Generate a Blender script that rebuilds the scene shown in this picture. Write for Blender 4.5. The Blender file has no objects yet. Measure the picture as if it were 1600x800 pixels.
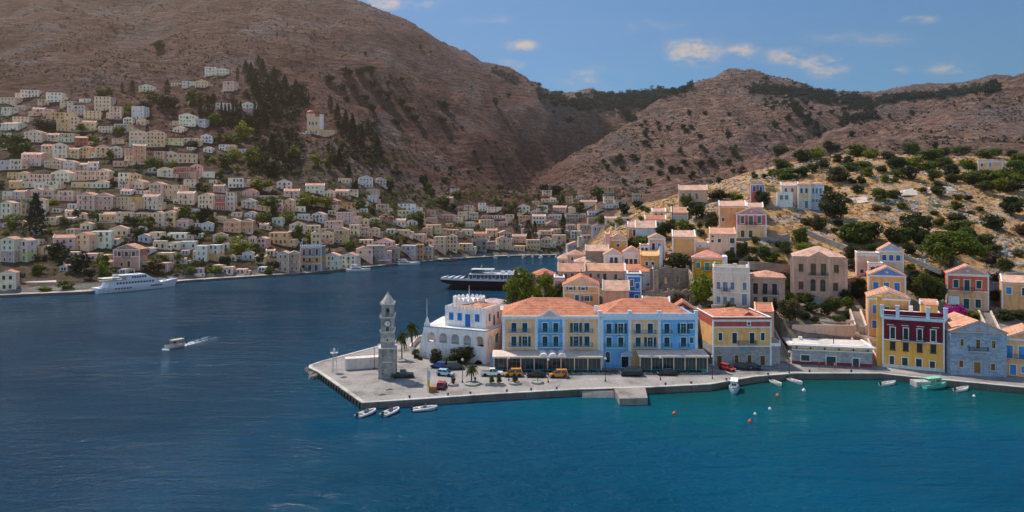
import bpy, math, random
import numpy as np
from mathutils import noise, Vector
R = math.radians
rnd = random.Random(7)
scene = bpy.context.scene
COL = scene.collection
F = 1067.0      # focal length in photograph pixels (1600 wide)
H0 = 40.0       # height of the camera above the water
VH = 323.0      # row of the horizon

# ---------------------------------------------------------------- geometry helpers
def gx(u, Y): return (u-800.0)*Y/F
def gz(v, Y): return H0-(v-VH)*Y/F
def yat(v, Z=1.3): return F*(H0-Z)/(v-VH)
def gp(u, v, Z=1.3):
    Y = yat(v, Z); return (gx(u, Y), Y, Z)

class MB:
    """collects faces with a material index, then links them as one mesh object"""
    def __init__(s): s.v=[]; s.f=[]; s.m=[]
    def add(s, vs, fs, m=0):
        o=len(s.v); s.v+= [tuple(p) for p in vs]
        for f in fs: s.f.append(tuple(i+o for i in f)); s.m.append(m)
        return s
    def box(s, x0,x1,y0,y1,z0,z1, m=0, top=True, bot=True):
        fs=[(0,1,5,4),(1,2,6,5),(2,3,7,6),(3,0,4,7)]
        if top: fs.append((4,5,6,7))
        if bot: fs.append((3,2,1,0))
        return s.add([(x0,y0,z0),(x1,y0,z0),(x1,y1,z0),(x0,y1,z0),(x0,y0,z1),(x1,y0,z1),(x1,y1,z1),(x0,y1,z1)],fs,m)
    def prism(s, poly, z0, z1, m=0, top=True, bot=True):
        n=len(poly); vs=[(p[0],p[1],z0) for p in poly]+[(p[0],p[1],z1) for p in poly]
        fs=[(i,(i+1)%n,(i+1)%n+n,i+n) for i in range(n)]
        if top: fs.append(tuple(range(n,2*n)))
        if bot: fs.append(tuple(range(n-1,-1,-1)))
        return s.add(vs,fs,m)
    def xz(s, poly, y0, y1, m=0):      # polygon in x,z extruded along y
        n=len(poly); vs=[(p[0],y0,p[1]) for p in poly]+[(p[0],y1,p[1]) for p in poly]
        fs=[(i,(i+1)%n,(i+1)%n+n,i+n) for i in range(n)]+[tuple(range(n-1,-1,-1)),tuple(range(n,2*n))]
        return s.add(vs,fs,m)
    def yz(s, poly, x0, x1, m=0):
        n=len(poly); vs=[(x0,p[0],p[1]) for p in poly]+[(x1,p[0],p[1]) for p in poly]
        fs=[(i,(i+1)%n,(i+1)%n+n,i+n) for i in range(n)]+[tuple(range(n-1,-1,-1)),tuple(range(n,2*n))]
        return s.add(vs,fs,m)
    def lathe(s, prof, n=12, c=(0,0,0), m=0, cap=True, a0=0.0):
        vs=[];fs=[]
        for r,z in prof:
            for k in range(n):
                a=a0+2*math.pi*k/n; vs.append((c[0]+r*math.cos(a),c[1]+r*math.sin(a),c[2]+z))
        for i in range(len(prof)-1):
            for k in range(n): fs.append((i*n+k,i*n+(k+1)%n,(i+1)*n+(k+1)%n,(i+1)*n+k))
        if cap:
            fs.append(tuple(range(n-1,-1,-1))); fs.append(tuple(range((len(prof)-1)*n,len(prof)*n)))
        return s.add(vs,fs,m)
    def tube(s, pts, rs, n=6, m=0):
        pts=[Vector(p) for p in pts]
        if not hasattr(rs,'__len__'): rs=[rs]*len(pts)
        vs=[];fs=[]
        for i,p in enumerate(pts):
            d=(pts[min(i+1,len(pts)-1)]-pts[max(i-1,0)]).normalized()
            a=d.cross(Vector((0,0,1)))
            if a.length<1e-3: a=Vector((1,0,0))
            a.normalize(); b=d.cross(a)
            for k in range(n):
                t=2*math.pi*k/n; vs.append(p+(a*math.cos(t)+b*math.sin(t))*rs[i])
        for i in range(len(pts)-1):
            for k in range(n): fs.append((i*n+k,i*n+(k+1)%n,(i+1)*n+(k+1)%n,(i+1)*n+k))
        fs.append(tuple(range(n-1,-1,-1))); fs.append(tuple(range((len(pts)-1)*n,len(pts)*n)))
        return s.add(vs,fs,m)
    def mesh(s, name, mats, smooth=False):
        me=bpy.data.meshes.new(name); me.from_pydata(s.v,[],s.f)
        if not isinstance(mats,(list,tuple)): mats=[mats]
        for m in mats: me.materials.append(m)
        if len(mats)>1: me.polygons.foreach_set('material_index', s.m)
        if smooth: me.polygons.foreach_set('use_smooth',[True]*len(s.f))
        me.update(); return me
    def build(s, name, mats, parent=None, smooth=False, loc=None, rz=0.0):
        return link(name, s.mesh(name,mats,smooth), parent, loc, rz)

def link(name, data, parent=None, loc=None, rz=0.0):
    o=bpy.data.objects.new(name,data); COL.objects.link(o)
    if parent is not None: o.parent=parent
    if loc is not None: o.location=loc
    if rz: o.rotation_euler=(0,0,rz)
    return o
def thing(name, label, cat, loc=(0,0,0), rz=0.0, group=None):
    o=bpy.data.objects.new(name,None); COL.objects.link(o)
    o.location=loc; o.rotation_euler=(0,0,rz); return tag(o,label,cat,group)
def tag(o, label, cat, group=None, kind=None):
    if label: o['label']=label
    if cat: o['category']=cat
    if group: o['group']=group
    if kind: o['kind']=kind
    return o
def struct(o): o['kind']='structure'; return o
def copy_tree(src, loc, rz=0.0, scale=(1,1,1)):
    r=src.copy(); COL.objects.link(r); r.location=loc; r.rotation_euler=(0,0,rz); r.scale=scale
    for ch in KIDS.get(src.name, ()):
        c=ch.copy(); COL.objects.link(c); c.parent=r
    return r
KIDS={}

# ---------------------------------------------------------------- materials
def nodes_of(name):
    m=bpy.data.materials.new(name); m.use_nodes=True
    nt=m.node_tree; b=nt.nodes['Principled BSDF']; return m,nt,b
def N(nt,t,**kw):
    n=nt.nodes.new(t)
    for k,v in kw.items():
        if k.startswith('i_'): n.inputs[k[2:].replace('_',' ')].default_value=v
        else: setattr(n,k,v)
    return n
def ramp(nt, fac, stops):
    r=N(nt,'ShaderNodeValToRGB'); e=r.color_ramp.elements
    while len(e)<len(stops): e.new(0.5)
    for i,(p,c) in enumerate(stops): e[i].position=p; e[i].color=(*c,1) if len(c)==3 else c
    nt.links.new(fac,r.inputs[0]); return r.outputs[0]
def mix(nt, fac, a, b, blend='MIX'):
    m=N(nt,'ShaderNodeMix',data_type='RGBA',blend_type=blend)
    for s,x in ((m.inputs[0],fac),(m.inputs[6],a),(m.inputs[7],b)):
        if isinstance(x,(int,float)): s.default_value=x
        elif isinstance(x,tuple): s.default_value=(*x,1) if len(x)==3 else x
        else: nt.links.new(x,s)
    return m.outputs[2]
def noise_tex(nt, scale, detail=4, rough=.55, vec=None, dist=0.0):
    n=N(nt,'ShaderNodeTexNoise'); n.inputs['Scale'].default_value=scale; n.inputs['Detail'].default_value=detail
    n.inputs['Roughness'].default_value=rough; n.inputs['Distortion'].default_value=dist
    if vec is not None: nt.links.new(vec,n.inputs['Vector'])
    return n
def geo_pos(nt): return N(nt,'ShaderNodeNewGeometry').outputs['Position']
def mapv(nt, vec, scale=(1,1,1), rot=(0,0,0)):
    m=N(nt,'ShaderNodeMapping'); m.inputs['Scale'].default_value=scale; m.inputs['Rotation'].default_value=rot
    nt.links.new(vec,m.inputs['Vector']); return m.outputs[0]
def bump(nt, b, h, strength=.3, dist=.1):
    n=N(nt,'ShaderNodeBump'); n.inputs['Strength'].default_value=strength; n.inputs['Distance'].default_value=dist
    nt.links.new(h,n.inputs['Height']); nt.links.new(n.outputs[0],b.inputs['Normal'])
def spec(b,v):
    b.inputs['Specular IOR Level'].default_value=v
_mc={}
def wallmat(c):
    """weathered limewash: blotches, rain streaks and patches worn to plaster"""
    k=('w',)+tuple(round(x,3) for x in c)
    if k in _mc: return _mc[k]
    m,nt,b=nodes_of('limewash'); p=geo_pos(nt)
    n1=noise_tex(nt,.35,6,.65,p); n2=noise_tex(nt,1.0,5,.6,mapv(nt,p,(1.6,1.6,.22)))
    c=(min(.84,c[0]*1.08),c[1]*(.94 if c[0]>c[2]*1.5 else 1.0),c[2]); g=sum(c)/3
    lite=tuple(min(.85,x*1.07+.01) for x in c); dark=tuple(x*.60+g*.14 for x in c)
    a=ramp(nt,n1.outputs[0],[(.30,dark),(.45,c),(.70,lite)])
    s=ramp(nt,n2.outputs[0],[(.36,(.76,.745,.72)),(.54,(1,1,1))])
    col=mix(nt,.8,a,s,'MULTIPLY')
    nt.links.new(col,b.inputs['Base Color']); b.inputs['Roughness'].default_value=.9; spec(b,.2)
    bump(nt,b,n1.outputs[0],.25,.05)
    _mc[k]=m; return m
def plain(c, rough=.6, metal=0, name='paint', sp=.4):
    k=('p',name,rough,metal)+tuple(round(x,3) for x in c)
    if k in _mc: return _mc[k]
    m,nt,b=nodes_of(name); p=geo_pos(nt)
    n=noise_tex(nt,2.2,4,.6,p)
    col=ramp(nt,n.outputs[0],[(.3,tuple(x*.8 for x in c)),(.65,tuple(min(1,x*1.06) for x in c))])
    nt.links.new(col,b.inputs['Base Color']); b.inputs['Roughness'].default_value=rough
    b.inputs['Metallic'].default_value=metal; spec(b,sp)
    _mc[k]=m; return m
def tilemat(c):
    k=('t',)+tuple(round(x,3) for x in c)
    if k in _mc: return _mc[k]
    m,nt,b=nodes_of('clay_tiles'); p=geo_pos(nt)
    sx=N(nt,'ShaderNodeSeparateXYZ'); nt.links.new(p,sx.inputs[0])
    n=noise_tex(nt,.5,5,.7,p); n2=noise_tex(nt,4.0,2,.5,p)
    col=ramp(nt,n.outputs[0],[(.28,tuple(x*.55 for x in c)),(.48,c),(.7,tuple(min(.8,x*1.25+.03) for x in c))])
    col=mix(nt,.35,col,ramp(nt,n2.outputs[0],[(.3,(.55,.5,.48)),(.7,(1.25,1.2,1.15))]),'MULTIPLY')
    w=N(nt,'ShaderNodeMath',operation='MULTIPLY'); nt.links.new(sx.outputs[2],w.inputs[0]); w.inputs[1].default_value=20.0
    s=N(nt,'ShaderNodeMath',operation='SINE'); nt.links.new(w.outputs[0],s.inputs[0])
    col=mix(nt,.32,col,ramp(nt,s.outputs[0],[(.0,(.55,.5,.48)),(.5,(1,1,1))]),'MULTIPLY')
    nt.links.new(col,b.inputs['Base Color']); b.inputs['Roughness'].default_value=.85; spec(b,.2)
    bump(nt,b,s.outputs[0],.5,.08)
    _mc[k]=m; return m
def stonemat(c, scale=1.6, name='stone_masonry'):
    k=('s',scale)+tuple(round(x,3) for x in c)
    if k in _mc: return _mc[k]
    m,nt,b=nodes_of(name); p=geo_pos(nt)
    v=N(nt,'ShaderNodeTexVoronoi',feature='F1'); v.inputs['Scale'].default_value=scale; nt.links.new(mapv(nt,p,(1,1,1.7)),v.inputs['Vector'])
    e=N(nt,'ShaderNodeTexVoronoi',feature='DISTANCE_TO_EDGE'); e.inputs['Scale'].default_value=scale; nt.links.new(mapv(nt,p,(1,1,1.7)),e.inputs['Vector'])
    h=N(nt,'ShaderNodeRGBToBW'); nt.links.new(v.outputs['Color'],h.inputs[0])
    col=ramp(nt,h.outputs[0],[(.1,tuple(x*.74 for x in c)),(.5,c),(.9,tuple(min(.8,x*1.18) for x in c))])
    col=mix(nt,.8,col,ramp(nt,e.outputs['Distance'],[(.0,(.68,.66,.64)),(.07,(1,1,1))]),'MULTIPLY')
    n=noise_tex(nt,.3,5,.6,p); col=mix(nt,.6,col,ramp(nt,n.outputs[0],[(.3,(.6,.58,.55)),(.6,(1.1,1.08,1.05))]),'MULTIPLY')
    nt.links.new(col,b.inputs['Base Color']); b.inputs['Roughness'].default_value=.92; spec(b,.2)
    bump(nt,b,e.outputs['Distance'],.5,.1)
    _mc[k]=m; return m
def shuttermat(c):
    k=('sh',)+tuple(round(x,3) for x in c)
    if k in _mc: return _mc[k]
    m,nt,b=nodes_of('painted_wood'); p=geo_pos(nt); sx=N(nt,'ShaderNodeSeparateXYZ'); nt.links.new(p,sx.inputs[0])
    w=N(nt,'ShaderNodeMath',operation='MULTIPLY'); nt.links.new(sx.outputs[2],w.inputs[0]); w.inputs[1].default_value=42.0
    s=N(nt,'ShaderNodeMath',operation='SINE'); nt.links.new(w.outputs[0],s.inputs[0])
    n=noise_tex(nt,.6,3,.6,p)
    col=mix(nt,.5,c,ramp(nt,n.outputs[0],[(.3,(.55,.55,.55)),(.7,(1.2,1.2,1.2))]),'MULTIPLY')
    nt.links.new(col,b.inputs['Base Color']); b.inputs['Roughness'].default_value=.55; spec(b,.3)
    bump(nt,b,s.outputs[0],.4,.03)
    _mc[k]=m; return m
def glassmat():
    if 'glass' in _mc: return _mc['glass']
    m,nt,b=nodes_of('window_glass'); b.inputs['Base Color'].default_value=(.015,.02,.028,1); b.inputs['Roughness'].default_value=.12; spec(b,.6)
    n=noise_tex(nt,.8,2,.5,geo_pos(nt)); bump(nt,b,n.outputs[0],.08,.05)
    _mc['glass']=m; return m
def leafmat(name, c, c2=None, transl=.42):
    m,nt,b=nodes_of(name); p=geo_pos(nt)
    oi=N(nt,'ShaderNodeObjectInfo'); n=noise_tex(nt,.9,3,.6,p); n2=noise_tex(nt,5,2,.5,p)
    c2=c2 or tuple(min(1,x*1.9) for x in c)
    col=ramp(nt,n.outputs[0],[(.32,tuple(x*.7 for x in c)),(.52,c),(.72,c2)])
    col=mix(nt,.5,col,ramp(nt,n2.outputs[0],[(.3,(.55,.55,.55)),(.7,(1.4,1.4,1.3))]),'MULTIPLY')
    hs=N(nt,'ShaderNodeHueSaturation'); mr=N(nt,'ShaderNodeMapRange'); mr.inputs[3].default_value=.47; mr.inputs[4].default_value=.525
    mv=N(nt,'ShaderNodeMapRange'); mv.inputs[3].default_value=.75; mv.inputs[4].default_value=1.3
    nt.links.new(oi.outputs['Random'],mr.inputs[0]); nt.links.new(mr.outputs[0],hs.inputs['Hue'])
    mm=N(nt,'ShaderNodeMath',operation='FRACT'); mk=N(nt,'ShaderNodeMath',operation='MULTIPLY'); mk.inputs[1].default_value=7.31
    nt.links.new(oi.outputs['Random'],mk.inputs[0]); nt.links.new(mk.outputs[0],mm.inputs[0]); nt.links.new(mm.outputs[0],mv.inputs[0]); nt.links.new(mv.outputs[0],hs.inputs['Value'])
    nt.links.new(col,hs.inputs['Color']); nt.links.new(hs.outputs[0],b.inputs['Base Color'])
    b.inputs['Roughness'].default_value=.6; spec(b,.25)
    tr=N(nt,'ShaderNodeBsdfTranslucent'); nt.links.new(hs.outputs[0],tr.inputs[0]); ms=N(nt,'ShaderNodeMixShader'); ms.inputs[0].default_value=transl
    out=nt.nodes['Material Output']; nt.links.new(b.outputs[0],ms.inputs[1]); nt.links.new(tr.outputs[0],ms.inputs[2]); nt.links.new(ms.outputs[0],out.inputs[0])
    return m

WHITE=(.80,.80,.79); CREAM=(.72,.60,.40); YELLOW=(.74,.47,.14); OCHRE=(.62,.36,.11); PINK=(.62,.33,.27); RED=(.43,.10,.07)
ORANGE=(.66,.30,.09); PBLUE=(.50,.63,.78); LILAC=(.50,.42,.55); GREY=(.34,.32,.30); BEIGE=(.58,.42,.28); BLUE=(.07,.30,.66)
PEACH=(.72,.46,.27); TERRA=(.52,.20,.10); SALMON=(.60,.27,.17); DKBLUE=(.02,.10,.32); TEAL=(.01,.10,.13); GREEN=(.02,.11,.08); BROWN=(.12,.06,.03)
CRIMSON=(.16,.018,.03); LGREEN=(.16,.36,.26); DARK=(.03,.03,.035)
CN={WHITE:'white',CREAM:'cream',YELLOW:'yellow',OCHRE:'ochre',PINK:'pink',RED:'red',ORANGE:'orange',PBLUE:'pale blue',LILAC:'lilac',GREY:'grey',BEIGE:'beige',BLUE:'blue',PEACH:'peach'}

# ---------------------------------------------------------------- camera, light, sky
cam=bpy.data.cameras.new('camera'); co=bpy.data.objects.new('camera',cam); COL.objects.link(co)
co.location=(0,0,H0); co.rotation_euler=(R(90),0,0)
cam.sensor_width=36; cam.lens=F/1600*36; cam.shift_y=-(400-VH)/1600; cam.clip_start=1; cam.clip_end=9000
scene.camera=co
SUN_EL=56.0; SUN_AZ=-42.0     # azimuth from straight ahead (+Y) towards the right; the sun stands behind the left hill
sun=bpy.data.lights.new('sun','SUN'); sun.energy=4.7; sun.angle=R(.5); sun.color=(1.0,.90,.76)
so=bpy.data.objects.new('sun',sun); COL.objects.link(so)
sd=Vector((math.sin(R(SUN_AZ))*math.cos(R(SUN_EL)), math.cos(R(SUN_AZ))*math.cos(R(SUN_EL)), math.sin(R(SUN_EL))))
so.rotation_euler=sd.to_track_quat('Z','Y').to_euler(); so.location=(-300,200,500)

world=bpy.data.worlds.new('World'); scene.world=world; world.use_nodes=True
nt=world.node_tree; bg=nt.nodes['Background']
sky=N(nt,'ShaderNodeTexSky',sky_type='NISHITA'); sky.sun_disc=False; sky.sun_elevation=R(SUN_EL); sky.sun_rotation=R(SUN_AZ)
sky.air_density=1.0; sky.dust_density=.05; sky.ozone_density=1.4
tc=N(nt,'ShaderNodeTexCoord'); sp3=N(nt,'ShaderNodeSeparateXYZ'); nt.links.new(tc.outputs['Generated'],sp3.inputs[0])
def math_(op,a,b=None):
    n=N(nt,'ShaderNodeMath',operation=op)
    for i,x in enumerate((a,b)):
        if x is None: continue
        if isinstance(x,(int,float)): n.inputs[i].default_value=x
        else: nt.links.new(x,n.inputs[i])
    return n.outputs[0]
ymax=math_('MAXIMUM',sp3.outputs[1],.05)
az=math_('DIVIDE',sp3.outputs[0],ymax); el=math_('DIVIDE',sp3.outputs[2],ymax)
cn=noise_tex(nt,24,8,.68,mapv(nt,tc.outputs['Generated'],(1,1,2.2)))
tot=None
for (u,v,a,b2,w) in [(1086,80,42,20,1.0),(1160,82,26,15,.8),(1228,90,40,14,.75),(1284,102,38,17,.85),(815,72,24,10,.7),(800,101,24,10,.6),(1430,31,36,8,.5),(1487,108,40,12,.65),(1405,110,20,8,.55),(930,125,70,26,.4),(1360,60,120,16,.32),(620,6,60,12,.6),(1010,40,90,14,.25),(760,30,60,10,.3)]:
    dx=math_('DIVIDE',math_('SUBTRACT',az,(u-800)/F),a/F); dz=math_('DIVIDE',math_('SUBTRACT',el,(VH-v)/F),b2/F)
    q=math_('ADD',math_('MULTIPLY',dx,dx),math_('MULTIPLY',dz,dz))
    g=math_('MULTIPLY',math_('EXPONENT',math_('MULTIPLY',q,-.9)),w)
    tot=g if tot is None else math_('MAXIMUM',tot,g)
cl=math_('MULTIPLY',tot,math_('MULTIPLY',math_('SUBTRACT',cn.outputs[0],.34),4.2))
mr=N(nt,'ShaderNodeMapRange',interpolation_type='SMOOTHSTEP'); mr.inputs[1].default_value=.06; mr.inputs[2].default_value=.85; nt.links.new(cl,mr.inputs[0])
skc=mix(nt,.65,sky.outputs[0],(.78,.97,1.08),'MULTIPLY')
# sky dimmed and blued ahead, raised behind the camera as added fill on shaded fronts
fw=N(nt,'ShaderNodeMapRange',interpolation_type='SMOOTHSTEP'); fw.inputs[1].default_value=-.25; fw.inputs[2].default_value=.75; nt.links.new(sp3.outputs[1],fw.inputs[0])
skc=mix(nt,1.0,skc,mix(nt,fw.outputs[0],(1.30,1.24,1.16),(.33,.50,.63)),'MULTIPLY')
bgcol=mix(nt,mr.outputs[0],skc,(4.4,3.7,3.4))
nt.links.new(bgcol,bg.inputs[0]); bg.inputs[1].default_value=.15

vs=scene.view_settings; vs.view_transform='Standard'; vs.look='None'; vs.gamma=1.0; vs.exposure=.30; vs.use_curve_mapping=False
# ---------------------------------------------------------------- coast line and terrain
CL=[(-400,477),(-100,467),(0,461),(140,455),(290,438),(430,429),(480,426),(560,418),(650,409),(720,403),(800,399),(872,398)]
CR=[(872,408),(868,430),(812,460),(764,484),(691,511),(590,541),(500,565),(483,571),(482,575),(497,582),(565,630),(660,624),(760,617),(905,609),(1012,606),(1110,601),(1180,589),(1240,584),(1375,584),(1420,589),(1600,606),(1750,622),(2000,655)]
coastL=[gp(u,v)[:2] for u,v in CL]; coastR=[gp(u,v)[:2] for u,v in CR]
LAND=coastL+coastR+[(2500,100),(3200,3200),(-3200,3200),(-3200,250)]
_lp=np.array(LAND)
def signed_coast(x,y):
    """distance to the shore, positive on land"""
    x=np.asarray(x,float); y=np.asarray(y,float)
    ins=np.zeros(x.shape,bool); dm=np.full(x.shape,1e9)
    n=len(_lp)
    for i in range(n):
        x0,y0=_lp[i]; x1,y1=_lp[(i+1)%n]
        c=((y0>y)!=(y1>y)); xi=(x1-x0)*(y-y0)/((y1-y0) if abs(y1-y0)>1e-9 else 1e-9)+x0
        ins^= c&(x<xi)
        L=(x1-x0)**2+(y1-y0)**2; t=np.clip(((x-x0)*(x1-x0)+(y-y0)*(y1-y0))/L,0,1)
        dm=np.minimum(dm,np.hypot(x-(x0+t*(x1-x0)),y-(y0+t*(y1-y0))))
    return np.where(ins,dm,-dm)

# control points: (photo column, distance, height)
CP=[]
def cv(*pts):
    for u,v,Y in pts: CP.append((u,Y,gz(v,Y)))
def ch(*pts): CP.extend(pts)
# left slope with the town, and the big mountain above it
for u in (-250,-100,0):
    cv((u,430,325),(u,380,380),(u,300,475),(u,250,540),(u,200,610),(u,150,700),(u,80,900),(u,0,1150)); ch((u,1250,470),(u,1700,440),(u,2300,300))
cv((100,432,335),(100,380,385),(100,300,480),(100,250,545),(100,200,615),(100,150,700),(100,80,900),(100,0,1150),
   (200,425,352),(200,385,395),(200,300,490),(200,250,550),(200,200,620),(200,150,710),(200,80,930),(200,0,1180),
   (300,420,372),(300,400,400),(300,350,450),(300,300,505),(300,250,565),(300,200,635),(300,150,725),(330,112,800),(300,60,1000),(300,0,1200),
   (400,412,404),(400,350,468),(400,300,525),(400,250,595),(400,200,665),(400,150,745),(400,90,880),(400,0,1230),
   (500,400,440),(500,350,500),(470,300,545),(450,250,600),(490,212,690),(480,170,760),(500,130,840),(500,60,1080),
   (560,380,470),(560,330,540),(560,290,585),(545,260,625),(540,235,680),(580,190,830),(600,130,950),(600,60,1150),
   (620,370,510),(620,320,595),(620,280,690),(640,230,840),(680,150,1050),(680,100,1200),
   (700,365,565),(700,330,650),(700,290,750),(720,240,920),(760,180,1120),(760,130,1280),
   (780,350,645),(780,315,720),(780,285,815),(800,240,980),(820,190,1180),(850,360,600),(850,330,670),(850,308,750),(836,292,860),(870,262,1000),(890,232,1120),(930,190,1280))
# crest of the left mountain
for u,v,Y in ((200,-110,1450),(300,-90,1450),(400,-60,1430),(480,-30,1420),(560,2,1400),(610,26,1400),(660,52,1400),(720,84,1420),(790,110,1450),(850,131,1480),(920,147,1550),(980,151,1600)):
    cv((u,v,Y)); ch((u,Y+350,gz(v,Y)-90),(u,2500,120))
# rocky hill in the middle with the pointed peak
cv((900,352,640),(900,330,700),(900,300,820),(960,335,640),(960,308,740),(950,285,860),(1000,255,920),(1000,300,800),(920,255,980),(960,222,1060),(1000,192,1140),(1040,160,1260),(1080,137,1360),
   (1080,260,880),(1080,215,1000),(1100,180,1150),(1150,140,1350),(1180,250,900),(1180,215,980),(1200,180,1150),(1250,240,920),(1280,215,960),(1250,190,1100))
for u,v,Y in ((1040,143,1560),(1080,137,1400),(1115,121,1450),(1150,108,1480),(1185,116,1490),(1230,135,1520),(1280,146,1560),(1330,150,1600),(1400,152,1640),(1470,146,1680),(1550,138,1720),(1700,130,1700)):
    cv((u,v,Y)); ch((u,Y+350,gz(v,Y)-110),(u,2500,100))
for u,v,Y in ((842,288,850),(862,278,880),(890,260,940),(920,240,1000),(950,220,1065),(980,201,1125),(1010,178,1200),(1045,155,1290)):
    cv((u,v,Y)); ch((u-22,Y+70,gz(v,Y)-11),(u-4,Y+190,gz(v,Y)-8))
cv((1320,190,1150),(1380,192,1150),(1450,185,1200),(1330,175,1300))
# bare slope on the right
for u,v,Y in ((1300,212,870),(1360,208,850),(1430,190,860),(1500,163,880),(1560,139,900),(1600,122,920),(1700,85,950),(1850,50,980)):
    cv((u,v,Y)); ch((u,Y+160,gz(v,Y)-35))
for u,v0 in ((1300,236),(1400,232),(1500,230),(1600,228),(1750,222)): cv((u,v0,640),(u,(v0+205)/2 if u<1450 else (v0+140)/2,760))
# the near hill behind the hotel
for u,zz in ((800,(2,2.5,3,3,3)),(850,(2.5,5,6,6,5)),(900,(2.5,9.5,11,15,15)),(950,(2.5,11,16,26,26)),(1000,(2.5,12,20,32,34)),(1060,(2.5,12,23.5,39,44)),
             (1120,(2.5,13,27,42,50)),(1180,(3,13,29.5,43,57)),(1250,(3,12.5,28,42,62)),(1320,(3,12.5,28,44,65)),(1400,(3,13,29,45,65)),(1480,(3,13,28.5,44,64)),(1560,(3,13,27,42.5,63)),(1640,(3,13,26,41,62)),(1800,(3,13,26,41,62)),(1950,(3,13,26,41,62))):
    ch(*[(u,Y,z) for Y,z in zip((171,195,230,280,340),zz)])
for u,z1,z2 in ((880,9,4),(900,17,12),(950,32,30),(1000,38,36),(1060,46,42),(1120,53,50),(1200,60,58),(1300,66,62),(1400,67,64),(1500,66,66),(1600,66,68),(1800,66,68)):
    ch((u,400,z1),(u,480,z2))
for u,Y,z in ((900,560,10),(950,560,22),(1000,600,36),(1100,620,55),(1200,620,60)): ch((u,Y,z))
cc=[(0.5*(a[0]+b[0]),0.5*(a[1]+b[1])) for c in (CL,CR) for a,b in zip(c[:-1],c[1:])]+CL+CR
for u,v in cc:
    if v<600 or u>1200: ch((u,yat(v),1.0))

K=2.6
def cs(u,Y): return np.stack([np.asarray(u,float)/300.0, K*np.log(np.asarray(Y,float)/100.0)],-1)
EXTRA=[]        # (u, Y, z) base points of the hand-placed buildings, added before solving
CLAMP=[]        # (x0,x1,y0,y1,z) building plots cut level
U0,U1,NU=-420,2020,601
LY0,LY1,NY=math.log(120),math.log(2600),340
def solve_terrain():
    global GH,GU,GL
    cp=np.array(CP+EXTRA); P=cs(cp[:,0],cp[:,1]); z=cp[:,2]
    c=.10
    D=np.sqrt(((P[:,None]-P[None])**2).sum(-1)+c*c)
    n=len(z); A=np.zeros((n+3,n+3)); A[:n,:n]=D-np.eye(n)*.004; A[:n,n]=1; A[n,:n]=1; A[:n,n+1:]=P; A[n+1:,:n]=P.T
    w=np.linalg.solve(A,np.concatenate([z,[0,0,0]]))
    GU=np.linspace(U0,U1,NU); GL=np.linspace(LY0,LY1,NY)
    uu,ll=np.meshgrid(GU,GL); yy=np.exp(ll); xx=(uu-800)*yy/F
    Q=cs(uu.ravel(),yy.ravel()); zz=np.zeros(len(Q))
    for i in range(0,len(Q),8192):
        q=Q[i:i+8192]; d=np.sqrt(((q[:,None]-P[None])**2).sum(-1)+c*c); zz[i:i+8192]=d@w[:n]+w[n]+q@w[n+1:]
    zz=zz.reshape(uu.shape)
    zs=zz.copy()
    # crags, gullies and small relief
    flat=np.clip((zz-4)/25,0,1)
    town=((uu<640)&(yy<640)) | ((uu<1000)&(yy<660)&(yy>420))
    near=yy<390
    nz=np.zeros(uu.shape)
    for j in range(NY):
        for i in range(NU):
            y=yy[j,i]; x=xx[j,i]
            if flat[j,i]<=0: continue
            if near[j,i]:
                a=noise.fractal(Vector((x*.06,y*.06,3.1)),.9,2.1,5)*1.6+abs(noise.noise(Vector((x*.22,y*.22,9.0))))*1.0-.3
            else:
                s=min(1.0,(y-380)/500)
                g=noise.ridged_multi_fractal(Vector((x*.006,y*.006,1.7)),.9,2.0,6,1.0,2.0)
                a=(g-1.1)*(5.0+10.5*s)*(.3 if town[j,i] else 1.0)+noise.fractal(Vector((x*.03,y*.03,5.5)),.8,2.1,5)*(1.2+2.6*s)*(.4 if town[j,i] else 1)
            nz[j,i]=a
    zz=zz+nz*flat
    # plots
    for (x0,x1,y0,y1,z) in CLAMP:
        mk=(xx>x0-1.0)&(xx<x1+1.0)&(yy>y0-3.0)&(yy<y1)
        zz=np.where(mk,np.minimum(zz,z-.12),zz)
    sdv=signed_coast(xx,yy)
    zz=np.maximum(zz,.9)
    zz=np.where(sdv<4,-4.0,np.where(sdv<7,np.minimum(zz,.95),np.minimum(zz,.95+(sdv-7)*1.2)))
    GH=zz
def HT(u,Y):
    """terrain height at photo column u and distance Y"""
    fi=min(max((u-U0)/(U1-U0)*(NU-1),0),NU-1.001); fj=min(max((math.log(Y)-LY0)/(LY1-LY0)*(NY-1),0),NY-1.001)
    i=int(fi); j=int(fj); a=fi-i; b=fj-j
    return float((GH[j,i]*(1-a)+GH[j,i+1]*a)*(1-b)+(GH[j+1,i]*(1-a)+GH[j+1,i+1]*a)*b)
def hxy(x,y): return HT(800+x*F/y, y)
def cast(u,v,ymin=150.0):
    """where the line of sight through photo pixel (u,v) meets the ground"""
    Y=ymin; py=Y
    while Y<2550:
        if HT(u,Y)>=gz(v,Y):
            lo,hi=py,Y
            for _ in range(12):
                m=.5*(lo+hi)
                if HT(u,m)>=gz(v,m): hi=m
                else: lo=m
            return hi
        py=Y; Y*=1.004
    return None
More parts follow.
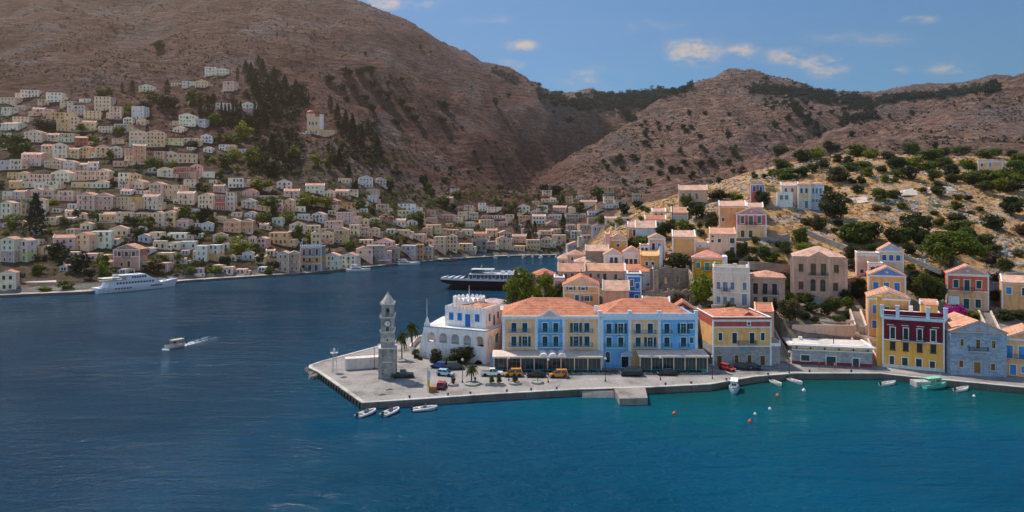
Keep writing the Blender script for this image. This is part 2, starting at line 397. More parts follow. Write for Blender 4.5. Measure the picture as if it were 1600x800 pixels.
def build_terrain():
    uu,ll=np.meshgrid(GU,GL); yy=np.exp(ll); xx=(uu-800)*yy/F
    co_=np.stack([xx,yy,GH],-1).reshape(-1,3)
    idx=np.arange(NU*NY).reshape(NY,NU)
    fs=np.stack([idx[:-1,:-1],idx[:-1,1:],idx[1:,1:],idx[1:,:-1]],-1).reshape(-1,4)
    me=bpy.data.meshes.new('hillside'); me.vertices.add(len(co_)); me.vertices.foreach_set('co',co_.ravel())
    me.loops.add(fs.size); me.loops.foreach_set('vertex_index',fs.ravel()); me.polygons.add(len(fs))
    me.polygons.foreach_set('loop_start',np.arange(0,fs.size,4)); me.polygons.foreach_set('loop_total',np.full(len(fs),4))
    me.polygons.foreach_set('use_smooth',np.ones(len(fs),bool)); me.update(calc_edges=True); me.validate()
    m,nt,b=nodes_of('dry_hillside'); p=geo_pos(nt)
    sx=N(nt,'ShaderNodeSeparateXYZ'); nt.links.new(p,sx.inputs[0])
    def mr(src,a,b_):
        q=N(nt,'ShaderNodeMapRange',interpolation_type='SMOOTHSTEP'); q.inputs[1].default_value=a; q.inputs[2].default_value=b_; nt.links.new(src,q.inputs[0]); return q.outputs[0]
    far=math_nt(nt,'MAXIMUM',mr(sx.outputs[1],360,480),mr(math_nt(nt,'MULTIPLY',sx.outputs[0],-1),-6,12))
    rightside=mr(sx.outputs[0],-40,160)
    # near hill: dry straw grass, brown earth, grey limestone and low green scrub
    n1=noise_tex(nt,.09,7,.62,p,.4); n2=noise_tex(nt,.35,6,.65,p); n3=noise_tex(nt,1.6,4,.6,p)
    straw=ramp(nt,n2.outputs[0],[(.3,(.13,.07,.035)),(.45,(.33,.185,.08)),(.62,(.51,.31,.145)),(.8,(.54,.40,.23))])
    rock=ramp(nt,n3.outputs[0],[(.3,(.15,.14,.14)),(.55,(.34,.32,.31)),(.75,(.5,.48,.46))])
    nr=noise_tex(nt,.16,8,.7,p,.6)
    near=mix(nt,ramp(nt,nr.outputs[0],[(.52,(0,0,0)),(.60,(1,1,1))]),straw,rock)
    ng=noise_tex(nt,.12,7,.7,mapv(nt,p,(1,1,1.5)),.3)
    near=mix(nt,ramp(nt,ng.outputs[0],[(.54,(0,0,0)),(.62,(1,1,1))]),near,(.055,.06,.02))
    # far hills: reddish earth with terraces, limestone outcrops and dots of phrygana
    f1=noise_tex(nt,.010,9,.66,p,.5); f2=noise_tex(nt,.06,7,.68,mapv(nt,p,(1,1,2.5))); f3=noise_tex(nt,.22,5,.7,p)
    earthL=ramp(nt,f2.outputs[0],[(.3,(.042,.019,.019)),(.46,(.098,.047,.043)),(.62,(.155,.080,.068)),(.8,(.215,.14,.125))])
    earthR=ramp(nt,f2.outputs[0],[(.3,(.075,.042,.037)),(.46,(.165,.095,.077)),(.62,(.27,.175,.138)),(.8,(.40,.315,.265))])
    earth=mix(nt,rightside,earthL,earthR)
    frock=ramp(nt,f3.outputs[0],[(.3,(.09,.08,.09)),(.55,(.20,.175,.18)),(.75,(.32,.295,.295))])
    far_c=mix(nt,ramp(nt,f1.outputs[0],[(.50,(0,0,0)),(.64,(.6,.6,.6))]),earth,frock)
    v=N(nt,'ShaderNodeTexVoronoi',feature='F1'); v.inputs['Scale'].default_value=.11; nt.links.new(p,v.inputs['Vector'])
    fm=noise_tex(nt,.012,4,.6,p)
    sc=math_nt(nt,'MULTIPLY',ramp(nt,v.outputs['Distance'],[(.16,(1,1,1)),(.30,(0,0,0))]),ramp(nt,fm.outputs[0],[(.42,(.0,.0,.0)),(.56,(1,1,1))]))
    far_c=mix(nt,sc,far_c,(.045,.045,.025))
    w=N(nt,'ShaderNodeTexWave',wave_type='BANDS',bands_direction='Z'); w.inputs['Scale'].default_value=.045; w.inputs['Distortion'].default_value=9.0; w.inputs['Detail'].default_value=3; w.inputs['Detail Scale'].default_value=.4; nt.links.new(p,w.inputs['Vector'])
    far_c=mix(nt,math_nt(nt,'MULTIPLY',ramp(nt,fm.outputs[0],[(.4,(0,0,0)),(.6,(1,1,1))]),.35),far_c,ramp(nt,w.outputs['Fac'],[(.0,(.55,.53,.5)),(.22,(1,1,1)),(1,(1.1,1.1,1.1))]),'MULTIPLY')
    f4=noise_tex(nt,.42,6,.72,mapv(nt,p,(1,1,1.8))); f5=noise_tex(nt,.10,5,.7,mapv(nt,p,(1,1,2.0)))
    far_c=mix(nt,.9,far_c,ramp(nt,f4.outputs[0],[(.34,(.42,.40,.40)),(.5,(.95,.95,.95)),(.62,(1.45,1.42,1.4))]),'MULTIPLY')
    far_c=mix(nt,.7,far_c,ramp(nt,f5.outputs[0],[(.36,(.55,.53,.53)),(.5,(1,1,1)),(.66,(1.25,1.22,1.2))]),'MULTIPLY')
    # trodden earth, paving and rubble between the near houses
    plot=mr(sx.outputs[2],15,22); inner=math_nt(nt,'MULTIPLY',mr(sx.outputs[1],214,228),1.0)
    yard=ramp(nt,n2.outputs[0],[(.3,(.10,.08,.055)),(.5,(.25,.195,.145)),(.7,(.36,.30,.24))])
    near=mix(nt,math_nt(nt,'MAXIMUM',plot,inner),yard,near)
    tw=math_nt(nt,'MULTIPLY',math_nt(nt,'SUBTRACT',1.0,mr(sx.outputs[1],520,700)),math_nt(nt,'SUBTRACT',1.0,mr(sx.outputs[2],70,120)))
    tg=ramp(nt,f5.outputs[0],[(.3,(.030,.032,.014)),(.45,(.070,.055,.036)),(.6,(.135,.10,.072)),(.78,(.22,.18,.15))])
    far_c=mix(nt,math_nt(nt,'MULTIPLY',tw,.85),far_c,tg)
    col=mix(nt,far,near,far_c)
    # paved ground low down by the quays
    low=mr(sx.outputs[2],2.6,4.0)
    col=mix(nt,low,(.26,.24,.22),col)
    nt.links.new(col,b.inputs['Base Color']); b.inputs['Roughness'].default_value=.95; spec(b,.1)
    hb=mix(nt,far,n2.outputs[0],f3.outputs[0]); 
    nb=N(nt,'ShaderNodeBump'); nb.inputs['Strength'].default_value=.9; nb.inputs['Distance'].default_value=1.8; nt.links.new(hb,nb.inputs['Height'])
    nb2=N(nt,'ShaderNodeBump'); nb2.inputs['Strength'].default_value=.8; nt.links.new(far,nb2.inputs['Distance'])
    hb2=mix(nt,.06,f2.outputs[0],w.outputs['Fac'],'ADD'); nb2.inputs['Strength'].default_value=1.0
    sd_=N(nt,'ShaderNodeMath',operation='MULTIPLY'); nt.links.new(far,sd_.inputs[0]); sd_.inputs[1].default_value=12.0; nt.links.new(sd_.outputs[0],nb2.inputs['Distance'])
    nt.links.new(hb2,nb2.inputs['Height']); nt.links.new(nb.outputs[0],nb2.inputs['Normal']); nt.links.new(nb2.outputs[0],b.inputs['Normal'])
    me.materials.append(m)
    return struct(link('hillside',me))
def math_nt(nt,op,a,b):
    n=N(nt,'ShaderNodeMath',operation=op)
    for i,x in enumerate((a,b)):
        if isinstance(x,(int,float)): n.inputs[i].default_value=x
        else: nt.links.new(x,n.inputs[i])
    return n.outputs[0]

# ---------------------------------------------------------------- water
def build_water():
    ys=np.concatenate([np.linspace(-900,40,8),np.linspace(60,330,136),np.linspace(340,620,48),np.linspace(700,3000,8)])
    us=np.concatenate([[-9000,-2500,-900],np.linspace(-420,2020,245),[2600,4500,11000]])
    vsn=[];nU=len(us)
    xs=[]
    for y in ys:
        s=max(y,70.0)/F
        for u in us: vsn.append(((u-800)*s,y,0.0))
    co_=np.array(vsn); idx=np.arange(len(co_)).reshape(len(ys),nU)
    fs=np.stack([idx[:-1,:-1],idx[:-1,1:],idx[1:,1:],idx[1:,:-1]],-1).reshape(-1,4)
    me=bpy.data.meshes.new('sea'); me.from_pydata(co_.tolist(),[],fs.tolist())
    sdv=signed_coast(co_[:,0],co_[:,1])
    # the sea bed shelves away from the town quay; the open harbour is deep
    front=np.clip((co_[:,0]+75)/110,0.12,1); d=np.where(co_[:,1]<200,30+45*front,16)
    sh=np.exp(-np.maximum(-sdv,0)/d)*np.where(co_[:,1]<200,front,.35)
    at=me.attributes.new('shallow','FLOAT','POINT'); at.data.foreach_set('value',sh.astype(float))
    m,nt,b=nodes_of('sea_water'); p=geo_pos(nt)
    a=N(nt,'ShaderNodeAttribute',attribute_name='shallow')
    nb=noise_tex(nt,.035,5,.6,p,.5); ns=noise_tex(nt,.012,4,.6,mapv(nt,p,(1,2.2,1)))
    k=math_nt(nt,'ADD',a.outputs['Fac'],math_nt(nt,'MULTIPLY',math_nt(nt,'SUBTRACT',nb.outputs[0],.5),.5))
    col=ramp(nt,k,[(.0,(.0003,.027,.062)),(.25,(.0003,.042,.088)),(.55,(.001,.060,.122)),(.8,(.001,.074,.108)),(1.0,(.004,.060,.058))])
    nt.links.new(col,b.inputs['Base Color']); b.inputs['IOR'].default_value=1.10
    b.inputs['Roughness'].default_value=.07; spec(b,.5)
    w1=noise_tex(nt,.75,4,.6,mapv(nt,p,(.75,1.25,1),(0,0,R(24))),.4); w2=noise_tex(nt,2.3,3,.6,mapv(nt,p,(.8,1.3,1),(0,0,R(-14))))
    w3=noise_tex(nt,.16,3,.5,mapv(nt,p,(.5,1.6,1),(0,0,R(14))),.5)
    hh=math_nt(nt,'ADD',math_nt(nt,'MULTIPLY',w1.outputs[0],1.0),math_nt(nt,'ADD',math_nt(nt,'MULTIPLY',w2.outputs[0],.32),math_nt(nt,'MULTIPLY',w3.outputs[0],2.6)))
    bn=N(nt,'ShaderNodeBump'); bn.inputs['Strength'].default_value=1.0; bn.inputs['Distance'].default_value=.8
    wp=noise_tex(nt,.011,5,.6,mapv(nt,p,(.6,1.7,1),(0,0,R(12))),.8)      # wind patches
    nt.links.new(ramp(nt,wp.outputs[0],[(.40,(.05,.05,.05)),(.60,(.22,.22,.22))]),b.inputs['Roughness'])
    nt.links.new(ramp(nt,wp.outputs[0],[(.38,(.45,.45,.45)),(.62,(1,1,1))]),bn.inputs['Strength'])
    nt.links.new(hh,bn.inputs['Height']); nt.links.new(bn.outputs[0],b.inputs['Normal'])
    me.materials.append(m)
    return struct(link('sea',me))

def offset_line(pts, d):
    out=[]
    for i,p in enumerate(pts):
        a=Vector(pts[max(i-1,0)]); c=Vector(pts[min(i+1,len(pts)-1)]); t=(c-a).normalized(); n=Vector((t.y,-t.x))
        out.append((p[0]+n.x*d,p[1]+n.y*d))
    return out
def concrete(c,name='concrete'):
    k=('c',name)+tuple(c)
    if k in _mc: return _mc[k]
    m,nt,b=nodes_of(name); p=geo_pos(nt)
    n=noise_tex(nt,.18,7,.65,p); n2=noise_tex(nt,1.5,4,.6,p)
    col=ramp(nt,n.outputs[0],[(.3,tuple(x*.5 for x in c)),(.48,c),(.7,tuple(min(.8,x*1.28) for x in c))])
    col=mix(nt,.5,col,ramp(nt,n2.outputs[0],[(.3,(.75,.74,.72)),(.65,(1.08,1.08,1.08))]),'MULTIPLY')
    br=N(nt,'ShaderNodeTexBrick'); br.inputs['Scale'].default_value=.22; br.inputs['Mortar Size'].default_value=.012; br.inputs['Color1'].default_value=(1,1,1,1); br.inputs['Color2'].default_value=(.9,.9,.9,1); br.inputs['Mortar'].default_value=(.6,.6,.6,1); nt.links.new(p,br.inputs['Vector'])
    col=mix(nt,.6,col,br.outputs['Color'],'MULTIPLY')
    nt.links.new(col,b.inputs['Base Color']); b.inputs['Roughness'].default_value=.9; spec(b,.2); bump(nt,b,n2.outputs[0],.3,.05)
    _mc[k]=m; return m
# ---------------------------------------------------------------- houses
_wm={}
NEARR=[]     # photograph rectangles of the hand-measured houses
def frame_mesh(w,h,c,sill=True,t=.16,arch=False,pro=.09):
    k=('f',round(w,2),round(h,2),c,sill,arch,t)
    if k in _wm: return _wm[k]
    b=MB(); W2=w/2
    b.box(-W2-t,-W2,-pro,.03,-.02,h,0); b.box(W2,W2+t,-pro,.03,-.02,h,0)
    if arch:
        n=8; pi=[(W2*math.cos(math.pi*i/n),h+W2*math.sin(math.pi*i/n)) for i in range(n+1)]; po=[((W2+t)*math.cos(math.pi*i/n),h+(W2+t)*math.sin(math.pi*i/n)) for i in range(n+1)]
        for i in range(n): b.xz([pi[i],po[i],po[i+1],pi[i+1]],-pro,.03,0)
    else: b.box(-W2-t-.05,W2+t+.05,-pro-.03,.03,h,h+t*1.1,0)
    if sill: b.box(-W2-t-.08,W2+t+.08,-pro-.08,.03,-.16,-.02,0)
    _wm[k]=b.mesh('window',plain(c,.7,name='trim_paint')); return _wm[k]
def leaf_mesh(w,h,c):
    k=('l',round(w,2),round(h,2),c)
    if k in _wm: return _wm[k]
    b=MB(); b.box(-w/2+.02,w/2-.02,-.03,.03,.01,h-.01,0)
    b.box(-w/2+.02,-w/2+.09,-.05,-.03,.01,h-.01); b.box(w/2-.09,w/2-.02,-.05,-.03,.01,h-.01); b.box(-w/2+.09,w/2-.09,-.05,-.03,h*.48,h*.52)
    _wm[k]=b.mesh('shutter',shuttermat(c)); return _wm[k]
def pane_mesh(w,h,c=(.5,.48,.45),arch=False):
    k=('p',round(w,2),round(h,2),c,arch)
    if k in _wm: return _wm[k]
    b=MB(); fw=plain(c,.6,name='sash_paint')
    if arch:
        n=8; poly=[(-w/2,0),(w/2,0)]+[(w/2*math.cos(math.pi*i/n),h+w/2*math.sin(math.pi*i/n)) for i in range(0,n+1)]
        b.xz(poly,0,.03,0)
    else: b.box(-w/2,w/2,.0,.03,0,h,0)
    b.box(-.03,.03,-.03,0,0,h,1); b.box(-w/2,w/2,-.03,0,h*.66,h*.66+.06,1); b.box(-w/2,-w/2+.06,-.03,0,0,h,1); b.box(w/2-.06,w/2,-.03,0,0,h,1)
    _wm[k]=b.mesh('pane',[glassmat(),fw]); return _wm[k]
def panel_mesh(w,h,c):
    k=('d',round(w,2),round(h,2),c)
    if k in _wm: return _wm[k]
    b=MB(); b.box(-w/2,w/2,0,.05,0,h,0); b.box(-.02,.02,-.02,0,0,h,0)
    for sx in (-1,1):
        for z0,z1 in ((.08,.42),(.48,.92)): b.box(sx*w/4-w*.16,sx*w/4+w*.16,-.025,0,h*z0,h*z1,0)
    _wm[k]=b.mesh('leaf',shuttermat(c)); return _wm[k]
def simple_win(w,h,c,trim,door=False):
    """a small far window: surround, shutters or glass, in one mesh"""
    k=('s',round(w,1),round(h,1),c,trim)
    if k in _wm: return _wm[k]
    b=MB(); t=.17
    b.box(-w/2-t,-w/2,-.1,.02,-.1,h+t,0); b.box(w/2,w/2+t,-.1,.02,-.1,h+t,0); b.box(-w/2,w/2,-.1,.02,h,h+t,0); b.box(-w/2,w/2,-.12,.02,-.14,0,0)
    b.box(-w/2,w/2,-.05,.02,0,h,1); b.box(-.04,.04,-.075,-.05,0,h,1)
    _wm[k]=b.mesh('window',[plain(trim,.7,name='trim_paint'),shuttermat(c) if c!=DARK else glassmat()]); return _wm[k]
def rail_mesh(w,dp,c=(.02,.025,.03)):
    k=('r',round(w,1),round(dp,2),c)
    if k in _wm: return _wm[k]
    b=MB(); H=.95
    for z in (.06,H): 
        b.box(-w/2,w/2,-dp,-dp+.05,z-.03,z+.03); b.box(-w/2,-w/2+.05,-dp+.05,0,z-.03,z+.03); b.box(w/2-.05,w/2,-dp+.05,0,z-.03,z+.03)
    n=max(3,int(w/.16))
    for i in range(n+1):
        x=-w/2+.02+(w-.04)*i/n; b.box(x-.016,x+.016,-dp+.01,-dp+.04,.09,H-.03)
    for i in range(1,int(dp/.16)):
        y=-dp+i*.16; b.box(-w/2+.01,-w/2+.04,y-.015,y+.015,.09,H-.03); b.box(w/2-.04,w/2-.01,y-.015,y+.015,.09,H-.03)
    _wm[k]=b.mesh('railing',plain(c,.5,.3,name='iron_paint')); return _wm[k]

def put_window(root, x, z, w, h, style, c, trim, y=0.0, recess=.16):
    nm='door' if style in ('door','archdoor','sdoor') else 'window'
    fr=link(nm, frame_mesh(w,h,trim,sill=(nm=='window'),arch=style.startswith('arch')), root, (x,y,z))
    if style=='shut':
        for s in (-1,1): link('shutter',leaf_mesh(w/2,h,c),fr,(s*w/4,.02,0))
    elif style in ('sdoor',):
        for s in (-1,1): link('shutter',leaf_mesh(w/2,h,c),fr,(s*w/4,.02,0))
    elif style=='open':
        link('pane',pane_mesh(w,h),fr,(0,recess-.03,0))
        for s in (-1,1): link('shutter',leaf_mesh(w/2,h,c),fr,(s*(w*.75+.18),-.11,0))
    elif style=='glass': link('pane',pane_mesh(w,h,c),fr,(0,recess-.04,0))
    elif style=='door': link('door_leaf',panel_mesh(w,h,c),fr,(0,recess-.07,0))
    elif style.startswith('arch'): link('pane',pane_mesh(w,h,c,True),fr,(0,-.045,0))
    return fr

def front_wall(b, w, h, holes, bands, rec=.16, y=0.0):
    """front wall with real openings; holes (x0,x1,z0,z1); bands [(ztop,mat)]"""
    xs=sorted({-w/2,w/2}|{min(max(q,-w/2),w/2) for o in holes for q in o[:2]}); zs=sorted({-4.0,h}|{q for o in holes for q in o[2:4]}|{q for q,_ in bands if q<h})
    zs=[z for z in zs if z<=h+1e-6]
    def mat(z):
        for zt,m in bands:
            if z<zt: return m
        return bands[-1][1]
    for i in range(len(xs)-1):
        for j in range(len(zs)-1):
            x0,x1,z0,z1=xs[i],xs[i+1],zs[j],zs[j+1]
            if x1-x0<1e-5 or z1-z0<1e-5: continue
            xm,zm=(x0+x1)/2,(z0+z1)/2
            if any(o[0]<xm<o[1] and o[2]<zm<o[3] for o in holes): continue
            b.add([(x0,y,z0),(x1,y,z0),(x1,y,z1),(x0,y,z1)],[(0,1,2,3)],mat(zm))
    for x0,x1,z0,z1 in holes:
        m=mat((z0+z1)/2); r=y+rec
        b.add([(x0,y,z0),(x0,r,z0),(x0,r,z1),(x0,y,z1)],[(0,1,2,3)],m); b.add([(x1,y,z0),(x1,y,z1),(x1,r,z1),(x1,r,z0)],[(0,1,2,3)],m)
        b.add([(x0,y,z0),(x1,y,z0),(x1,r,z0),(x0,r,z0)],[(0,1,2,3)],m); b.add([(x0,y,z1),(x0,r,z1),(x1,r,z1),(x1,y,z1)],[(0,1,2,3)],m)
        b.add([(x0,r,z0),(x1,r,z0),(x1,r,z1),(x0,r,z1)],[(0,1,2,3)],m)

def slab(b, p0, p1, p2, p3, t, m=0):
    """four corner sheet with thickness t downwards"""
    a=[Vector(p) for p in (p0,p1,p2,p3)]; n=(a[1]-a[0]).cross(a[3]-a[0]).normalized()
    if n.z<0: n=-n
    vs=a+[p-n*t for p in a]
    b.add(vs,[(0,1,2,3),(7,6,5,4),(0,4,5,1),(1,5,6,2),(2,6,7,3),(3,7,4,0)],m)

TILE=(.53,.25,.155); TILE2=(.56,.30,.21); TILE3=(.50,.20,.12); TILEP=(.60,.38,.30)
def add_roof(root, kind, w, d, h, rise, tile, trimc, wallm, ov=.32, pedc=None, simple=False):
    tm=tilemat(tile); tr=plain(trimc,.7,name='trim_paint')
    if kind=='p':            # gable to the front with a pediment
        r=MB(); e=h-.02
        for s in (-1,1):
            sl=rise/(w/2); x0=s*(w/2+ov); z0=e-sl*ov+.12
            P=[(0,-ov*.6,e+rise+.12),(x0,-ov*.6,z0),(x0,d+ov*.5,z0),(0,d+ov*.5,e+rise+.12)]
            if s<0: P=[P[0],P[3],P[2],P[1]]
            slab(r,*P,.14)
        rf=r.build('roof',tm,root)
        pd=MB(); pm=wallmat(pedc) if pedc else wallm
        pd.xz([(-w/2,h),(w/2,h),(0,h+rise)],.03,d-.03,0); pd.build('pediment',pm,root)
        t=MB(); k=.28
        for s in (-1,1):
            t.xz([(s*(w/2+.25),h-.06),(0,h+rise-.02),(0,h+rise-k-.02),(s*(w/2+.25-k*2.2),h-.06)][::s],-.14,.02,0)
        t.box(-w/2-.2,w/2+.2,-.16,.0,h-.36,h-.1); t.build('pediment_trim',tr,root)
        if not simple:
            q=MB(); q.lathe([(.0,0),(.33,0),(.33,.06),(0,.06)],10); o=q.build('medallion',plain(tuple(x*.8 for x in trimc),.7,name='trim_paint'),root,loc=(0,.03,h+rise*.36)); o.rotation_euler=(R(90),0,0)
    elif kind=='hip':
        r=MB(); a=ov; z0=h; rl=max(0.0,(w-d)/2) ; 
        if w>=d: A=(-rl,d/2,h+rise); B=(rl,d/2,h+rise)
        else: A=(0,w/2,h+rise); B=(0,d-w/2,h+rise)
        c=[(-w/2-a,-a,z0),(w/2+a,-a,z0),(w/2+a,d+a,z0),(-w/2-a,d+a,z0)]
        vs=c+[A,B]+[(x,y,z-.14) for x,y,z in c]
        if w>=d: fs=[(0,1,5,4),(1,2,5),(2,3,4,5),(3,0,4)]
        else: fs=[(0,1,4),(1,2,5,4),(2,3,5),(3,0,4,5)]
        fs+=[(0,6,7,1),(1,7,8,2),(2,8,9,3),(3,9,6,0),(9,8,7,6)]
        r.add(vs,fs,0); r.build('roof',tm,root)
        t=MB(); t.box(-w/2-.18,w/2+.18,-.2,0,h-.5,h-.15); t.box(-w/2-.2,-w/2,0,d,h-.5,h-.15); t.box(w/2,w/2+.2,0,d,h-.5,h-.15); t.build('cornice',tr,root)
    elif kind=='gs':         # ridge along the front
        r=MB()
        slab(r,(-w/2-ov*.4,-ov,h-ov*rise/(d/2)+.1),(w/2+ov*.4,-ov,h-ov*rise/(d/2)+.1),(w/2+ov*.4,d/2,h+rise+.1),(-w/2-ov*.4,d/2,h+rise+.1),.14)
        slab(r,(-w/2-ov*.4,d/2,h+rise+.1),(w/2+ov*.4,d/2,h+rise+.1),(w/2+ov*.4,d+ov,h-ov*rise/(d/2)+.1),(-w/2-ov*.4,d+ov,h-ov*rise/(d/2)+.1),.14)
        r.build('roof',tm,root)
        MB().yz([(0,h),(d,h),(d/2,h+rise)],-w/2,w/2).build('gable',wallm,root)
        for s in (-1,1):
            t=MB()
            for y0,z0,y1,z1 in ((-.35,h-.2,d/2,h+rise),(d/2,h+rise,d+.35,h-.2)):
                x=s*(w/2+.02); t.add([(x-.2,y0,z0+.16),(x+.2,y0,z0+.16),(x+.2,y1,z1+.16),(x-.2,y1,z1+.16),(x-.2,y0,z0+.36),(x+.2,y0,z0+.36),(x+.2,y1,z1+.36),(x-.2,y1,z1+.36)],[(0,1,5,4),(1,2,6,5),(2,3,7,6),(3,0,4,7),(4,5,6,7),(3,2,1,0)])
            t.build('roof_verge',tr,root)
    elif kind=='mono':       # single slope rising to the back
        r=MB(); slab(r,(-w/2,-.25,h+.05),(w/2,-.25,h+.05),(w/2,d,h+rise),(-w/2,d,h+rise),.14); r.build('roof',tm,root)
        g=MB()
        for x0,x1 in ((-w/2-.02,-w/2+.3),(w/2-.3,w/2+.02)): g.yz([(-.3,h-.1),(d,h-.1),(d,h+rise+.3),(-.3,h+.3)],x0,x1)
        g.box(-w/2+.3,w/2-.3,d-.3,d,h-.1,h+rise+.2); g.build('gable',wallm,root)
    elif kind=='flat':
        ph=max(.35,rise); g=MB(); t_=.28
        g.box(-w/2,w/2,0,t_,h,h+ph); g.box(-w/2,w/2,d-t_,d,h,h+ph); g.box(-w/2,-w/2+t_,t_,d-t_,h,h+ph); g.box(w/2-t_,w/2,t_,d-t_,h,h+ph); g.build('parapet',wallm,root)
        MB().box(-w/2+t_,w/2-t_,t_,d-t_,h-.05,h+.06).build('roof',concrete((.55,.53,.50),'roof_screed'),root)
        t=MB(); t.box(-w/2-.1,w/2+.1,-.1,t_+.06,h+ph,h+ph+.14); t.box(-w/2-.1,-w/2+t_+.06,t_+.06,d+.1,h+ph,h+ph+.14); t.box(w/2-t_-.06,w/2+.1,t_+.06,d+.1,h+ph,h+ph+.14); t.box(-w/2-.12,w/2+.12,-.14,0,h-.25,h-.05); t.build('coping',tr,root)

def bld(name,label,u0,u1,vt,vb,Y,d,cols,roof,wins=(),balc=(),trim=WHITE,yaw=0.0,cat='house',pil=True,stone=None,group=None,pedc=None,tile=TILE2,extra=None,anchor=True,side=(),turn=.85):
    """a house measured on the photograph: columns u0..u1, eaves row vt, base row vb, at distance Y, d metres deep"""
    S=Y/F; h=(vb-vt)*S; uc=(u0+u1)/2; z=gz(vb,Y); th=math.atan((uc-800)/F)*turn; SX=S*math.cos(th); w=(u1-u0)*SX
    if yaw==0: yaw=-math.degrees(th)
    root=thing(name,label,cat,(gx(uc,Y),Y,z),R(yaw),group); NEARR.append((u0,u1,vt-10,vb))
    if anchor:
        EXTRA.append((uc,Y+1,z)); X=gx(uc,Y); CLAMP.append((X-w/2,X+w/2,Y,Y+d,z))
    if not isinstance(cols[0],tuple) or not isinstance(cols[0][1],tuple): cols=[(vb,cols)]
    mats=[];bands=[]
    for v,c in reversed(cols): pass
    tops=[vt]+[v for v,_ in cols[:-1]]
    for (v,c),t0 in zip(cols[::-1],tops[::-1]):
        m=stonemat(c) if (stone and c in stone) else wallmat(c)
        mats.append(m); bands.append(((vb-t0)*S,len(mats)-1))
    b=MB(); holes=[]
    ww=[]
    for q in wins:
        wu,v0,v1,wp,st,c=q[:6]; tc_=q[6] if len(q)>6 else trim
        x=(wu-uc)*SX; hw=wp*SX/2; zb=(vb-v1)*S; zt=(vb-v0)*S
        if st in('door','archdoor','sdoor') and zb<.6 : zb=max(zb,.05)
        ww.append((x,zb,hw*2,zt-zb,st,c,tc_))
        if not st.startswith('arch'): holes.append((x-hw,x+hw,zb,zt))
    front_wall(b,w,h,holes,bands)
    zz=[-4.0]+[q for q,_ in bands]
    for i,(zt,mi) in enumerate(bands):
        z0=zz[i]
        for P in ([(-w/2,0),(-w/2,d)],[(-w/2,d),(w/2,d)],[(w/2,d),(w/2,0)]):
            (xa,ya),(xb,yb)=P; b.add([(xa,ya,z0),(xb,yb,z0),(xb,yb,zt),(xa,ya,zt)],[(3,2,1,0)],mi)
    b.add([(-w/2,0,h),(w/2,0,h),(w/2,d,h),(-w/2,d,h)],[(0,1,2,3)],bands[-1][1])
    b.build('wall',mats,root)
    tr=plain(trim,.7,name='trim_paint'); t=MB()
    if pil:
        for s in (-1,1):
            t.box(s*w/2-.28,s*w/2+.07,-.07,.0,0,h-.52) if s>0 else t.box(-w/2-.07,-w/2+.28,-.07,0,0,h-.52)
            t.box(s*w/2+.0,s*w/2+.07,0,.4,0,h-.52) if s>0 else t.box(-w/2-.07,-w/2,0,.4,0,h-.52)
    for zt,_ in bands[:-1]: t.box(-w/2-.1,w/2+.1,-.11,-.072 if pil else 0,zt-.13,zt+.13)
    if pil and len(bands)>1:
        for zt,_ in bands[:-1]: t.box(-w/2+.28,w/2-.28,-.072,0,zt-.125,zt+.125)
    if t.v: t.box(-w/2-.09,w/2+.09,-.10,-.0,h-.52,h-.30); t.build('trim',tr,root)
    for x,zb,wd,hh,st,c,tc_ in ww: put_window(root,x,zb,wd,hh,st,c,tc_)
    for q in side:     # (sign, y along the depth, z, w, h, style colour)
        s,y,zb,wd,hh,c=q
        o=link('window',simple_win(wd,hh,c,trim),root,(s*(w/2+.0),y,zb)); o.rotation_euler=(0,0,R(90)*s)
    for (a,e,vbase,*rc) in balc:
        bw=(e-a)*SX; x=((a+e)/2-uc)*SX; zb=(vb-vbase)*S; dp=1.0
        bb=MB(); bb.box(-bw/2,bw/2,-dp,-.08,-.16,0)
        for s in (-.8,.8): bb.yz([(-.08,-.16),(-.08,-.6),(-.7,-.16)],s*bw/2-.08,s*bw/2+.08)
        o=bb.build('balcony',plain((.55,.53,.5),.8,name='slab_stone'),root,loc=(x,0,zb))
        link('railing',rail_mesh(bw,dp,rc[0] if rc else (.02,.025,.03)),o)
    kind,rise=roof; 
    add_roof(root,kind,w,d,h,rise*S if kind!='hip' else rise*S,tile,trim,mats[-1],pedc=pedc)
    if extra: extra(root,w,d,h,S,uc,vb)
    return root
def row(us,v0,v1,wp,st,c): return [(u,v0,v1,wp,st,c) for u in us]
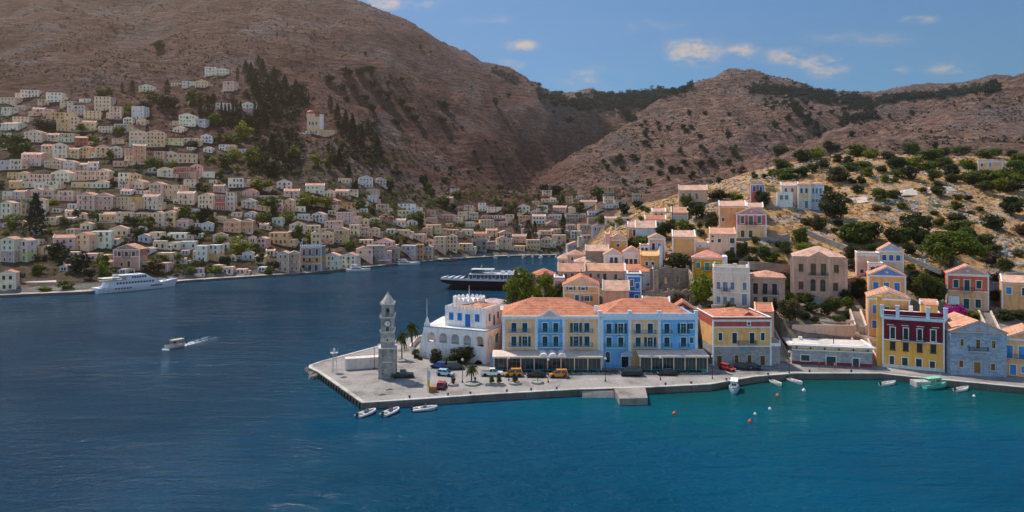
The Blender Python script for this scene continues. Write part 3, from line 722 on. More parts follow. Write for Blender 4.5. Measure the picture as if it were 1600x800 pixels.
# ---------------------------------------------------------------- the hand-measured buildings of the near town
def build_near():
    # ---- the hotel
    HY=164.0
    hb=(.15,.42,.75); hy=(.78,.52,.27)
    def hotel(name,label,u0,u1,parts,wins,balc,vt,extra):
        S=HY/F; uc=(u0+u1)/2; w=(u1-u0)*S; vb=575; h=(vb-vt)*S; d=15.5
        root=thing(name,label,'hotel',(gx(uc,HY),HY,gz(vb,HY)))
        EXTRA.append((uc,HY+1,1.3)); X=gx(uc,HY); CLAMP.append((X-w/2,X+w/2,HY-6,HY+d,1.3))
        b=MB(); mats=[];holes=[]
        for u,v0,v1,wp,st,c in wins:
            x=(u-uc)*S; holes.append((x-wp*S/2,x+wp*S/2,(vb-v1)*S,(vb-v0)*S))
        # each coloured bay is its own stretch of wall
        for a,e,c in parts:
            x0=(a-uc)*S; x1=(e-uc)*S; mats.append(wallmat(c)); mi=len(mats)-1
            bb=MB(); hs=[(q[0]-(x0+x1)/2,q[1]-(x0+x1)/2,q[2],q[3]) for q in holes if x0<(q[0]+q[1])/2<x1]
            front_wall(bb,x1-x0,h,hs,[(h,mi)])
            b.add([(px+(x0+x1)/2,py,pz) for px,py,pz in bb.v],bb.f,mi)
        m0=0; m1=len(mats)-1
        b.add([(-w/2,0,-3),(-w/2,d,-3),(-w/2,d,h),(-w/2,0,h)],[(3,2,1,0)],m0); b.add([(w/2,0,-3),(w/2,d,-3),(w/2,d,h),(w/2,0,h)],[(0,1,2,3)],m1)
        b.add([(-w/2,d,-3),(w/2,d,-3),(w/2,d,h),(-w/2,d,h)],[(3,2,1,0)],m1); b.add([(-w/2,0,h),(w/2,0,h),(w/2,d,h),(-w/2,d,h)],[(0,1,2,3)],m1)
        b.build('wall',mats,root)
        t=MB()
        if 1:
            for x in sorted({(q-uc)*S for p_ in parts for q in p_[:2]}):
                x=min(max(x,-w/2+.3),w/2-.3); t.box(x-.35,x+.35,-.12,0,0,h-.9)
        t.box(-w/2,w/2,-.10,0,h-4.05,h-3.85) if False else None
        t.box(-w/2-.25,w/2+.25,-.35,0,h-.55,h-.2); t.box(-w/2-.15,w/2+.15,-.2,0,h-.9,h-.55)
        t.build('trim',plain((.62,.70,.80),.7,name='trim_paint'),root)
        for u,v0,v1,wp,st,c in wins: put_window(root,(u-uc)*S,(vb-v1)*S,wp*S,(v1-v0)*S,st,c,(.66,.76,.86))
        for a,e,v in balc:
            bw=(e-a)*S; bb=MB(); bb.box(-bw/2,bw/2,-1.1,-.13,-.14,0)
            o=bb.build('balcony',plain((.6,.6,.58),.8,name='slab_stone'),root,loc=(((a+e)/2-uc)*S,0,(vb-v)*S)); link('railing',rail_mesh(bw,1.1,(.02,.22,.30)),o)
        extra(root,w,d,h,S,uc,vb,t)
        return root
    def awning(root,S,uc,vb,a,e,vtop,vbot,dp,posts):
        x0=(a-uc)*S; x1=(e-uc)*S; z1=(vb-vtop)*S; z0=H0-(vbot-VH)*(HY-dp)/F-1.3
        b=MB(); slab(b,(x0,-dp,z0),(x1,-dp,z0),(x1,-.15,z1),(x0,-.15,z1),.08); b.box(x0,x1,-dp-.03,-dp+.03,z0-.4,z0-.02)
        aw=b.build('awning',wallmat((.56,.49,.42)),root)
        for i in range(posts):
            x=x0+.4+(x1-x0-.8)*i/(posts-1); MB().box(x-.12,x+.12,-dp+.2,-dp+.44,0,z0-.05).build('post',plain((.62,.5,.36),.7,name='post_paint'),root)
        g=MB(); n=posts-1
        g.box(x0+.5,x1-.5,-dp+.28,-dp+.33,.9,z0-.5,0); g.box(x0+.45,x1-.45,-dp+.24,-dp+.38,0,.9,1)
        for i in range(n*3+1):
            x=x0+.5+(x1-x0-1.0)*i/(n*3); g.box(x-.04,x+.04,-dp+.24,-dp+.28,.9,z0-.45,1)
        g.build('terrace_glazing',[glassmat(),plain((.03,.20,.26),.6,name='panel_paint')],root)
        return z0
    T=(.005,.06,.085)
    w1=[]
    for u in (803,820,851.6,868.5,900,917):
        w1+= [(u,504.5,518.5,8,'sdoor',T),(u,525.5,540.5,8,'sdoor',T)]
    w1+=[(u,558,574,14,'glass',(.3,.3,.3)) for u in (800,825,855,885,915)]
    w1=[(*q[:4],'open' if (i in (3,8,9)) else q[4],q[5]) for i,q in enumerate(w1)]
    bal=[(794.5,829,519),(842.5,878,519),(891,926,519),(794.5,829,541),(842.5,878,541),(891,926,541)]
    def ex1(root,w,d,h,S,uc,vb,t):
        t=MB(); x=(859-uc)*S; hw=16*S
        t.xz([(x-hw,h-.18),(x+hw,h-.18),(x,h+1.35)],-.3,.3,0); t.build('pediment',wallmat((.66,.52,.38)),root)
        t=MB()
        for s in (-1,1): t.xz([(x+s*(hw+.3),h-.18),(x,h+1.6),(x,h+1.28),(x+s*(hw-.7),h-.18)][::s],-.42,-.3,0)
        t.build('pediment_trim',plain((.7,.76,.84),.7,name='trim_paint'),root)
        r=MB(); e=.05; c=[(-w/2+e,.7,h+.06),(w/2-e,.7,h+.06),(w/2-e,d,h+.06),(-w/2+e,d,h+.06)]; rl=w/2-7.2
        r.add(c+[(-rl,d/2+.3,h+3.3),(rl,d/2+.3,h+3.3)],[(0,1,5,4),(1,2,5),(2,3,4,5),(3,0,4),(3,2,1,0)]); r.build('roof',tilemat(TILE3),root)
        awning(root,S,uc,vb,770,938,546.5,557,5.0,9)
        for i,u in enumerate((848,862,876)):    # three scalloped hoods on the awning
            b=MB(); n=8; rr=6.2*S; pts=[(rr*math.cos(math.pi*k/n),rr*.9*math.sin(math.pi*k/n)) for k in range(n+1)]
            b.xz([(p[0],p[1]) for p in pts],-5.3,-.2); b.build('awning_hood',wallmat((.72,.69,.66)),root,loc=((u-uc)*S,0,H0-(557-VH)*(HY-5.0)/F-1.3-.1))
        MB().box(-.3,.3,-.3,.3,0,1.6).box(-.4,.4,-.4,.4,1.6,1.8).build('chimney',wallmat(WHITE),root,loc=(w/2-.8,2,h+.3))
    hotel('hotel','three-storey yellow and blue hotel with a small cream pediment, left of the flat-parapet block',785,938,[(785,838,hy),(838,881,hb),(881,938,hy)],w1,bal,493,ex1)
    w2=[]
    for u in (951.5,970,997,1016,1042,1068): w2+=[(u,505.5,520.5,8.2,'sdoor',T),(u,527,541.5,8.2,'sdoor',T)]
    w2=[(*q[:4],'open' if (i in (2,7,10)) else q[4],q[5]) for i,q in enumerate(w2)]
    w2+=[(1080.5,505,514,6,'shut',(.03,.13,.2)),(1080.5,527,536,6,'shut',(.03,.13,.2)),(978,556,574,14,'glass',(.2,.12,.08)),(1010,558,574,14,'glass',(.3,.3,.3)),(1040,558,574,14,'glass',(.3,.3,.3)),(1070,558,574,14,'glass',(.3,.3,.3))]
    bal2=[(945,976,520.8),(990,1024,520.8),(1035,1049,520.8),(1061,1075,520.8),(945,976,542),(990,1024,542),(1035,1049,542),(1061,1075,542)]
    def ex2(root,w,d,h,S,uc,vb,t):
        t=MB()
        for a,e in ((937,983),(985,1029),(1031,1088)): 
            x0=(a-uc)*S;x1=(e-uc)*S; t.box(x0+.3,x1-.3,-.1,.25,h-.2,h+.7)
        for u in (937,984,1030,1088): x=(u-uc)*S; t.box(x-.4,x+.4,-.2,.5,h-.2,h+1.15); t.box(x-.5,x+.5,-.3,.6,h+1.15,h+1.3)
        t.build('parapet',plain((.60,.70,.80),.7,name='trim_paint'),root)
        r=MB(); c=[(-w/2+.5,.8,h+.06),(w/2-1.0,.8,h+.06),(w/2-.6,d,h+.06),(-w/2+.2,d,h+.06)]; rl=w/2-6.8
        r.add(c+[(-rl,d/2+.3,h+3.3),(rl,d/2+.3,h+3.3)],[(0,1,5,4),(1,2,5),(2,3,4,5),(3,0,4),(3,2,1,0)]); r.build('roof',tilemat(TILE3),root)
        awning(root,S,uc,vb,992,1099,545,556,5.0,7)
        b=MB(); n=8; rr=10*S; b.xz([(rr*math.cos(math.pi*k/n),rr*.75*math.sin(math.pi*k/n)) for k in range(n+1)],-1.8,-.14); b.build('door_canopy',wallmat((.35,.48,.62)),root,loc=((977.5-uc)*S,0,(vb-555)*S))
        link('window',frame_mesh(1.1,2.0,(.5,.65,.8),arch=True),root,((949.5-uc)*S,0,(vb-566)*S)); 
        link('pane',pane_mesh(1.1,2.0,(.05,.1,.12),True),root,((949.5-uc)*S,-.045,(vb-566)*S))
    hotel('hotel','blue and yellow hotel block with flat parapet posts and red hipped roof, beside the jetty',938.6,1090,[(938.6,984,hb),(984,1030,hy),(1030,1090,hb)],w2,bal2,494,ex2)

    # ---- quayside row to the right of the hotel
    def sign(root,w,d,h,S,uc,vb):
        MB().box(-.75,.75,-.1,-.02,-.3,.3).build('sign_panel',plain((.05,.32,.5),.5,name='sign_paint'),root,loc=((1161-uc)*S,0,(vb-546)*S))
        x=(1180-uc)*S
        t=MB(); t.xz([(-9*S,0),(9*S,0),(0,6*S)],-.05,.2); t.build('pediment',wallmat(RED),root,loc=((1170-uc)*S,0,h+.9))
        MB().add([(-w/2+1,1,h+.3),(w/2-1,1,h+.3),(w/2-1,d-1,h+.3),(-w/2+1,d-1,h+.3),(0,d/2,h+1.9)],[(0,1,4),(1,2,4),(2,3,4),(3,0,4)]).build('roof_tiles',tilemat(TILE3),root)
        # stone terrace that carries on to the right of the ground floor
        MB().box(w/2+.02,w/2+2.2,.05,9,-1,(vb-541)*S).build('terrace',stonemat((.34,.33,.34)),root)
        p=MB(); p.box(w/2+.1,w/2+2.3,-.05,.2,(vb-541)*S,(vb-536)*S); p.box(w/2+2.1,w/2+2.3,.2,8,(vb-541)*S,(vb-533)*S); p.build('terrace_wall',plain(WHITE,.7,name='trim_paint'),root)
    D=(.012,.014,.018)
    w=[(1125.5,520,532,6,'glass',D),(1147.7,520,537,7.5,'glass',D),(1175,520,537,7.5,'glass',D),(1191.7,520,532,6,'glass',D)]
    w+=[(1124,556,571,7,'door',BROWN,BEIGE),(1150.7,555,566,5.5,'shut',BROWN,BEIGE),(1171,555,566,5.5,'shut',BROWN,BEIGE),(1191.5,556,571,7,'door',BROWN,BEIGE)]
    w+=[(1170,503.5,507.5,4,'glass',D)]
    bld('house','yellow house over a grey stone ground floor, with a deep red parapet band',1114,1205,499,571,166.5,15,[(511,RED),(541,(.78,.48,.18)),(571,(.35,.34,.35))],('flat',3),w,[(1152,1180,537.5)],turn=0.0,stone=[(.35,.34,.35)],extra=sign,tile=TILE3)
    def lowx(root,w,d,h,S,uc,vb):
        r=MB(); r.box(-w/2-.9,w/2+.6,-1.3,d,h,h+.35); r.build('roof_slab',concrete((.56,.53,.50),'roof_screed'),root)
        k=MB()
        for i in range(6): x=-w/2+1+(w-2)*i/5; k.yz([(-.0,h-.1),(-1.0,h-.02),(-.0,h-.9)],x-.1,x+.1)
        k.build('bracket',plain((.12,.08,.05),.7,name='bracket_paint'),root)
        MB().box(-w/2-.05,w/2+.05,-.08,-.0,0,.75).build('plinth',plain((.22,.03,.03),.7,name='plinth_paint'),root)
        MB().box(-.4,.4,-.4,.4,0,.8).build('roof_vent',wallmat(WHITE),root,loc=(-w/2+3,6,h+.35))
        c=MB(); c.lathe([(.1,0),(.1,1.6),(.22,1.65),(.22,1.9)],8); c.build('flue',plain(DARK,.6,name='iron_paint'),root,loc=(1.0,2.5,h+.35))
    w=[(1260,556.5,565.5,13,'shut',(.02,.09,.08)),(1298.5,557,571,14,'door',(.02,.08,.08)),(1335,558.5,571,9,'door',(.02,.08,.08))]
    gs=(.40,.39,.42)
    bld('quay_shed','low grey stone building with a flat concrete roof and yellow frieze',1240,1359,542,571,166.5,9,[(548.5,(.66,.44,.17)),(571,gs)],('flat',1),w,stone=[gs],cat='building',extra=lowx,pil=False,turn=.5)
    def crim(root,w,d,h,S,uc,vb):
        t=MB(); t.box(-w/2-.35,w/2+.35,-.45,0,h-.25,h+.1); t.box(-w/2-.2,w/2+.2,-.25,-.0,h-.6,h-.25)
        for u in (1384,1405.5,1446.5,1470): x=(u-uc)*S; t.box(x-.38,x+.38,-.14,.42,h+.1,h+2.6); t.box(x-.48,x+.48,-.22,.5,h+2.6,h+2.8)
        t.build('parapet_post',plain((.60,.70,.82),.7,name='trim_paint'),root)
        MB().box(-w/2+.2,w/2-.2,-.02,.2,h+.12,h+1.45).build('parapet_panel',wallmat(CRIMSON),root)
        hut=MB().box(-1.75,1.75,0,3,0,2.7,0).build('roof_room',wallmat((.72,.46,.16)),root,loc=((1452.5-uc)*S,6.2,h+.1))
        r=MB(); slab(r,(-1.95,-.3,2.5),(1.95,-.3,2.5),(1.95,3.2,3.6),(-1.95,3.2,3.6),.15); r.box(-1.95,-1.7,-.2,3.2,2.4,3.3,1); r.box(1.7,1.95,-.2,3.2,2.4,3.3,1); r.build('roof_tiles',[tilemat(TILE2),plain(WHITE,.7,name='trim_paint')],hut)
        MB().box(-.4,.4,-.4,.4,0,1.6).build('chimney',wallmat(WHITE),root,loc=((1428-uc)*S,8.5,h+.2))
        py=MB(); py.box(-.55,.55,0,1.2,-4,(vb-466)*S); py.build('side_pylon',wallmat((.82,.45,.10)),root,loc=(-w/2-.62,.6,0))
        for wu in (1395.7,1415.7,1436.5,1456.7): MB().box(-.75,.75,-.16,0,0,.14).build('window_hood',plain(WHITE,.7,name='trim_paint'),root,loc=((wu-uc)*S,0,(vb-510)*S))
        b=MB(); b.box(-w/2-.05,w/2+.05,-.1,0,0,.9); b.build('plinth',plain((.66,.62,.58),.8,name='trim_paint'),root)
    us=(1395.7,1415.7,1436.5,1456.7); V=(.012,.02,.028)
    w=[(u,513.5,531,7,'glass',V) for u in us]+[(u,537,549,6,'glass',V,(.03,.035,.04)) for u in us]+[(1394.5,559,572,7,'glass',(.1,.2,.2)),(1414.3,560,577,8.5,'door',(.012,.06,.06)),(1435.3,560,577,8.5,'door',(.012,.06,.06)),(1455.3,562,575,7.5,'glass',V)]
    bld('house','crimson and golden yellow quayside house with white-blue parapet posts on its flat roof',1380,1473,497,578,162.4,12.5,[(533.5,CRIMSON),(578,(.84,.45,.10))],('flat',1),w,[(1409,1445,533)],extra=crim)
    sb=(.30,.38,.50)
    w=[(1505.5,531,541,4.5,'glass',(.4,.33,.26),BEIGE),(1528.5,531,544.5,5.5,'glass',(.4,.33,.26),BEIGE),(1550.5,532,543,4.5,'glass',(.4,.33,.26),BEIGE),(1504,564.5,574.5,5.5,'shut',(.16,.09,.05),BEIGE),(1527,566,583,9,'door',(.30,.14,.06),BEIGE),(1549.3,567.5,577.5,5.5,'shut',(.16,.09,.05),BEIGE),(1529.5,511.5,515,3.5,'glass',V)]
    bld('house','plain blue-grey stone house with orange gable roof and brown wooden door',1489,1569,518,587,156.3,13,[(587,sb)],('p',17),w,[(1514,1541,548)],turn=.35,stone=[sb],pil=False,tile=(.58,.31,.20),trim=(.60,.40,.30),pedc=(.34,.40,.48))
    w=[(1579,542,561,9,'sdoor',BLUE),(1597,542,561,9,'sdoor',BLUE),(1584,572,588,9,'door',BLUE),(1600,573,583,7,'shut',BLUE)]
    bld('house','peach house with bright blue doors beside the blue-grey stone house',1570,1640,530,589,154.8,11,[(589,(.76,.48,.24))],('p',14),w,[(1572,1622,561)],tile=(.57,.31,.20))

    # ---- second and third rows on the right
    YL=(.82,.45,.16)
    w=[(u,478,491,8,'shut',(.10,.28,.62)) for u in (1368,)]+[(u,502,514,7,'shut',(.06,.2,.5)) for u in (1367,)]+[(1386,480,488,7,'glass',V)]
    bld('house','yellow house with red-trimmed pediment directly behind the crimson quayside house',1357,1420,466,526,177,11,[(526,YL)],('p',12),w,pedc=(.74,.44,.17))
    w=[(u,441.5,456,8,'shut',(.05,.22,.58)) for u in (1369,1385,1401)]+[(u,468,480,8,'shut',(.05,.22,.58)) for u in (1369,1385,1401)]
    bld('house','yellow house with a blue triangular pediment and three blue shutters, middle of its stepped row',1358,1414,430,490,190,10,[(490,(.76,.46,.17))],('p',13),w,pedc=(.14,.27,.62))
    w=[(u,398.5,407,6.5,'shut',(.03,.13,.40)) for u in (1382,1392.5,1403)]
    bld('house','narrow pale yellow house with powder blue pediment, highest of its stepped row',1374,1411,391.5,425,203,9,[(409,(.74,.58,.34)),(425,(.72,.56,.38))],('p',11),w,pedc=(.35,.46,.66))
    w=[(1347,421,427,5,'glass',V)]
    bld('house','cream flat-roofed house with a bare side wall left of the stepped yellow row',1339,1373,397,428,205,9,[(428,(.72,.56,.38))],('flat',1.5),w)
    w=[(1364,417,422,7,'glass',V)]
    bld('house','small flat-roofed house with orange-red wall between two pedimented yellow houses',1357,1379,413,445,198,5,[(413.5,(.72,.56,.3)),(445,SALMON)],('flat',1.5),w)
    w=[(u,438,450,7.5,'shut',(.01,.085,.07)) for u in (1494.5,1528.5)]+[(1511,437.5,454,8,'sdoor',(.01,.085,.07))]+[(1510,467,482.5,8.5,'door',(.01,.10,.09)),(1527.5,467,480,8,'shut',(.01,.085,.07)),(1493,467,480,8,'glass',V)]
    def awn(root,w,d,h,S,uc,vb):
        b=MB(); slab(b,(-1.3,-1.2,-1.9),(1.3,-1.2,-1.9),(1.3,-.12,.4),(-1.3,-.12,.4),.05); b.build('awning',plain((.75,.78,.80),.8,name='canvas'),root,loc=((1493.5-uc)*S,0,(vb-466)*S))
    bld('house','red and peach two-storey house with green shutters and a white ground-floor blind',1481,1543,428,483,195,11,[(431,(.7,.62,.5)),(455,(.64,.15,.08)),(483,(.74,.48,.27))],('p',13),w,[(1500,1522,454)],extra=awn,pedc=(.6,.36,.27),tile=(.60,.30,.22))
    w=[(1577.5,450,460.5,8,'shut',(.03,.26,.6)),(1601,450,462,8,'glass',V)]
    bld('house','ochre yellow house with one blue-shuttered window and pink tiled roof, right of a stony lane',1567,1632,442,484,188,9,[(484,(.72,.44,.18))],('gs',9),w,tile=TILEP)
    # mansion, white and brown neighbours
    MB_=(.56,.38,.26)
    w=[(u,413,425.5,7.5,'shut',(.12,.075,.05),(.5,.36,.26)) for u in (1252,1306)]+[(u,412,430,8,'sdoor',(.12,.075,.05),(.5,.36,.26)) for u in (1271,1286.5)]+[(1304.8,441,453.5,7.5,'shut',(.12,.075,.05),(.5,.36,.26)),(1252,441,453,7.5,'shut',(.12,.075,.05),(.5,.36,.26))]
    w+=[(u,440,455,8,'archdoor',(.3,.17,.08),(.5,.36,.26)) for u in (1270.5,1285.5)]
    def mans(root,w,d,h,S,uc,vb):
        t=MB(); hw=15*S; t.xz([(-hw,h-.1),(hw,h-.1),(0,h+1.6)],-.3,.6); t.build('pediment',wallmat(MB_),root)
        q=MB()
        for u in (1240,1264,1294,1318): x=(u-uc)*S; q.box(x-.4,x+.4,-.16,0,0,h-.55)
        q.build('pilaster',wallmat((.60,.44,.32)),root)
        # outside stair to the arched doors
        s=MB()
        for i in range(10): s.box(3.02+i*.42,3.44+i*.42,-2.2,-.2,-2,1.7-i*.17)
        s.box(-3.0,3.0,-2.2,-.2,-2,1.75); s.build('stair',concrete((.45,.40,.36),'stair_stone'),root)
    bld('mansion','large bare beige two-storey mansion with hipped roof and small pediment',1240,1319,401,474,200,13,[(432,MB_),(474,(.60,.41,.29))],('hip',15),w,[(1263.6,1293.5,431)],cat='mansion',extra=mans,trim=(.55,.42,.32),tile=TILEP,pil=False)
    gb=(.20,.24,.33)
    w=[(u,441,452.5,6,'shut',gb) for u in (1122.7,1144.5,1163)]+[(1133.3,441,455,7.5,'sdoor',gb)]+[(u,463.5,473.5,6,'shut',gb) for u in (1122.7,1133)]+[(1144,465,476,7,'door',gb),(1162.7,459,476,7.5,'sdoor',gb)]
    def wh(root,w,d,h,S,uc,vb):
        for x,y in ((-.5,3),(1.2,6.5)): MB().box(-.5,.5,-.4,.4,0,1.5).box(-.6,.6,-.5,.5,1.5,1.7).build('chimney',wallmat((.6,.55,.5)),root,loc=(x,y,h))
        for x in (-w/2+.3,w/2-.3): MB().lathe([(.3,0),(.3,.8),(.15,1.0),(.28,1.3),(0,1.7)],8).build('urn',plain(WHITE,.7,name='trim_paint'),root,loc=(x,.4,h+1.0))
    bld('house','white flat-roofed house with blue-grey shutters beside a brown neglected house',1115,1171,424,477,188,10,[(457,(.70,.63,.52)),(477,(.66,.58,.47))],('flat',6),w,[(1126,1141,455)],extra=wh)
    w=[(u,443,460,7.5,'sdoor',(.03,.025,.022),(.45,.36,.29)) for u in (1180.7,1195.5,1210)]+[(u,464.5,476,6.5,'shut',(.13,.09,.06),(.45,.36,.29)) for u in (1180.7,1210.5)]+[(1195.5,464.5,481,7.5,'door',(.03,.025,.022),(.45,.36,.29))]
    bld('house','neglected brownish beige house with dark tall doors and low hipped roof',1172.5,1226,433,482,188.4,11,[(461,(.42,.31,.24)),(482,(.50,.35,.25))],('hip',8),w,[(1190,1216,460)],trim=(.42,.33,.27),pil=False)
    OR=(.78,.42,.03); GR=(.10,.30,.22)
    w=[(1091,410.5,419,6,'shut',GR),(1105,410.5,422,7,'sdoor',GR),(1120,410.5,419,6,'shut',GR)]
    def side_white(root,w,d,h,S,uc,vb):
        MB().box(w/2+.02,w/2+1.2,.3,d-.5,-3,h+.4).build('side_wall',wallmat((.72,.74,.76)),root)
    bld('house','deep orange-yellow house with green shutters and pinkish hipped roof',1082,1130,402.5,431,212,10,[(431,OR)],('hip',11),w,[(1097,1112,422)],extra=side_white,tile=(.58,.26,.2))
    w=[(1113.5,368,371,4,'glass',V),(1124,373,379,5,'glass',V),(1113.5,375,379,4,'glass',V),(1144,372,380,7,'glass',V),(1144,386,394,7,'glass',V)]
    bld('house','tall cream house with few small windows below the pink pedimented house',1109,1150,366,404,221,9,[(404,(.70,.54,.36))],('mono',9),w,pil=False)
    PK=(.52,.14,.17)
    w=[(u,337.5,349,6,'glass',V) for u in (1160,1186)]+[(1173.3,337.5,351,7,'glass',V)]+[(u,360,370.5,6,'glass',V) for u in (1160.5,1172.8)]
    bld('house','magenta pink over yellow house with white pediment, standing high on the slope',1151,1197,334,372,232,10,[(352,PK),(372,(.74,.53,.27))],('p',10),w,[(1165,1182,351.5)],pedc=(.62,.3,.3))
    bld('house','large plain ochre house with pink roof behind the magenta pink pediment house',1124,1165,322,357,241,11,[(357,(.70,.42,.18))],('gs',8),[(1130,340,346,4,'glass',V)],tile=TILEP)
    bld('house','small cream house with pink tiled roof half hidden behind the magenta house',1168,1192,324,340,246,8,[(340,CREAM)],('gs',7),[],tile=TILEP)
    w=[(u,291,299,4.5,'shut',DKBLUE) for u in (1178.5,1189)]
    bld('house','small rosy red house with pale blue pediment among trees on the upper slope',1172.5,1195,287,316,262,8,[(316,(.45,.14,.13))],('p',5),w,pedc=(.4,.52,.68))
    w=[(1221,305,312,5,'shut',GR),(1229,305,312,5,'shut',GR)]
    bld('house','low white house with green shutters beside the pale yellow tall house',1215,1238,302,322,260,7,[(322,(.70,.72,.72))],('flat',1.5),w)
    w=[(1252.5,294,302,4,'shut',DKBLUE),(1260,294,302,4,'shut',DKBLUE),(1260,314,325,5,'door',(.1,.3,.3))]
    bld('house','tall pale yellow house joined to a pale blue-white one, by a big dark tree',1247.5,1266,287,327,262,8,[(311,(.72,.58,.3)),(327,(.6,.58,.58))],('hip',4),w)
    w=[(u,294,302.5,3.5,'shut',(.10,.24,.38)) for u in (1271,1276,1282)]+[(u,311,316,3.5,'shut',(.10,.24,.38)) for u in (1271,1276)]
    bld('house','pale blue-white house with narrow shutters joined to the tall pale yellow house',1266.5,1287,287,327,262.3,8,[(327,(.56,.62,.70))],('hip',4),w)
    bld('house','long low house with pink roof behind the white green-shuttered house on the upper slope',1221,1247,290,306,270,7,[(306,(.58,.6,.6))],('gs',5),[(1228,294,300,4,'glass',V),(1238,294,300,4,'glass',V)],tile=TILEP)
    w=[(u,302,306,4,'glass',V) for u in (1068,1078,1088)]+[(1089,304,311,4,'glass',V)]
    bld('house','long beige stone house with pink roof on the ridge, left of the high pink house',1061,1105,297,313,275,9,[(313,(.55,.42,.30))],('gs',8),w,tile=TILEP,trim=(.6,.5,.4),pil=False)
    w=[(1025,331,336,4,'glass',V),(1034,331,336,4,'glass',V)]
    bld('house','small orange-yellow house with white corners above the blue-walled cottage',1019,1040,331,346,262,8,[(346,(.72,.42,.12))],('gs',5),w,tile=TILEP)
    bld('house','low cottage with white-blue wall and orange tiled roof near the dark slope trees',1049,1075,332,344,264,8,[(337,(.7,.42,.16)),(344,(.5,.58,.66))],('gs',8),[],tile=(.6,.33,.22))
    bld('house','long cream house with red tiled roof behind the small orange-yellow house',1008,1040,343,356,255,7,[(356,CREAM)],('gs',6),[(1016,347,352,3,'glass',V),(1028,347,352,3,'glass',V)],tile=TILE3)
    w=[(965.5,381,385.5,4.5,'glass',V),(970,374,377,3,'glass',V)]
    bld('house','ochre gabled house with white verges beside the dark stone ruin slope',952,980,374,394,244,9,[(394,(.68,.42,.12))],('p',9),w,pedc=(.74,.5,.36))
    bld('house','narrow pink house attached to the left of the ochre gabled house',946,953,366,394,243,8,[(394,(.68,.46,.4))],('mono',1.5),[],tile=TILEP,pil=False)
    bld('house','orange narrow house with dark red door bay, left of a pale blue-walled house',981,995,355,378,250,8,[(378,(.66,.33,.12))],('gs',8),[(991,359,368,4,'door',(.2,.03,.03))],tile=TILEP)
    bld('house','house with pale blue wall under a broad pink roof, above a green garden',993,1025,356,372,248,9,[(372,(.52,.60,.68))],('gs',10),[],tile=TILEP,pil=False)
    w=[(1021,380,391,4.5,'door',V),(1030,380,391,5,'door',(.06,.32,.55)),]
    bld('house','pink-fronted orange house with a blue door and white-edged pediment',1014,1039,372,407,225,13,[(391,(.62,.42,.36)),(407,(.7,.36,.16))],('p',6),w,[(1016,1036,391.5)],pedc=(.66,.42,.33))
    bld('house','low peach house tucked left of the pink-fronted house with blue door',1000,1014,384,402,226,7,[(402,(.66,.40,.27))],('flat',1),[(1004,387,394,4,'glass',V),(1010,387,394,4,'glass',V)])
    bld('house','big blank ochre house with pink roof, to the right of the pink-fronted house',1051,1086,370,397,222,11,[(397,(.70,.43,.17))],('gs',9),[],tile=TILEP)
    bld('house','low ochre annexe with a white flat terrace joined to the big blank ochre house',1086.5,1108,381,398,224,9,[(386,(.72,.7,.66)),(398,(.68,.42,.17))],('flat',1.5),[(1094,375+8,386,3,'glass',V)])
    w=[(955.5,402,412,5,'sdoor',(.04,.06,.14)),(962.5,402,412,5,'glass',V),(948,403,411,4.5,'shut',(.6,.58,.58))]
    bld('house','pale grey-white neoclassical house with pediment above a long weathered row',943.5,972,398,417,222,9,[(417,(.66,.63,.58))],('p',8),w,[(952,966,412.5)],pedc=(.62,.6,.5))
    w=[(u,404,413,5,'glass',V) for u in (979,986,993)]
    bld('house','white house with an open pillared terrace and pink pediment in the dense cluster',974,1001,394,416,222.5,9,[(404,(.76,.74,.72)),(416,(.7,.68,.66))],('p',8),w,pedc=(.66,.5,.44))
    w=[(1010.5,409,415,4.5,'glass',(.2,.1,.05)),(1020,409,415,4.5,'glass',(.2,.1,.05))]
    def wgab(root,w,d,h,S,uc,vb):
        MB().yz([(-.3,-6),(d+2,-6),(d+2,h+.6),(-.3,h+3.2)],w/2+.02,w/2+1.0).build('side_wall',wallmat((.70,.72,.76)),root)
    bld('house','ochre house with sloping roofline ending in a white party wall',1001,1030,400,419,213,8,[(419,(.72,.40,.13))],('mono',5),w,extra=wgab,pil=False,tile=(.7,.42,.2))
    st=(.34,.27,.22)
    bld('stone_barn','old brown stone barn with a pale orange roof beside the rock slope',915,951,392,408,232,8,[(408,st)],('gs',8),[],stone=[st],cat='barn',tile=TILEP,trim=(.6,.45,.38),pil=False)
    wr=[(u,427,434,4,'shut',(.13,.09,.08)) for u in (884,894,905)]
    bld('house','weathered beige terrace house under orange tiles, nearest the harbour in its long row',872,914,424,443,214,8,[(443,(.48,.35,.26))],('gs',11),wr,tile=TILE2,trim=(.55,.42,.34),pil=False)
    wr=[(u,427.5,434,4,'shut',(.13,.09,.08)) for u in (923,935)]+[(945,427.5,441,5,'door',(.1,.06,.05)),(962,428,436,4.5,'shut',(.13,.09,.08))]
    bld('house','weathered beige terrace house with a tall dark door, middle of the long row',914.5,976,423,443,214.3,8,[(443,(.55,.42,.32))],('gs',10),wr,tile=(.60,.34,.22),trim=(.6,.47,.38),pil=False)
    bld('house','house with broad orange roof and white gable end, right end of the long weathered row',977,1020,424,452,210,9,[(452,(.66,.62,.58))],('gs',9),[(990,430,436,4,'glass',V)],tile=(.56,.22,.11))
    for (a,e,vt,vb2,Y,t,lb) in ((886,912,398,412,250,TILE2,'low house with a wide orange roof by the inner harbour, left of the stone barn'),(872,893,404,420,262,TILEP,'small pale house with pink roof at the inner harbour edge'),(898,930,409,424,231,TILEP,'house with pale pink hipped roof just below the stone barn')):
        bld('house',lb,a,e,vt,vb2,Y,8,[(vb2,(.62,.44,.34))],('hip',7),[(a+8,vt+4,vt+9,3,'glass',V)],tile=t)
    BL=(.03,.22,.58)
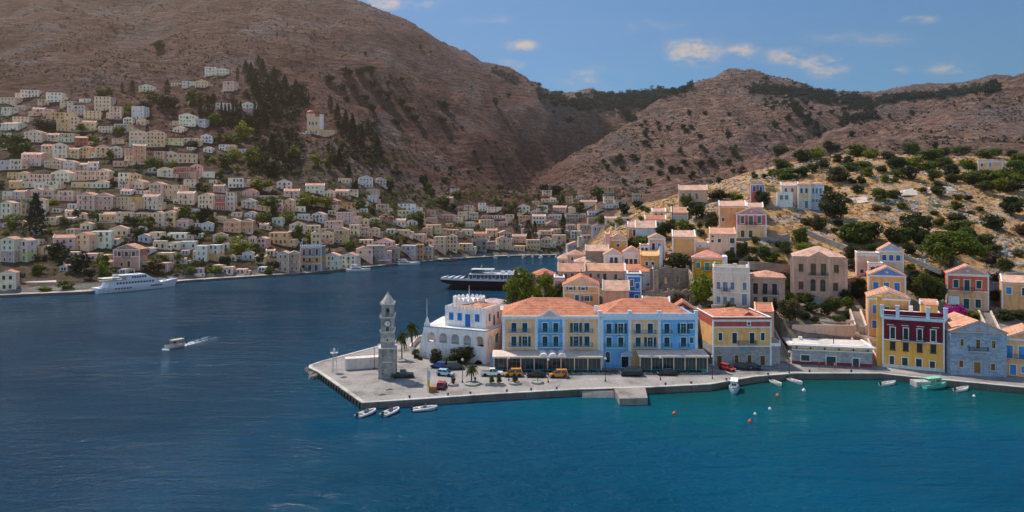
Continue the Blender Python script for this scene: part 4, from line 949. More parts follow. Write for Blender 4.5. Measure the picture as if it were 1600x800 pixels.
    w=[(987,437,447,5,'glass',(.5,.6,.7)),(996,442,451,6.5,'shut',(.02,.16,.48)),(995,461,470,6,'glass',(.2,.35,.4))]
    bld('house','narrow bright blue house with white window frames squeezed beside the ruin',980,1002,430,477,194,9,[(455,BL),(477,(.02,.17,.50))],('flat',2),w)
    w=[(892,448,453,6,'open',(.03,.15,.33)),(911,448,453,6,'open',(.03,.15,.33)),(901.5,461,474,6,'sdoor',(.03,.13,.2)),(917,462.5,470,8,'open',(.03,.17,.42))]
    bld('house','yellow gabled house with white trim and blue shutters behind the hotel',880,936,446,477,197,12,[(458,(.74,.50,.22)),(477,(.74,.48,.2))],('p',13),w,tile=(.55,.22,.12),pedc=(.74,.52,.3))
    bld('house','windowless salmon box-shaped house behind the hotel roof',942,983,454,482,190,9,[(482,(.62,.34,.19))],('gs',13),[],tile=(.56,.36,.27),pil=False,trim=(.55,.45,.4))
    bld('house','pale pink house end wall with white coping behind the big pine',866,882,436,478,206,10,[(478,(.66,.42,.33))],('flat',2),[])
    bld('house','low house with orange-red roof and pink wall beyond the big pine',832,868,430,450,224,9,[(450,(.60,.34,.28))],('hip',9),[],tile=TILE3)
    bld('house','small building with pinkish tiled roof tucked behind the blue and yellow hotel',1004,1046,475,494,183,5,[(494,(.62,.52,.44))],('gs',9),[],tile=TILE2)
    def med(root,w,d,h,S,uc,vb): pass
    bld('house','small house with a red pediment and orange roundel behind the hotel roof end',1048,1086,484,500,180.5,6,[(500,(.66,.56,.46))],('p',13),[],pedc=(.30,.05,.04),tile=TILE3,trim=(.66,.52,.46))
    w=[(1199,494,497,5,'glass',V)]
    bld('house','little beige hut-like house with a red roof slope by the stone steps',1180,1209,487,505,176,7,[(505,(.68,.48,.30))],('mono',8),w,tile=TILE3,pil=False)
    bld('house','lilac-roofed low house on the waterside behind the white crenellated building',752,790,474,484,236,8,[(484,(.6,.5,.52))],('hip',6),[(760,477,482,3,'glass',V)],tile=(.52,.40,.42))
    bld('house','low white house with pink roof edge seen over the crenellated building',728,758,476,486,226,7,[(486,(.7,.66,.64))],('gs',5),[],tile=TILEP)
    bld('house','long low white flat-roofed wing between the hotel and the crenellated building',762,806,487,520,182,11,[(520,(.72,.70,.68))],('flat',1),[(779,503,511,4,'glass',V),(771,503,513,4,'door',V)])
    bld('house','tiny cream house alone among bushes on the crest of the hill',1529,1565,252,266,318,8,[(266,(.66,.50,.3))],('flat',1),[(1547,254,261,3,'shut',BLUE),(1535,255,260,4,'glass',V)])

    # ---- roofless ruin
    rs=(.36,.27,.20); RY=196.0; S=RY/F; uc=1046; z=gz(476,RY)
    ru=thing('ruined_house','roofless ruined stone house with arched openings and overgrown walls','ruin',(gx(uc,RY),RY,z)); EXTRA.append((uc,RY,z)); X=gx(uc,RY); CLAMP.append((X-7,X+7,RY,RY+9,z))
    def ragged(x0,x1,hb,y0,y1,gaps,seed):
        b=MB(); q=random.Random(seed); n=int((x1-x0)/.7); hh=hb
        for i in range(n):
            xa=x0+(x1-x0)*i/n; xb=x0+(x1-x0)*(i+1)/n; hh=max(1.5,hb+q.uniform(-.6,.6)); zz=-3
            for (ga,ge,gz0,gz1) in gaps:
                if ga<(xa+xb)/2<ge: b.box(xa,xb,y0,y1,zz,gz0); zz=gz1
            if hh>zz: b.box(xa,xb,y0,y1,zz,hh)
        return b
    ragged(-42*S,40*S,4.0,0,.6,[(-37*S,-30*S,0,2.8),(-8*S,0,0,2.6),(10*S,20*S,.6,2.8),(27*S,33*S,.8,2.6)],3).build('front_wall',stonemat(rs),ru)
    ragged(-22*S,42*S,10.0,8,8.6,[(2*S,7*S,5.2,7.4),(20*S,25*S,5.2,7.4)],4).build('back_wall',stonemat((.28,.22,.18)),ru)
    ragged(-24*S,-16*S,9.6,.62,1.4,[],5).build('corner_pier',stonemat(rs),ru)
    b=MB(); b.yz([(.6,-3),(8,-3),(8,9.5),(5,8.4),(3,6.2),(.6,5.2)],40*S,40*S+.6); b.build('side_wall',stonemat(rs),ru)

    # ---- walls and stairs of the near town
    def wall(label,pts,h0,h1,th,m,name='stone_wall',below=4.0,group=None):
        """pts: photograph column, distance, top height"""
        P=[(gx(u,Y),Y,zt) for u,Y,zt in pts]; o=P[0]
        b=MB()
        for a,c in zip(P[:-1],P[1:]):
            d=Vector((c[0]-a[0],c[1]-a[1],0)).normalized(); n=Vector((-d.y,d.x,0))*th/2
            vs=[]
            for p,zt in ((a,a[2]),(c,c[2])):
                for s in (-1,1):
                    for zz in (zt-below,zt): vs.append((p[0]+s*n.x-o[0],p[1]+s*n.y-o[1],zz-o[2]))
            b.add(vs,[(0,4,5,1),(2,3,7,6),(1,5,7,3),(0,1,3,2),(4,6,7,5),(0,2,6,4)])
        w=b.build(name,m,None,loc=o); tag(w,label,'wall',group); return w
    wall('tall plastered beige retaining wall behind the low stone quay building',[(1237,178,gz(507,178)),(1335,178,gz(508,178))],0,0,.6,wallmat((.58,.45,.32)),'retaining_wall',7)
    EXTRA.append((1280,181,8.8)); EXTRA.append((1285,189,10.5))
    wall('long dry-stone wall running diagonally down the slope behind the mansion',[(1258,236,gz(357,236)),(1290,230,gz(372,230)),(1320,224,gz(382,224)),(1341,218,gz(392,218))],0,0,.7,stonemat((.36,.31,.27)),below=3.6)
    wall('broad grey retaining wall under the magenta pink house',[(1150,229.5,gz(372,229.5)),(1200,229.5,gz(371,229.5)),(1233,231,gz(365,231))],0,0,.8,stonemat((.30,.26,.25)),'retaining_wall',4.5)
    wall('low terrace wall below the broad grey retaining wall',[(1168,222,gz(385,222)),(1215,222,gz(387,222)),(1238,223,gz(392,223))],0,0,.6,stonemat((.32,.26,.22)),below=2.5)
    wall('terrace wall above the brown neglected house',[(1155,210,gz(408,210)),(1200,210,gz(410,210)),(1236,212,gz(414,212))],0,0,.6,stonemat((.30,.25,.22)),below=2.5)
    wall('stone garden wall running right under the umbrella pine',[(1418,214,gz(418,214)),(1446,212,gz(422,212)),(1480,210,gz(423,210))],0,0,.6,stonemat((.28,.25,.24)),below=3.5)
    wall('cream garden wall below the white and brown pair of houses',[(1112,185.5,gz(476,185.5)),(1168,185.5,gz(478,185.5))],0,0,.5,wallmat((.62,.52,.42)),'garden_wall',3.5)
    wall('thin pale wall climbing the slope left of the umbrella pine',[(1412,206,gz(397,206)),(1440,203,gz(408,203)),(1470,200,gz(421,200))],0,0,.5,stonemat((.5,.42,.35)),below=1.6)
    wall('grey terrace wall above the ochre house with pink tiled roof',[(1570,196,gz(425,196)),(1640,196,gz(426,196))],0,0,.7,stonemat((.30,.28,.27)),below=4)
    wall('white-posted garden balustrade above the beige retaining wall',[(1232,183,gz(500,183)),(1335,183,gz(500,183))],0,0,.3,wallmat((.66,.6,.55)),'balustrade',.9)
    def stairs(label,u,Y,z0,w,n,yaw,rise=.18,run=.36):
        b=MB()
        for i in range(n): b.box(-w/2,w/2,i*run,(i+1)*run+.02,-4,(i+1)*rise)
        for s in (-1,1):
            x=s*(w/2+.2); b.add([(x-.2,0,-4),(x+.2,0,-4),(x+.2,n*run,-4),(x-.2,n*run,-4),(x-.2,0,.7),(x+.2,0,.7),(x+.2,n*run,n*rise+.7),(x-.2,n*run,n*rise+.7)],[(0,1,5,4),(1,2,6,5),(2,3,7,6),(3,0,4,7),(4,5,6,7)],1)
        o=b.build('stairway',[concrete((.46,.40,.35),'stair_stone'),wallmat((.62,.55,.48))],None,loc=(gx(u,Y),Y,z0),rz=R(yaw)); tag(o,label,'stairs'); CLAMP.append((gx(u,Y)-w/2,gx(u,Y)+w/2,Y-1,Y+n*run,z0+.3))
    stairs('stone steps between the yellow stone-based house and the low quay building',1225,170,1.4,3.2,34,0)
    stairs('stone steps beside the side pylon of the crimson house',1358,168,1.6,3.4,22,-12)
    stairs('steep lane of steps between the red-peach and ochre houses',1556,180,6,2.4,26,-20)
    stairs('narrow steps climbing left of the yellow stepped row',1345,181,8,2.2,18,-15)
# ---------------------------------------------------------------- the town across the harbour: many similar houses
CC={'w':(.82,.74,.60),'c':(.78,.63,.42),'y':(.76,.55,.29),'p':(.68,.46,.36),'r':(.44,.17,.12),'o':(.66,.43,.19),'b':(.60,.62,.62),'g':(.44,.37,.30),'l':(.58,.48,.50),'e':BEIGE,'n':(.66,.37,.19),'h':(.78,.57,.37)}
CW={'w':'white','c':'cream','y':'yellow','p':'pink','r':'red','o':'ochre','b':'pale blue','g':'grey-brown','l':'lilac','e':'beige','n':'orange','h':'pale peach'}
SHC={'blue':(.05,.16,.42),'teal':(.02,.16,.18),'brown':(.13,.07,.045),'red':(.28,.05,.04),'dark':(.03,.035,.04),'green':(.03,.14,.09)}
FARH=[
 (0,80,"1280 1430 95 155 w f blue;1140 1300 175 225 w h dark;1390 1465 185 245 p f dark;870 960 205 255 w p dark;1070 1130 195 220 w f dark;0 95 285 330 c f brown;130 240 230 290 w h dark;290 385 255 320 w f dark;590 690 280 375 c f dark;490 570 285 320 w h brown;425 525 335 405 l f dark;685 755 335 425 p h dark;530 625 370 430 y f dark;320 460 370 430 y h brown;355 490 410 500 o f dark;205 330 350 405 p h brown;80 180 405 450 c f dark;0 120 440 495 w h blue;480 590 430 500 c h brown;610 705 455 510 c h dark;710 800 450 505 g f dark;820 900 340 425 b f blue;770 825 410 460 w p dark;850 910 420 465 y p brown;1120 1220 385 470 w p dark;1222 1285 420 475 b f blue;150 260 490 570 c p dark;290 460 500 565 h h dark;470 545 530 590 r h dark;810 915 490 600 c p brown;918 1025 490 600 y p brown;1030 1225 530 590 y h dark;255 333 580 660 c h dark;335 413 570 670 w p blue;417 565 590 670 y h brown;600 688 585 665 y p dark;690 760 590 670 c p blue;780 905 580 705 n h red;960 1108 615 700 p h brown;1112 1230 625 700 c h brown;1365 1410 580 620 w f blue;1412 1470 575 615 y h dark;1472 1535 600 640 l h dark;1080 1190 710 790 r h brown;1192 1255 705 790 p p dark;1257 1340 740 790 w h blue;0 135 665 745 l h blue;137 250 630 720 p h brown;270 388 665 735 e p brown;390 468 680 750 b p blue;472 610 690 750 p h dark;40 170 745 800 y h brown;180 430 740 820 p h dark;475 680 730 810 e h brown;740 880 750 820 w h dark;1350 1440 320 370 w f dark;1510 1585 315 390 w p brown;90 160 335 370 p f dark;0 70 345 400 w f dark;240 300 300 340 c f brown;380 470 300 345 h h brown"),
 (0,280,"0 75 135 250 w p dark;10 155 65 130 w h blue;60 208 0 60 y h dark;210 360 0 60 w h teal;80 134 140 230 h f dark;136 280 105 225 e h teal;190 330 55 110 p p dark;450 680 0 55 y h brown;480 590 80 195 p p brown;592 698 85 195 p p brown;702 810 95 190 y h brown;812 888 100 185 o h dark;890 985 95 190 w h dark;735 900 0 60 y h dark;930 1018 15 120 p p brown;1020 1140 30 130 c f brown;750 910 60 98 w h dark;1110 1210 75 160 c h brown;1235 1335 85 185 c p dark;1340 1465 75 195 r h blue;1510 1600 120 185 h p blue;620 728 205 265 o h brown;730 930 190 275 h h brown;945 1095 195 300 y p blue;1400 1580 245 335 n p teal;1530 1600 200 243 b p blue;690 795 290 360 y p dark;340 560 330 445 l h red;570 690 320 435 w f brown;935 1010 325 400 c f dark;1050 1165 320 378 w h brown;960 1120 380 440 c f dark;1130 1223 375 440 b h dark;1225 1370 400 515 w h blue;0 175 360 520 w p blue;0 90 570 700 c p dark;1555 1600 355 440 h p brown"),
 (400,280,"20 110 0 30 p h brown;130 225 0 65 w p dark;175 270 60 120 p h brown;310 425 25 90 w h dark;420 490 65 115 c p dark;495 640 55 105 h h brown;95 235 115 205 w h red;237 310 165 205 w f brown;425 513 120 185 r p dark;515 625 130 190 o h brown;0 110 85 130 p h dark;500 605 190 275 e h blue;345 425 205 270 b p dark;427 540 245 310 p h brown;210 308 265 340 w p dark;310 400 275 335 c h dark;80 200 315 410 y h brown;202 225 320 400 w f dark;345 485 325 410 c p brown;487 578 300 400 o p dark;580 645 280 350 c f dark;650 775 290 360 e h brown;770 860 215 270 r p dark;713 768 235 270 c h dark;890 1000 140 195 w h blue;885 963 190 250 y f dark;965 1035 185 240 b f blue;0 65 360 430 p p brown;130 272 450 580 e p brown;412 522 460 575 w p green;525 630 460 560 w p green;632 730 420 510 h p red;645 733 365 410 c h dark;735 855 370 450 p p brown;690 808 410 500 g f brown;810 900 415 520 g p green;902 998 400 480 l h blue;1000 1050 400 500 n h brown;1052 1105 415 500 l p brown;1108 1258 345 455 y h brown;1060 1158 280 340 y f brown;1160 1258 300 345 y h dark;1260 1348 390 450 y h brown;1502 1600 355 440 y p blue;1442 1500 380 440 p h brown;1215 1270 55 90 w f dark;1300 1360 155 200 p h brown;1390 1438 145 200 w f blue;1440 1535 170 210 w f dark;1140 1238 210 260 p h dark;1310 1360 260 300 w h dark;1400 1490 250 310 h f dark;1410 1560 215 250 p h brown;1260 1318 195 250 c h brown;1330 1388 205 255 c f brown;870 955 305 350 y h brown;1280 1350 310 350 w f blue;1180 1230 110 150 p h dark;1520 1600 320 360 p p brown;960 1050 330 380 h h brown;1060 1130 230 275 e h dark;1040 1100 300 345 p f dark;1360 1440 330 375 h h brown;1440 1510 310 360 c h dark"),
 (800,280,"20 110 215 270 o h dark;125 210 220 280 w h dark;160 225 160 205 w f blue;255 340 165 210 p h brown;228 310 210 250 w h dark;300 380 105 155 o f dark;400 450 100 125 c f dark;190 250 60 105 p h dark;430 530 130 180 c h brown;570 640 55 100 e h dark;640 710 125 165 e f brown;575 640 105 145 c f dark;750 805 85 140 e f dark;580 675 150 185 w f blue;523 578 150 190 o h dark;475 540 195 230 b f dark;335 420 215 265 e f dark;215 280 265 300 r p blue;0 88 345 400 e h brown;90 178 375 440 y f dark;180 248 360 430 y p dark;250 340 345 410 h f brown;345 460 390 440 b p blue;365 435 320 370 w f dark;437 500 340 380 p h brown;0 80 405 450 y h dark;500 570 280 330 b p dark;580 650 235 290 y h dark;660 750 228 275 p h brown;160 250 310 350 p h dark;255 330 300 340 c h brown;60 120 300 345 h h dark;420 495 270 315 h h brown;340 400 275 315 p h dark;120 175 330 372 w h brown"),
]
RECT=[]      # photograph rectangles taken by houses
PEND=[]      # (object, description, u, v) waiting for a label of their own
def ghouse(u0,u1,vt,vb,ck,rk,sk,q):
    uc=(u0+u1)/2; Y=cast(uc,vb,230)
    if Y is None: return
    Y=Y+.5; S=Y/F; w=(u1-u0)*S*.97; tot=(vb-vt)*S; z=gz(vb,Y)
    d=min(max(.8*w,6),11)
    rise={'p':min(.19*w,2.4),'h':min(.15*w,1.9),'f':.5}[rk]
    h=max(tot-rise,2.7); 
    c0=CC[ck]; k=q.uniform(.86,1.08); c=tuple(round(min(.82,x*k*q.uniform(.96,1.04)),2) for x in c0)
    yaw=q.uniform(-10,24) if uc<640 else q.uniform(-14,14)
    st=max(1,int(h/3.1+.35)); sw={1:'one',2:'two',3:'three',4:'four'}[min(st,4)]
    root=thing('house','','house',(gx(uc,Y),Y,z),R(yaw),'houses of the harbour town')
    two=st>=2 and q.random()<.3
    m0=wallmat(c); mats=[m0]; zsp=None
    if two:
        c2=tuple(min(.8,x*q.choice((.8,1.15))) for x in CC[q.choice('ycehp')]); mats.append(wallmat(tuple(round(x,2) for x in c2))); zsp=h*.5
    b=MB()
    for zz0,zz1,mi in ([(-5,h,0)] if not two else [(-5,zsp,1),(zsp,h,0)]):
        for P in ([(-w/2,0),(w/2,0)],[(w/2,0),(w/2,d)],[(w/2,d),(-w/2,d)],[(-w/2,d),(-w/2,0)]):
            (xa,ya),(xb,yb)=P; b.add([(xa,ya,zz0),(xb,yb,zz0),(xb,yb,zz1),(xa,ya,zz1)],[(0,1,2,3)],mi)
    b.add([(-w/2,0,h),(w/2,0,h),(w/2,d,h),(-w/2,d,h)],[(0,1,2,3)],0)
    b.build('wall',mats,root)
    tc_=(.78,.77,.74) if q.random()<.75 else tuple(round(min(.8,x*1.15),2) for x in c)
    tile=q.choice((TILE,TILE2,TILE2,TILEP,TILEP,(.52,.30,.24)))
    add_roof(root,rk if rk!='h' or q.random()<.75 else 'gs',w,d,h,rise,tile,tc_,m0,ov=.25,simple=True,pedc=(c if q.random()<.6 else (tuple(round(x,2) for x in CC['b']) if sk=='blue' else None)))
    t=MB()
    for s in (-1,1):
        x0,x1=(w/2-.25,w/2+.06) if s>0 else (-w/2-.06,-w/2+.25); t.box(x0,x1,-.06,0,0,h-.5)
    if st>=2: t.box(-w/2+.25,w/2-.25,-.06,0,h/2-.12,h/2+.1)
    t.box(-w/2-.06,w/2+.06,-.08,0,h-.5,h-.28); t.build('trim',plain(tc_,.7,name='trim_paint'),root)
    n=int(min(max(round(w/q.uniform(2.9,3.9)),2),5)); fh=h/st; ww=q.choice((.9,1.05,1.2)); hh=min(q.uniform(1.5,2.0),fh*.6)
    if q.random()<.45:      # a lower wing at one side
        s_=q.choice((-1,1)); aw=w*q.uniform(.25,.45); ah=h*q.uniform(.4,.65); ac=wallmat(tuple(round(x*q.uniform(.9,1.05),2) for x in CC[q.choice('wchpe')])); xa=s_*w/2+(0.02 if s_>0 else -.02-aw)
        bb=MB(); bb.box(xa,xa+aw,.6,d*.8,-5,ah); bb.box(xa-.08,xa+aw+.08,.5,d*.8+.1,ah,ah+.22); wg=bb.build('wing',ac,root); link('window',simple_win(.9,1.3,sc_ if (sc_:=SHC[sk]) else DARK,tc_),wg,(xa+aw/2,.6,ah*.4))
    if q.random()<.5:       # terrace wall before the house
        tw=w*q.uniform(.9,1.5); MB().box(-tw/2,tw/2,-q.uniform(1.2,2.6),-.1,-6,q.uniform(-.4,.7)).build('terrace_wall',stonemat((.33,.28,.24)) if q.random()<.6 else wallmat((.62,.56,.48)),root)
    sc=SHC[sk]; dark=DARK
    for f in range(st):
        z0=f*fh+fh*.27
        for i in range(n):
            if q.random()<.13: continue
            x=(i-(n-1)/2)*(w-1.2)/n+q.uniform(-.15,.15)
            cc=sc if q.random()<.72 else dark
            if f==st-1 and st>1 and n%2==1 and i==n//2 or (f==0 and i==n//2 and q.random()<.5):
                o=link('door',simple_win(1.15,hh+.5,cc,tc_),root,(x,0,z0-.45))
                if f>0:
                    bb=MB(); bb.box(-1.1,1.1,-.9,-.13,-.14,0); bo=bb.build('balcony',plain((.5,.48,.45),.8,name='slab_stone'),root,loc=(x,0,z0-.5)); link('railing',rail_mesh(2.2,.9),bo)
            else: link('window',simple_win(ww,hh,cc,tc_),root,(x,0,z0))
        for s in ((1,) if uc<800 else (-1,)):
            for yy in ((d*.3,d*.7) if d>7 else (d*.5,)):
                if q.random()<.7:
                    o=link('window',simple_win(.9,hh*.9,sc,tc_),root,(s*w/2,yy,z0)); o.rotation_euler=(0,0,R(90)*s)
    RECT.append((u0-1,u1+1,vt-1,vb+1))
    width='narrow' if w<8.2 else ('wide' if w>13.5 else '')
    rf={'p':'gabled','h':'hip-roofed','f':'flat-roofed'}[rk]
    desc=' '.join(x for x in (width,CW[ck],sw+'-storey',rf,'house with',sk,'shutters' if sk!='dark' else 'windows') if x)
    FAR_HOUSES.append(((u1-u0)*(vb-vt),root,(root,desc,uc,(vt+vb)/2)))
FAR_HOUSES=[]; KEEP=228
def merge_small():
    """past three hundred houses the smallest far ones become one mass"""
    FAR_HOUSES.sort(key=lambda t:-t[0])
    for a,r,p in FAR_HOUSES[:KEEP]: PEND.append(p)
    kids={}
    for o in COL.objects:
        if o.parent: kids.setdefault(o.parent.name,[]).append(o)
    V=[];Fc=[];M=[];mats=[];mi={}; dead=[]
    def walk(o,mat):
        m=mat@o.matrix_basis
        if o.type=='MESH':
            k=len(V); V.extend(tuple(m@v.co) for v in o.data.vertices)
            ids=[]
            for x in o.data.materials:
                if x.name not in mi: mi[x.name]=len(mats); mats.append(x)
                ids.append(mi[x.name])
            for f in o.data.polygons: Fc.append(tuple(k+i for i in f.vertices)); M.append(ids[f.material_index])
        for c in kids.get(o.name,()): walk(c,m)
        dead.append(o)
    from mathutils import Matrix
    for a,r,p in FAR_HOUSES[KEEP:]: walk(r,Matrix.Identity(4))
    for o in dead: bpy.data.objects.remove(o,do_unlink=True)
    b=MB(); b.v=V; b.f=Fc; b.m=M
    tag(b.build('far_small_houses',mats),'smallest far houses filling the gaps of the harbour town','houses',None,'stuff')
def build_far_town():
    q=random.Random(21)
    for ox,oy,txt in FARH:
        for row_ in txt.split(';'):
            a=row_.split(); x0,x1,y0,y1=[int(v)/4 for v in a[:4]]
            X0,X1,Y0,Y1=ox+x0,ox+x1,oy+y0,oy+y1
            if X1-X0>31:
                m=X0+(X1-X0)*q.uniform(.42,.6); k=q.uniform(0,.16)*(Y1-Y0); up=q.random()<.5
                ghouse(X0,m-.4,Y0+(k if up else 0),Y1,a[4],a[5],a[6],q); ghouse(m+.4,X1,Y0+(0 if up else k),Y1+q.uniform(-1,1),q.choice((a[4],'c','w','h')),q.choice((a[5],'p')),a[6],q)
            else: ghouse(X0,X1,Y0,Y1,a[4],a[5],a[6],q)
    # fill the gaps between the listed houses where the photograph is packed with small ones
    n=0
    for _ in range(4000):
        if n>=110: break
        reg=q.choice(((0,330,200,330),(90,460,330,430),(640,860,330,385),(560,700,340,400),(330,600,285,390),(830,930,315,350),(0,420,300,400)))
        u=q.uniform(reg[0],reg[1]); v=q.uniform(reg[2],reg[3]); w=q.uniform(12,24)*(.75 if v<240 else 1)*(.8 if u>640 else 1); h=w*q.uniform(.6,.85)
        if any(not(u+w/2<a+2 or u-w/2>e-2 or v<c+1 or v-h>dd-2) for a,e,c,dd in RECT): continue
        ghouse(u-w/2,u+w/2,v-h,v,q.choice('wwccyphbe'),q.choice('phhf'),q.choice(('dark','dark','brown','blue','teal')),q); n+=1
    merge_small()

def landmark_house(label,u0,u1,vt,vb,cols,rk,rise,wins,trim=WHITE,stone=None,balc=(),extra=None,pedc=None,tile=TILE2,name='house',cat='house',yaw=0):
    uc=(u0+u1)/2; Y=cast(uc,vb,230)+.5
    RECT.append((u0-1,u1+1,vt-rise,vb+1))
    return bld(name,label,u0,u1,vt,vb,Y,10,cols,(rk,rise),wins,balc,trim=trim,stone=stone,anchor=False,extra=extra,pedc=pedc,tile=tile,cat=cat,yaw=yaw,turn=0.0)
def build_landmarks():
    D=(.03,.035,.045)
    w=[(u,393,401,4.5,'shut',D) for u in (187,197.5,208)]+[(190.5,410,416,3.5,'shut',D),(201,408,417,4.5,'door',(.03,.05,.05))]
    bk=(.42,.24,.18); bk2=(.56,.34,.24)
    landmark_house('pinkish brick two-storey house with white pediment directly behind the white excursion ship',178,217,389.5,420,[(400.5,bk),(420,bk2)],'p',8,w,stone=None,balc=[(192,203,402)],pedc=bk,yaw=6)
    w=[(u,389,399,4,'shut',(.2,.05,.05)) for u in (475,484,495)]+[(u,403,409,4,'shut',D) for u in (475,484,495)]+[(u,414,423,5,'glass',D) for u in (474,484,494)]
    def cren(root,w,d,h,S,uc,vb):
        t=MB(); n=11
        for i in range(n): x=-w/2+w*i/(n-1); t.box(x-.35,x+.35,-.05,.3,h+.6,h+1.6)
        t.build('crenel',plain(WHITE,.7,name='trim_paint'),root)
    landmark_house('grey over ochre three-storey quayside house with white crenellations on its roof',469.5,502,386,425,[(401,(.30,.29,.31)),(412,(.62,.36,.10)),(425,(.36,.34,.34))],'flat',1,w,extra=cren,balc=[(479,489,410)])
    w=[(u,378,383,4,'glass',D) for u in (741,756)]+[(u,385,390,4,'glass',D) for u in (741,749,756)]
    gs=(.30,.27,.26)
    landmark_house('square bare grey stone block with a hanging flag at the head of the harbour',737.5,760,375,393,[(393,gs)],'flat',1,w,stone=[gs],trim=(.4,.36,.33),name='stone_house')
    # the big awning shelter beside the left quay
    Y=yat(452); S=Y/F; a=thing('canvas_shelter','long white canvas shelter on the left quay before the white ship','shelter',(gx(52,Y),Y,1.3),R(35))
    b=MB(); slab(b,(-9,-2,2.2),(9,-2,2.2),(9,1.5,3.6),(-9,1.5,3.6),.08); b.build('canvas',wallmat((.62,.58,.60)),a)
    for x in (-8.6,-3,3,8.6): MB().box(x-.08,x+.08,-1.9,-1.75,0,2.2).build('post',plain(GREY,.6,name='post_paint'),a)
    # ---- the hillside church
    Y=cast(492,209,400); S=Y/F; z=gz(209,Y)
    ch=thing('church','cream hillside church with a red dome and white bell tower on its spur','church',(gx(492,Y),Y,z),R(14))
    cm=wallmat((.70,.57,.40)); wm=wallmat((.72,.72,.72)); px=lambda n: n*S
    b=MB(); b.box(-px(12),px(13),0,px(22),-5,px(8)); b.box(-px(12),px(30),-px(1),px(9),-6,px(6.5)); b.build('terrace_wall',wallmat((.66,.48,.30)),ch)
    b=MB(); b.box(-px(12),px(7),px(2),px(20),px(8),px(27)); b.build('wall',cm,ch)
    b=MB(); b.box(px(7.02),px(13),px(2),px(10),px(8),px(30)); b.box(px(6.8),px(13.3),px(1.8),px(10.3),px(30),px(31)); b.build('bell_tower',wm,ch)
    b=MB(); b.lathe([(px(6.2),px(27)),(px(6.2),px(32))],12,(-px(7),px(9),0)); b.build('drum',cm,ch)
    b=MB(); b.lathe([(px(6.6)*math.cos(R(a)),px(32)+px(5.5)*math.sin(R(a))) for a in range(0,90,12)]+[(0,px(37.5))],14,(-px(7),px(9),0)); b.tube([(-px(7),px(9),px(37.2)),(-px(7),px(9),px(40))],.12); b.build('dome',plain((.42,.09,.06),.6,name='dome_paint'),ch,smooth=True)
    b=MB(); b.box(-px(14),-px(12.02),px(0),px(18),-5,px(4)); b.box(-px(22),-px(14.02),-px(2),px(12),-6,px(1)); b.build('side_terrace',wm,ch)
    for x in (-8,-3,2): 
        link('window',simple_win(1.2,3.2,D,(.75,.7,.6)),ch,(px(x),px(2),px(14)))
    b=MB(); b.box(-px(10),px(6),-px(3),-px(1.05),-6,px(3)); b.build('porch',wallmat((.74,.66,.56)),ch)
    for x in (-6,2): link('door',simple_win(1.4,2.2,D,(.75,.7,.6)),ch,(px(x),-px(3),px(.2)))
    RECT.append((468,522,168,214))

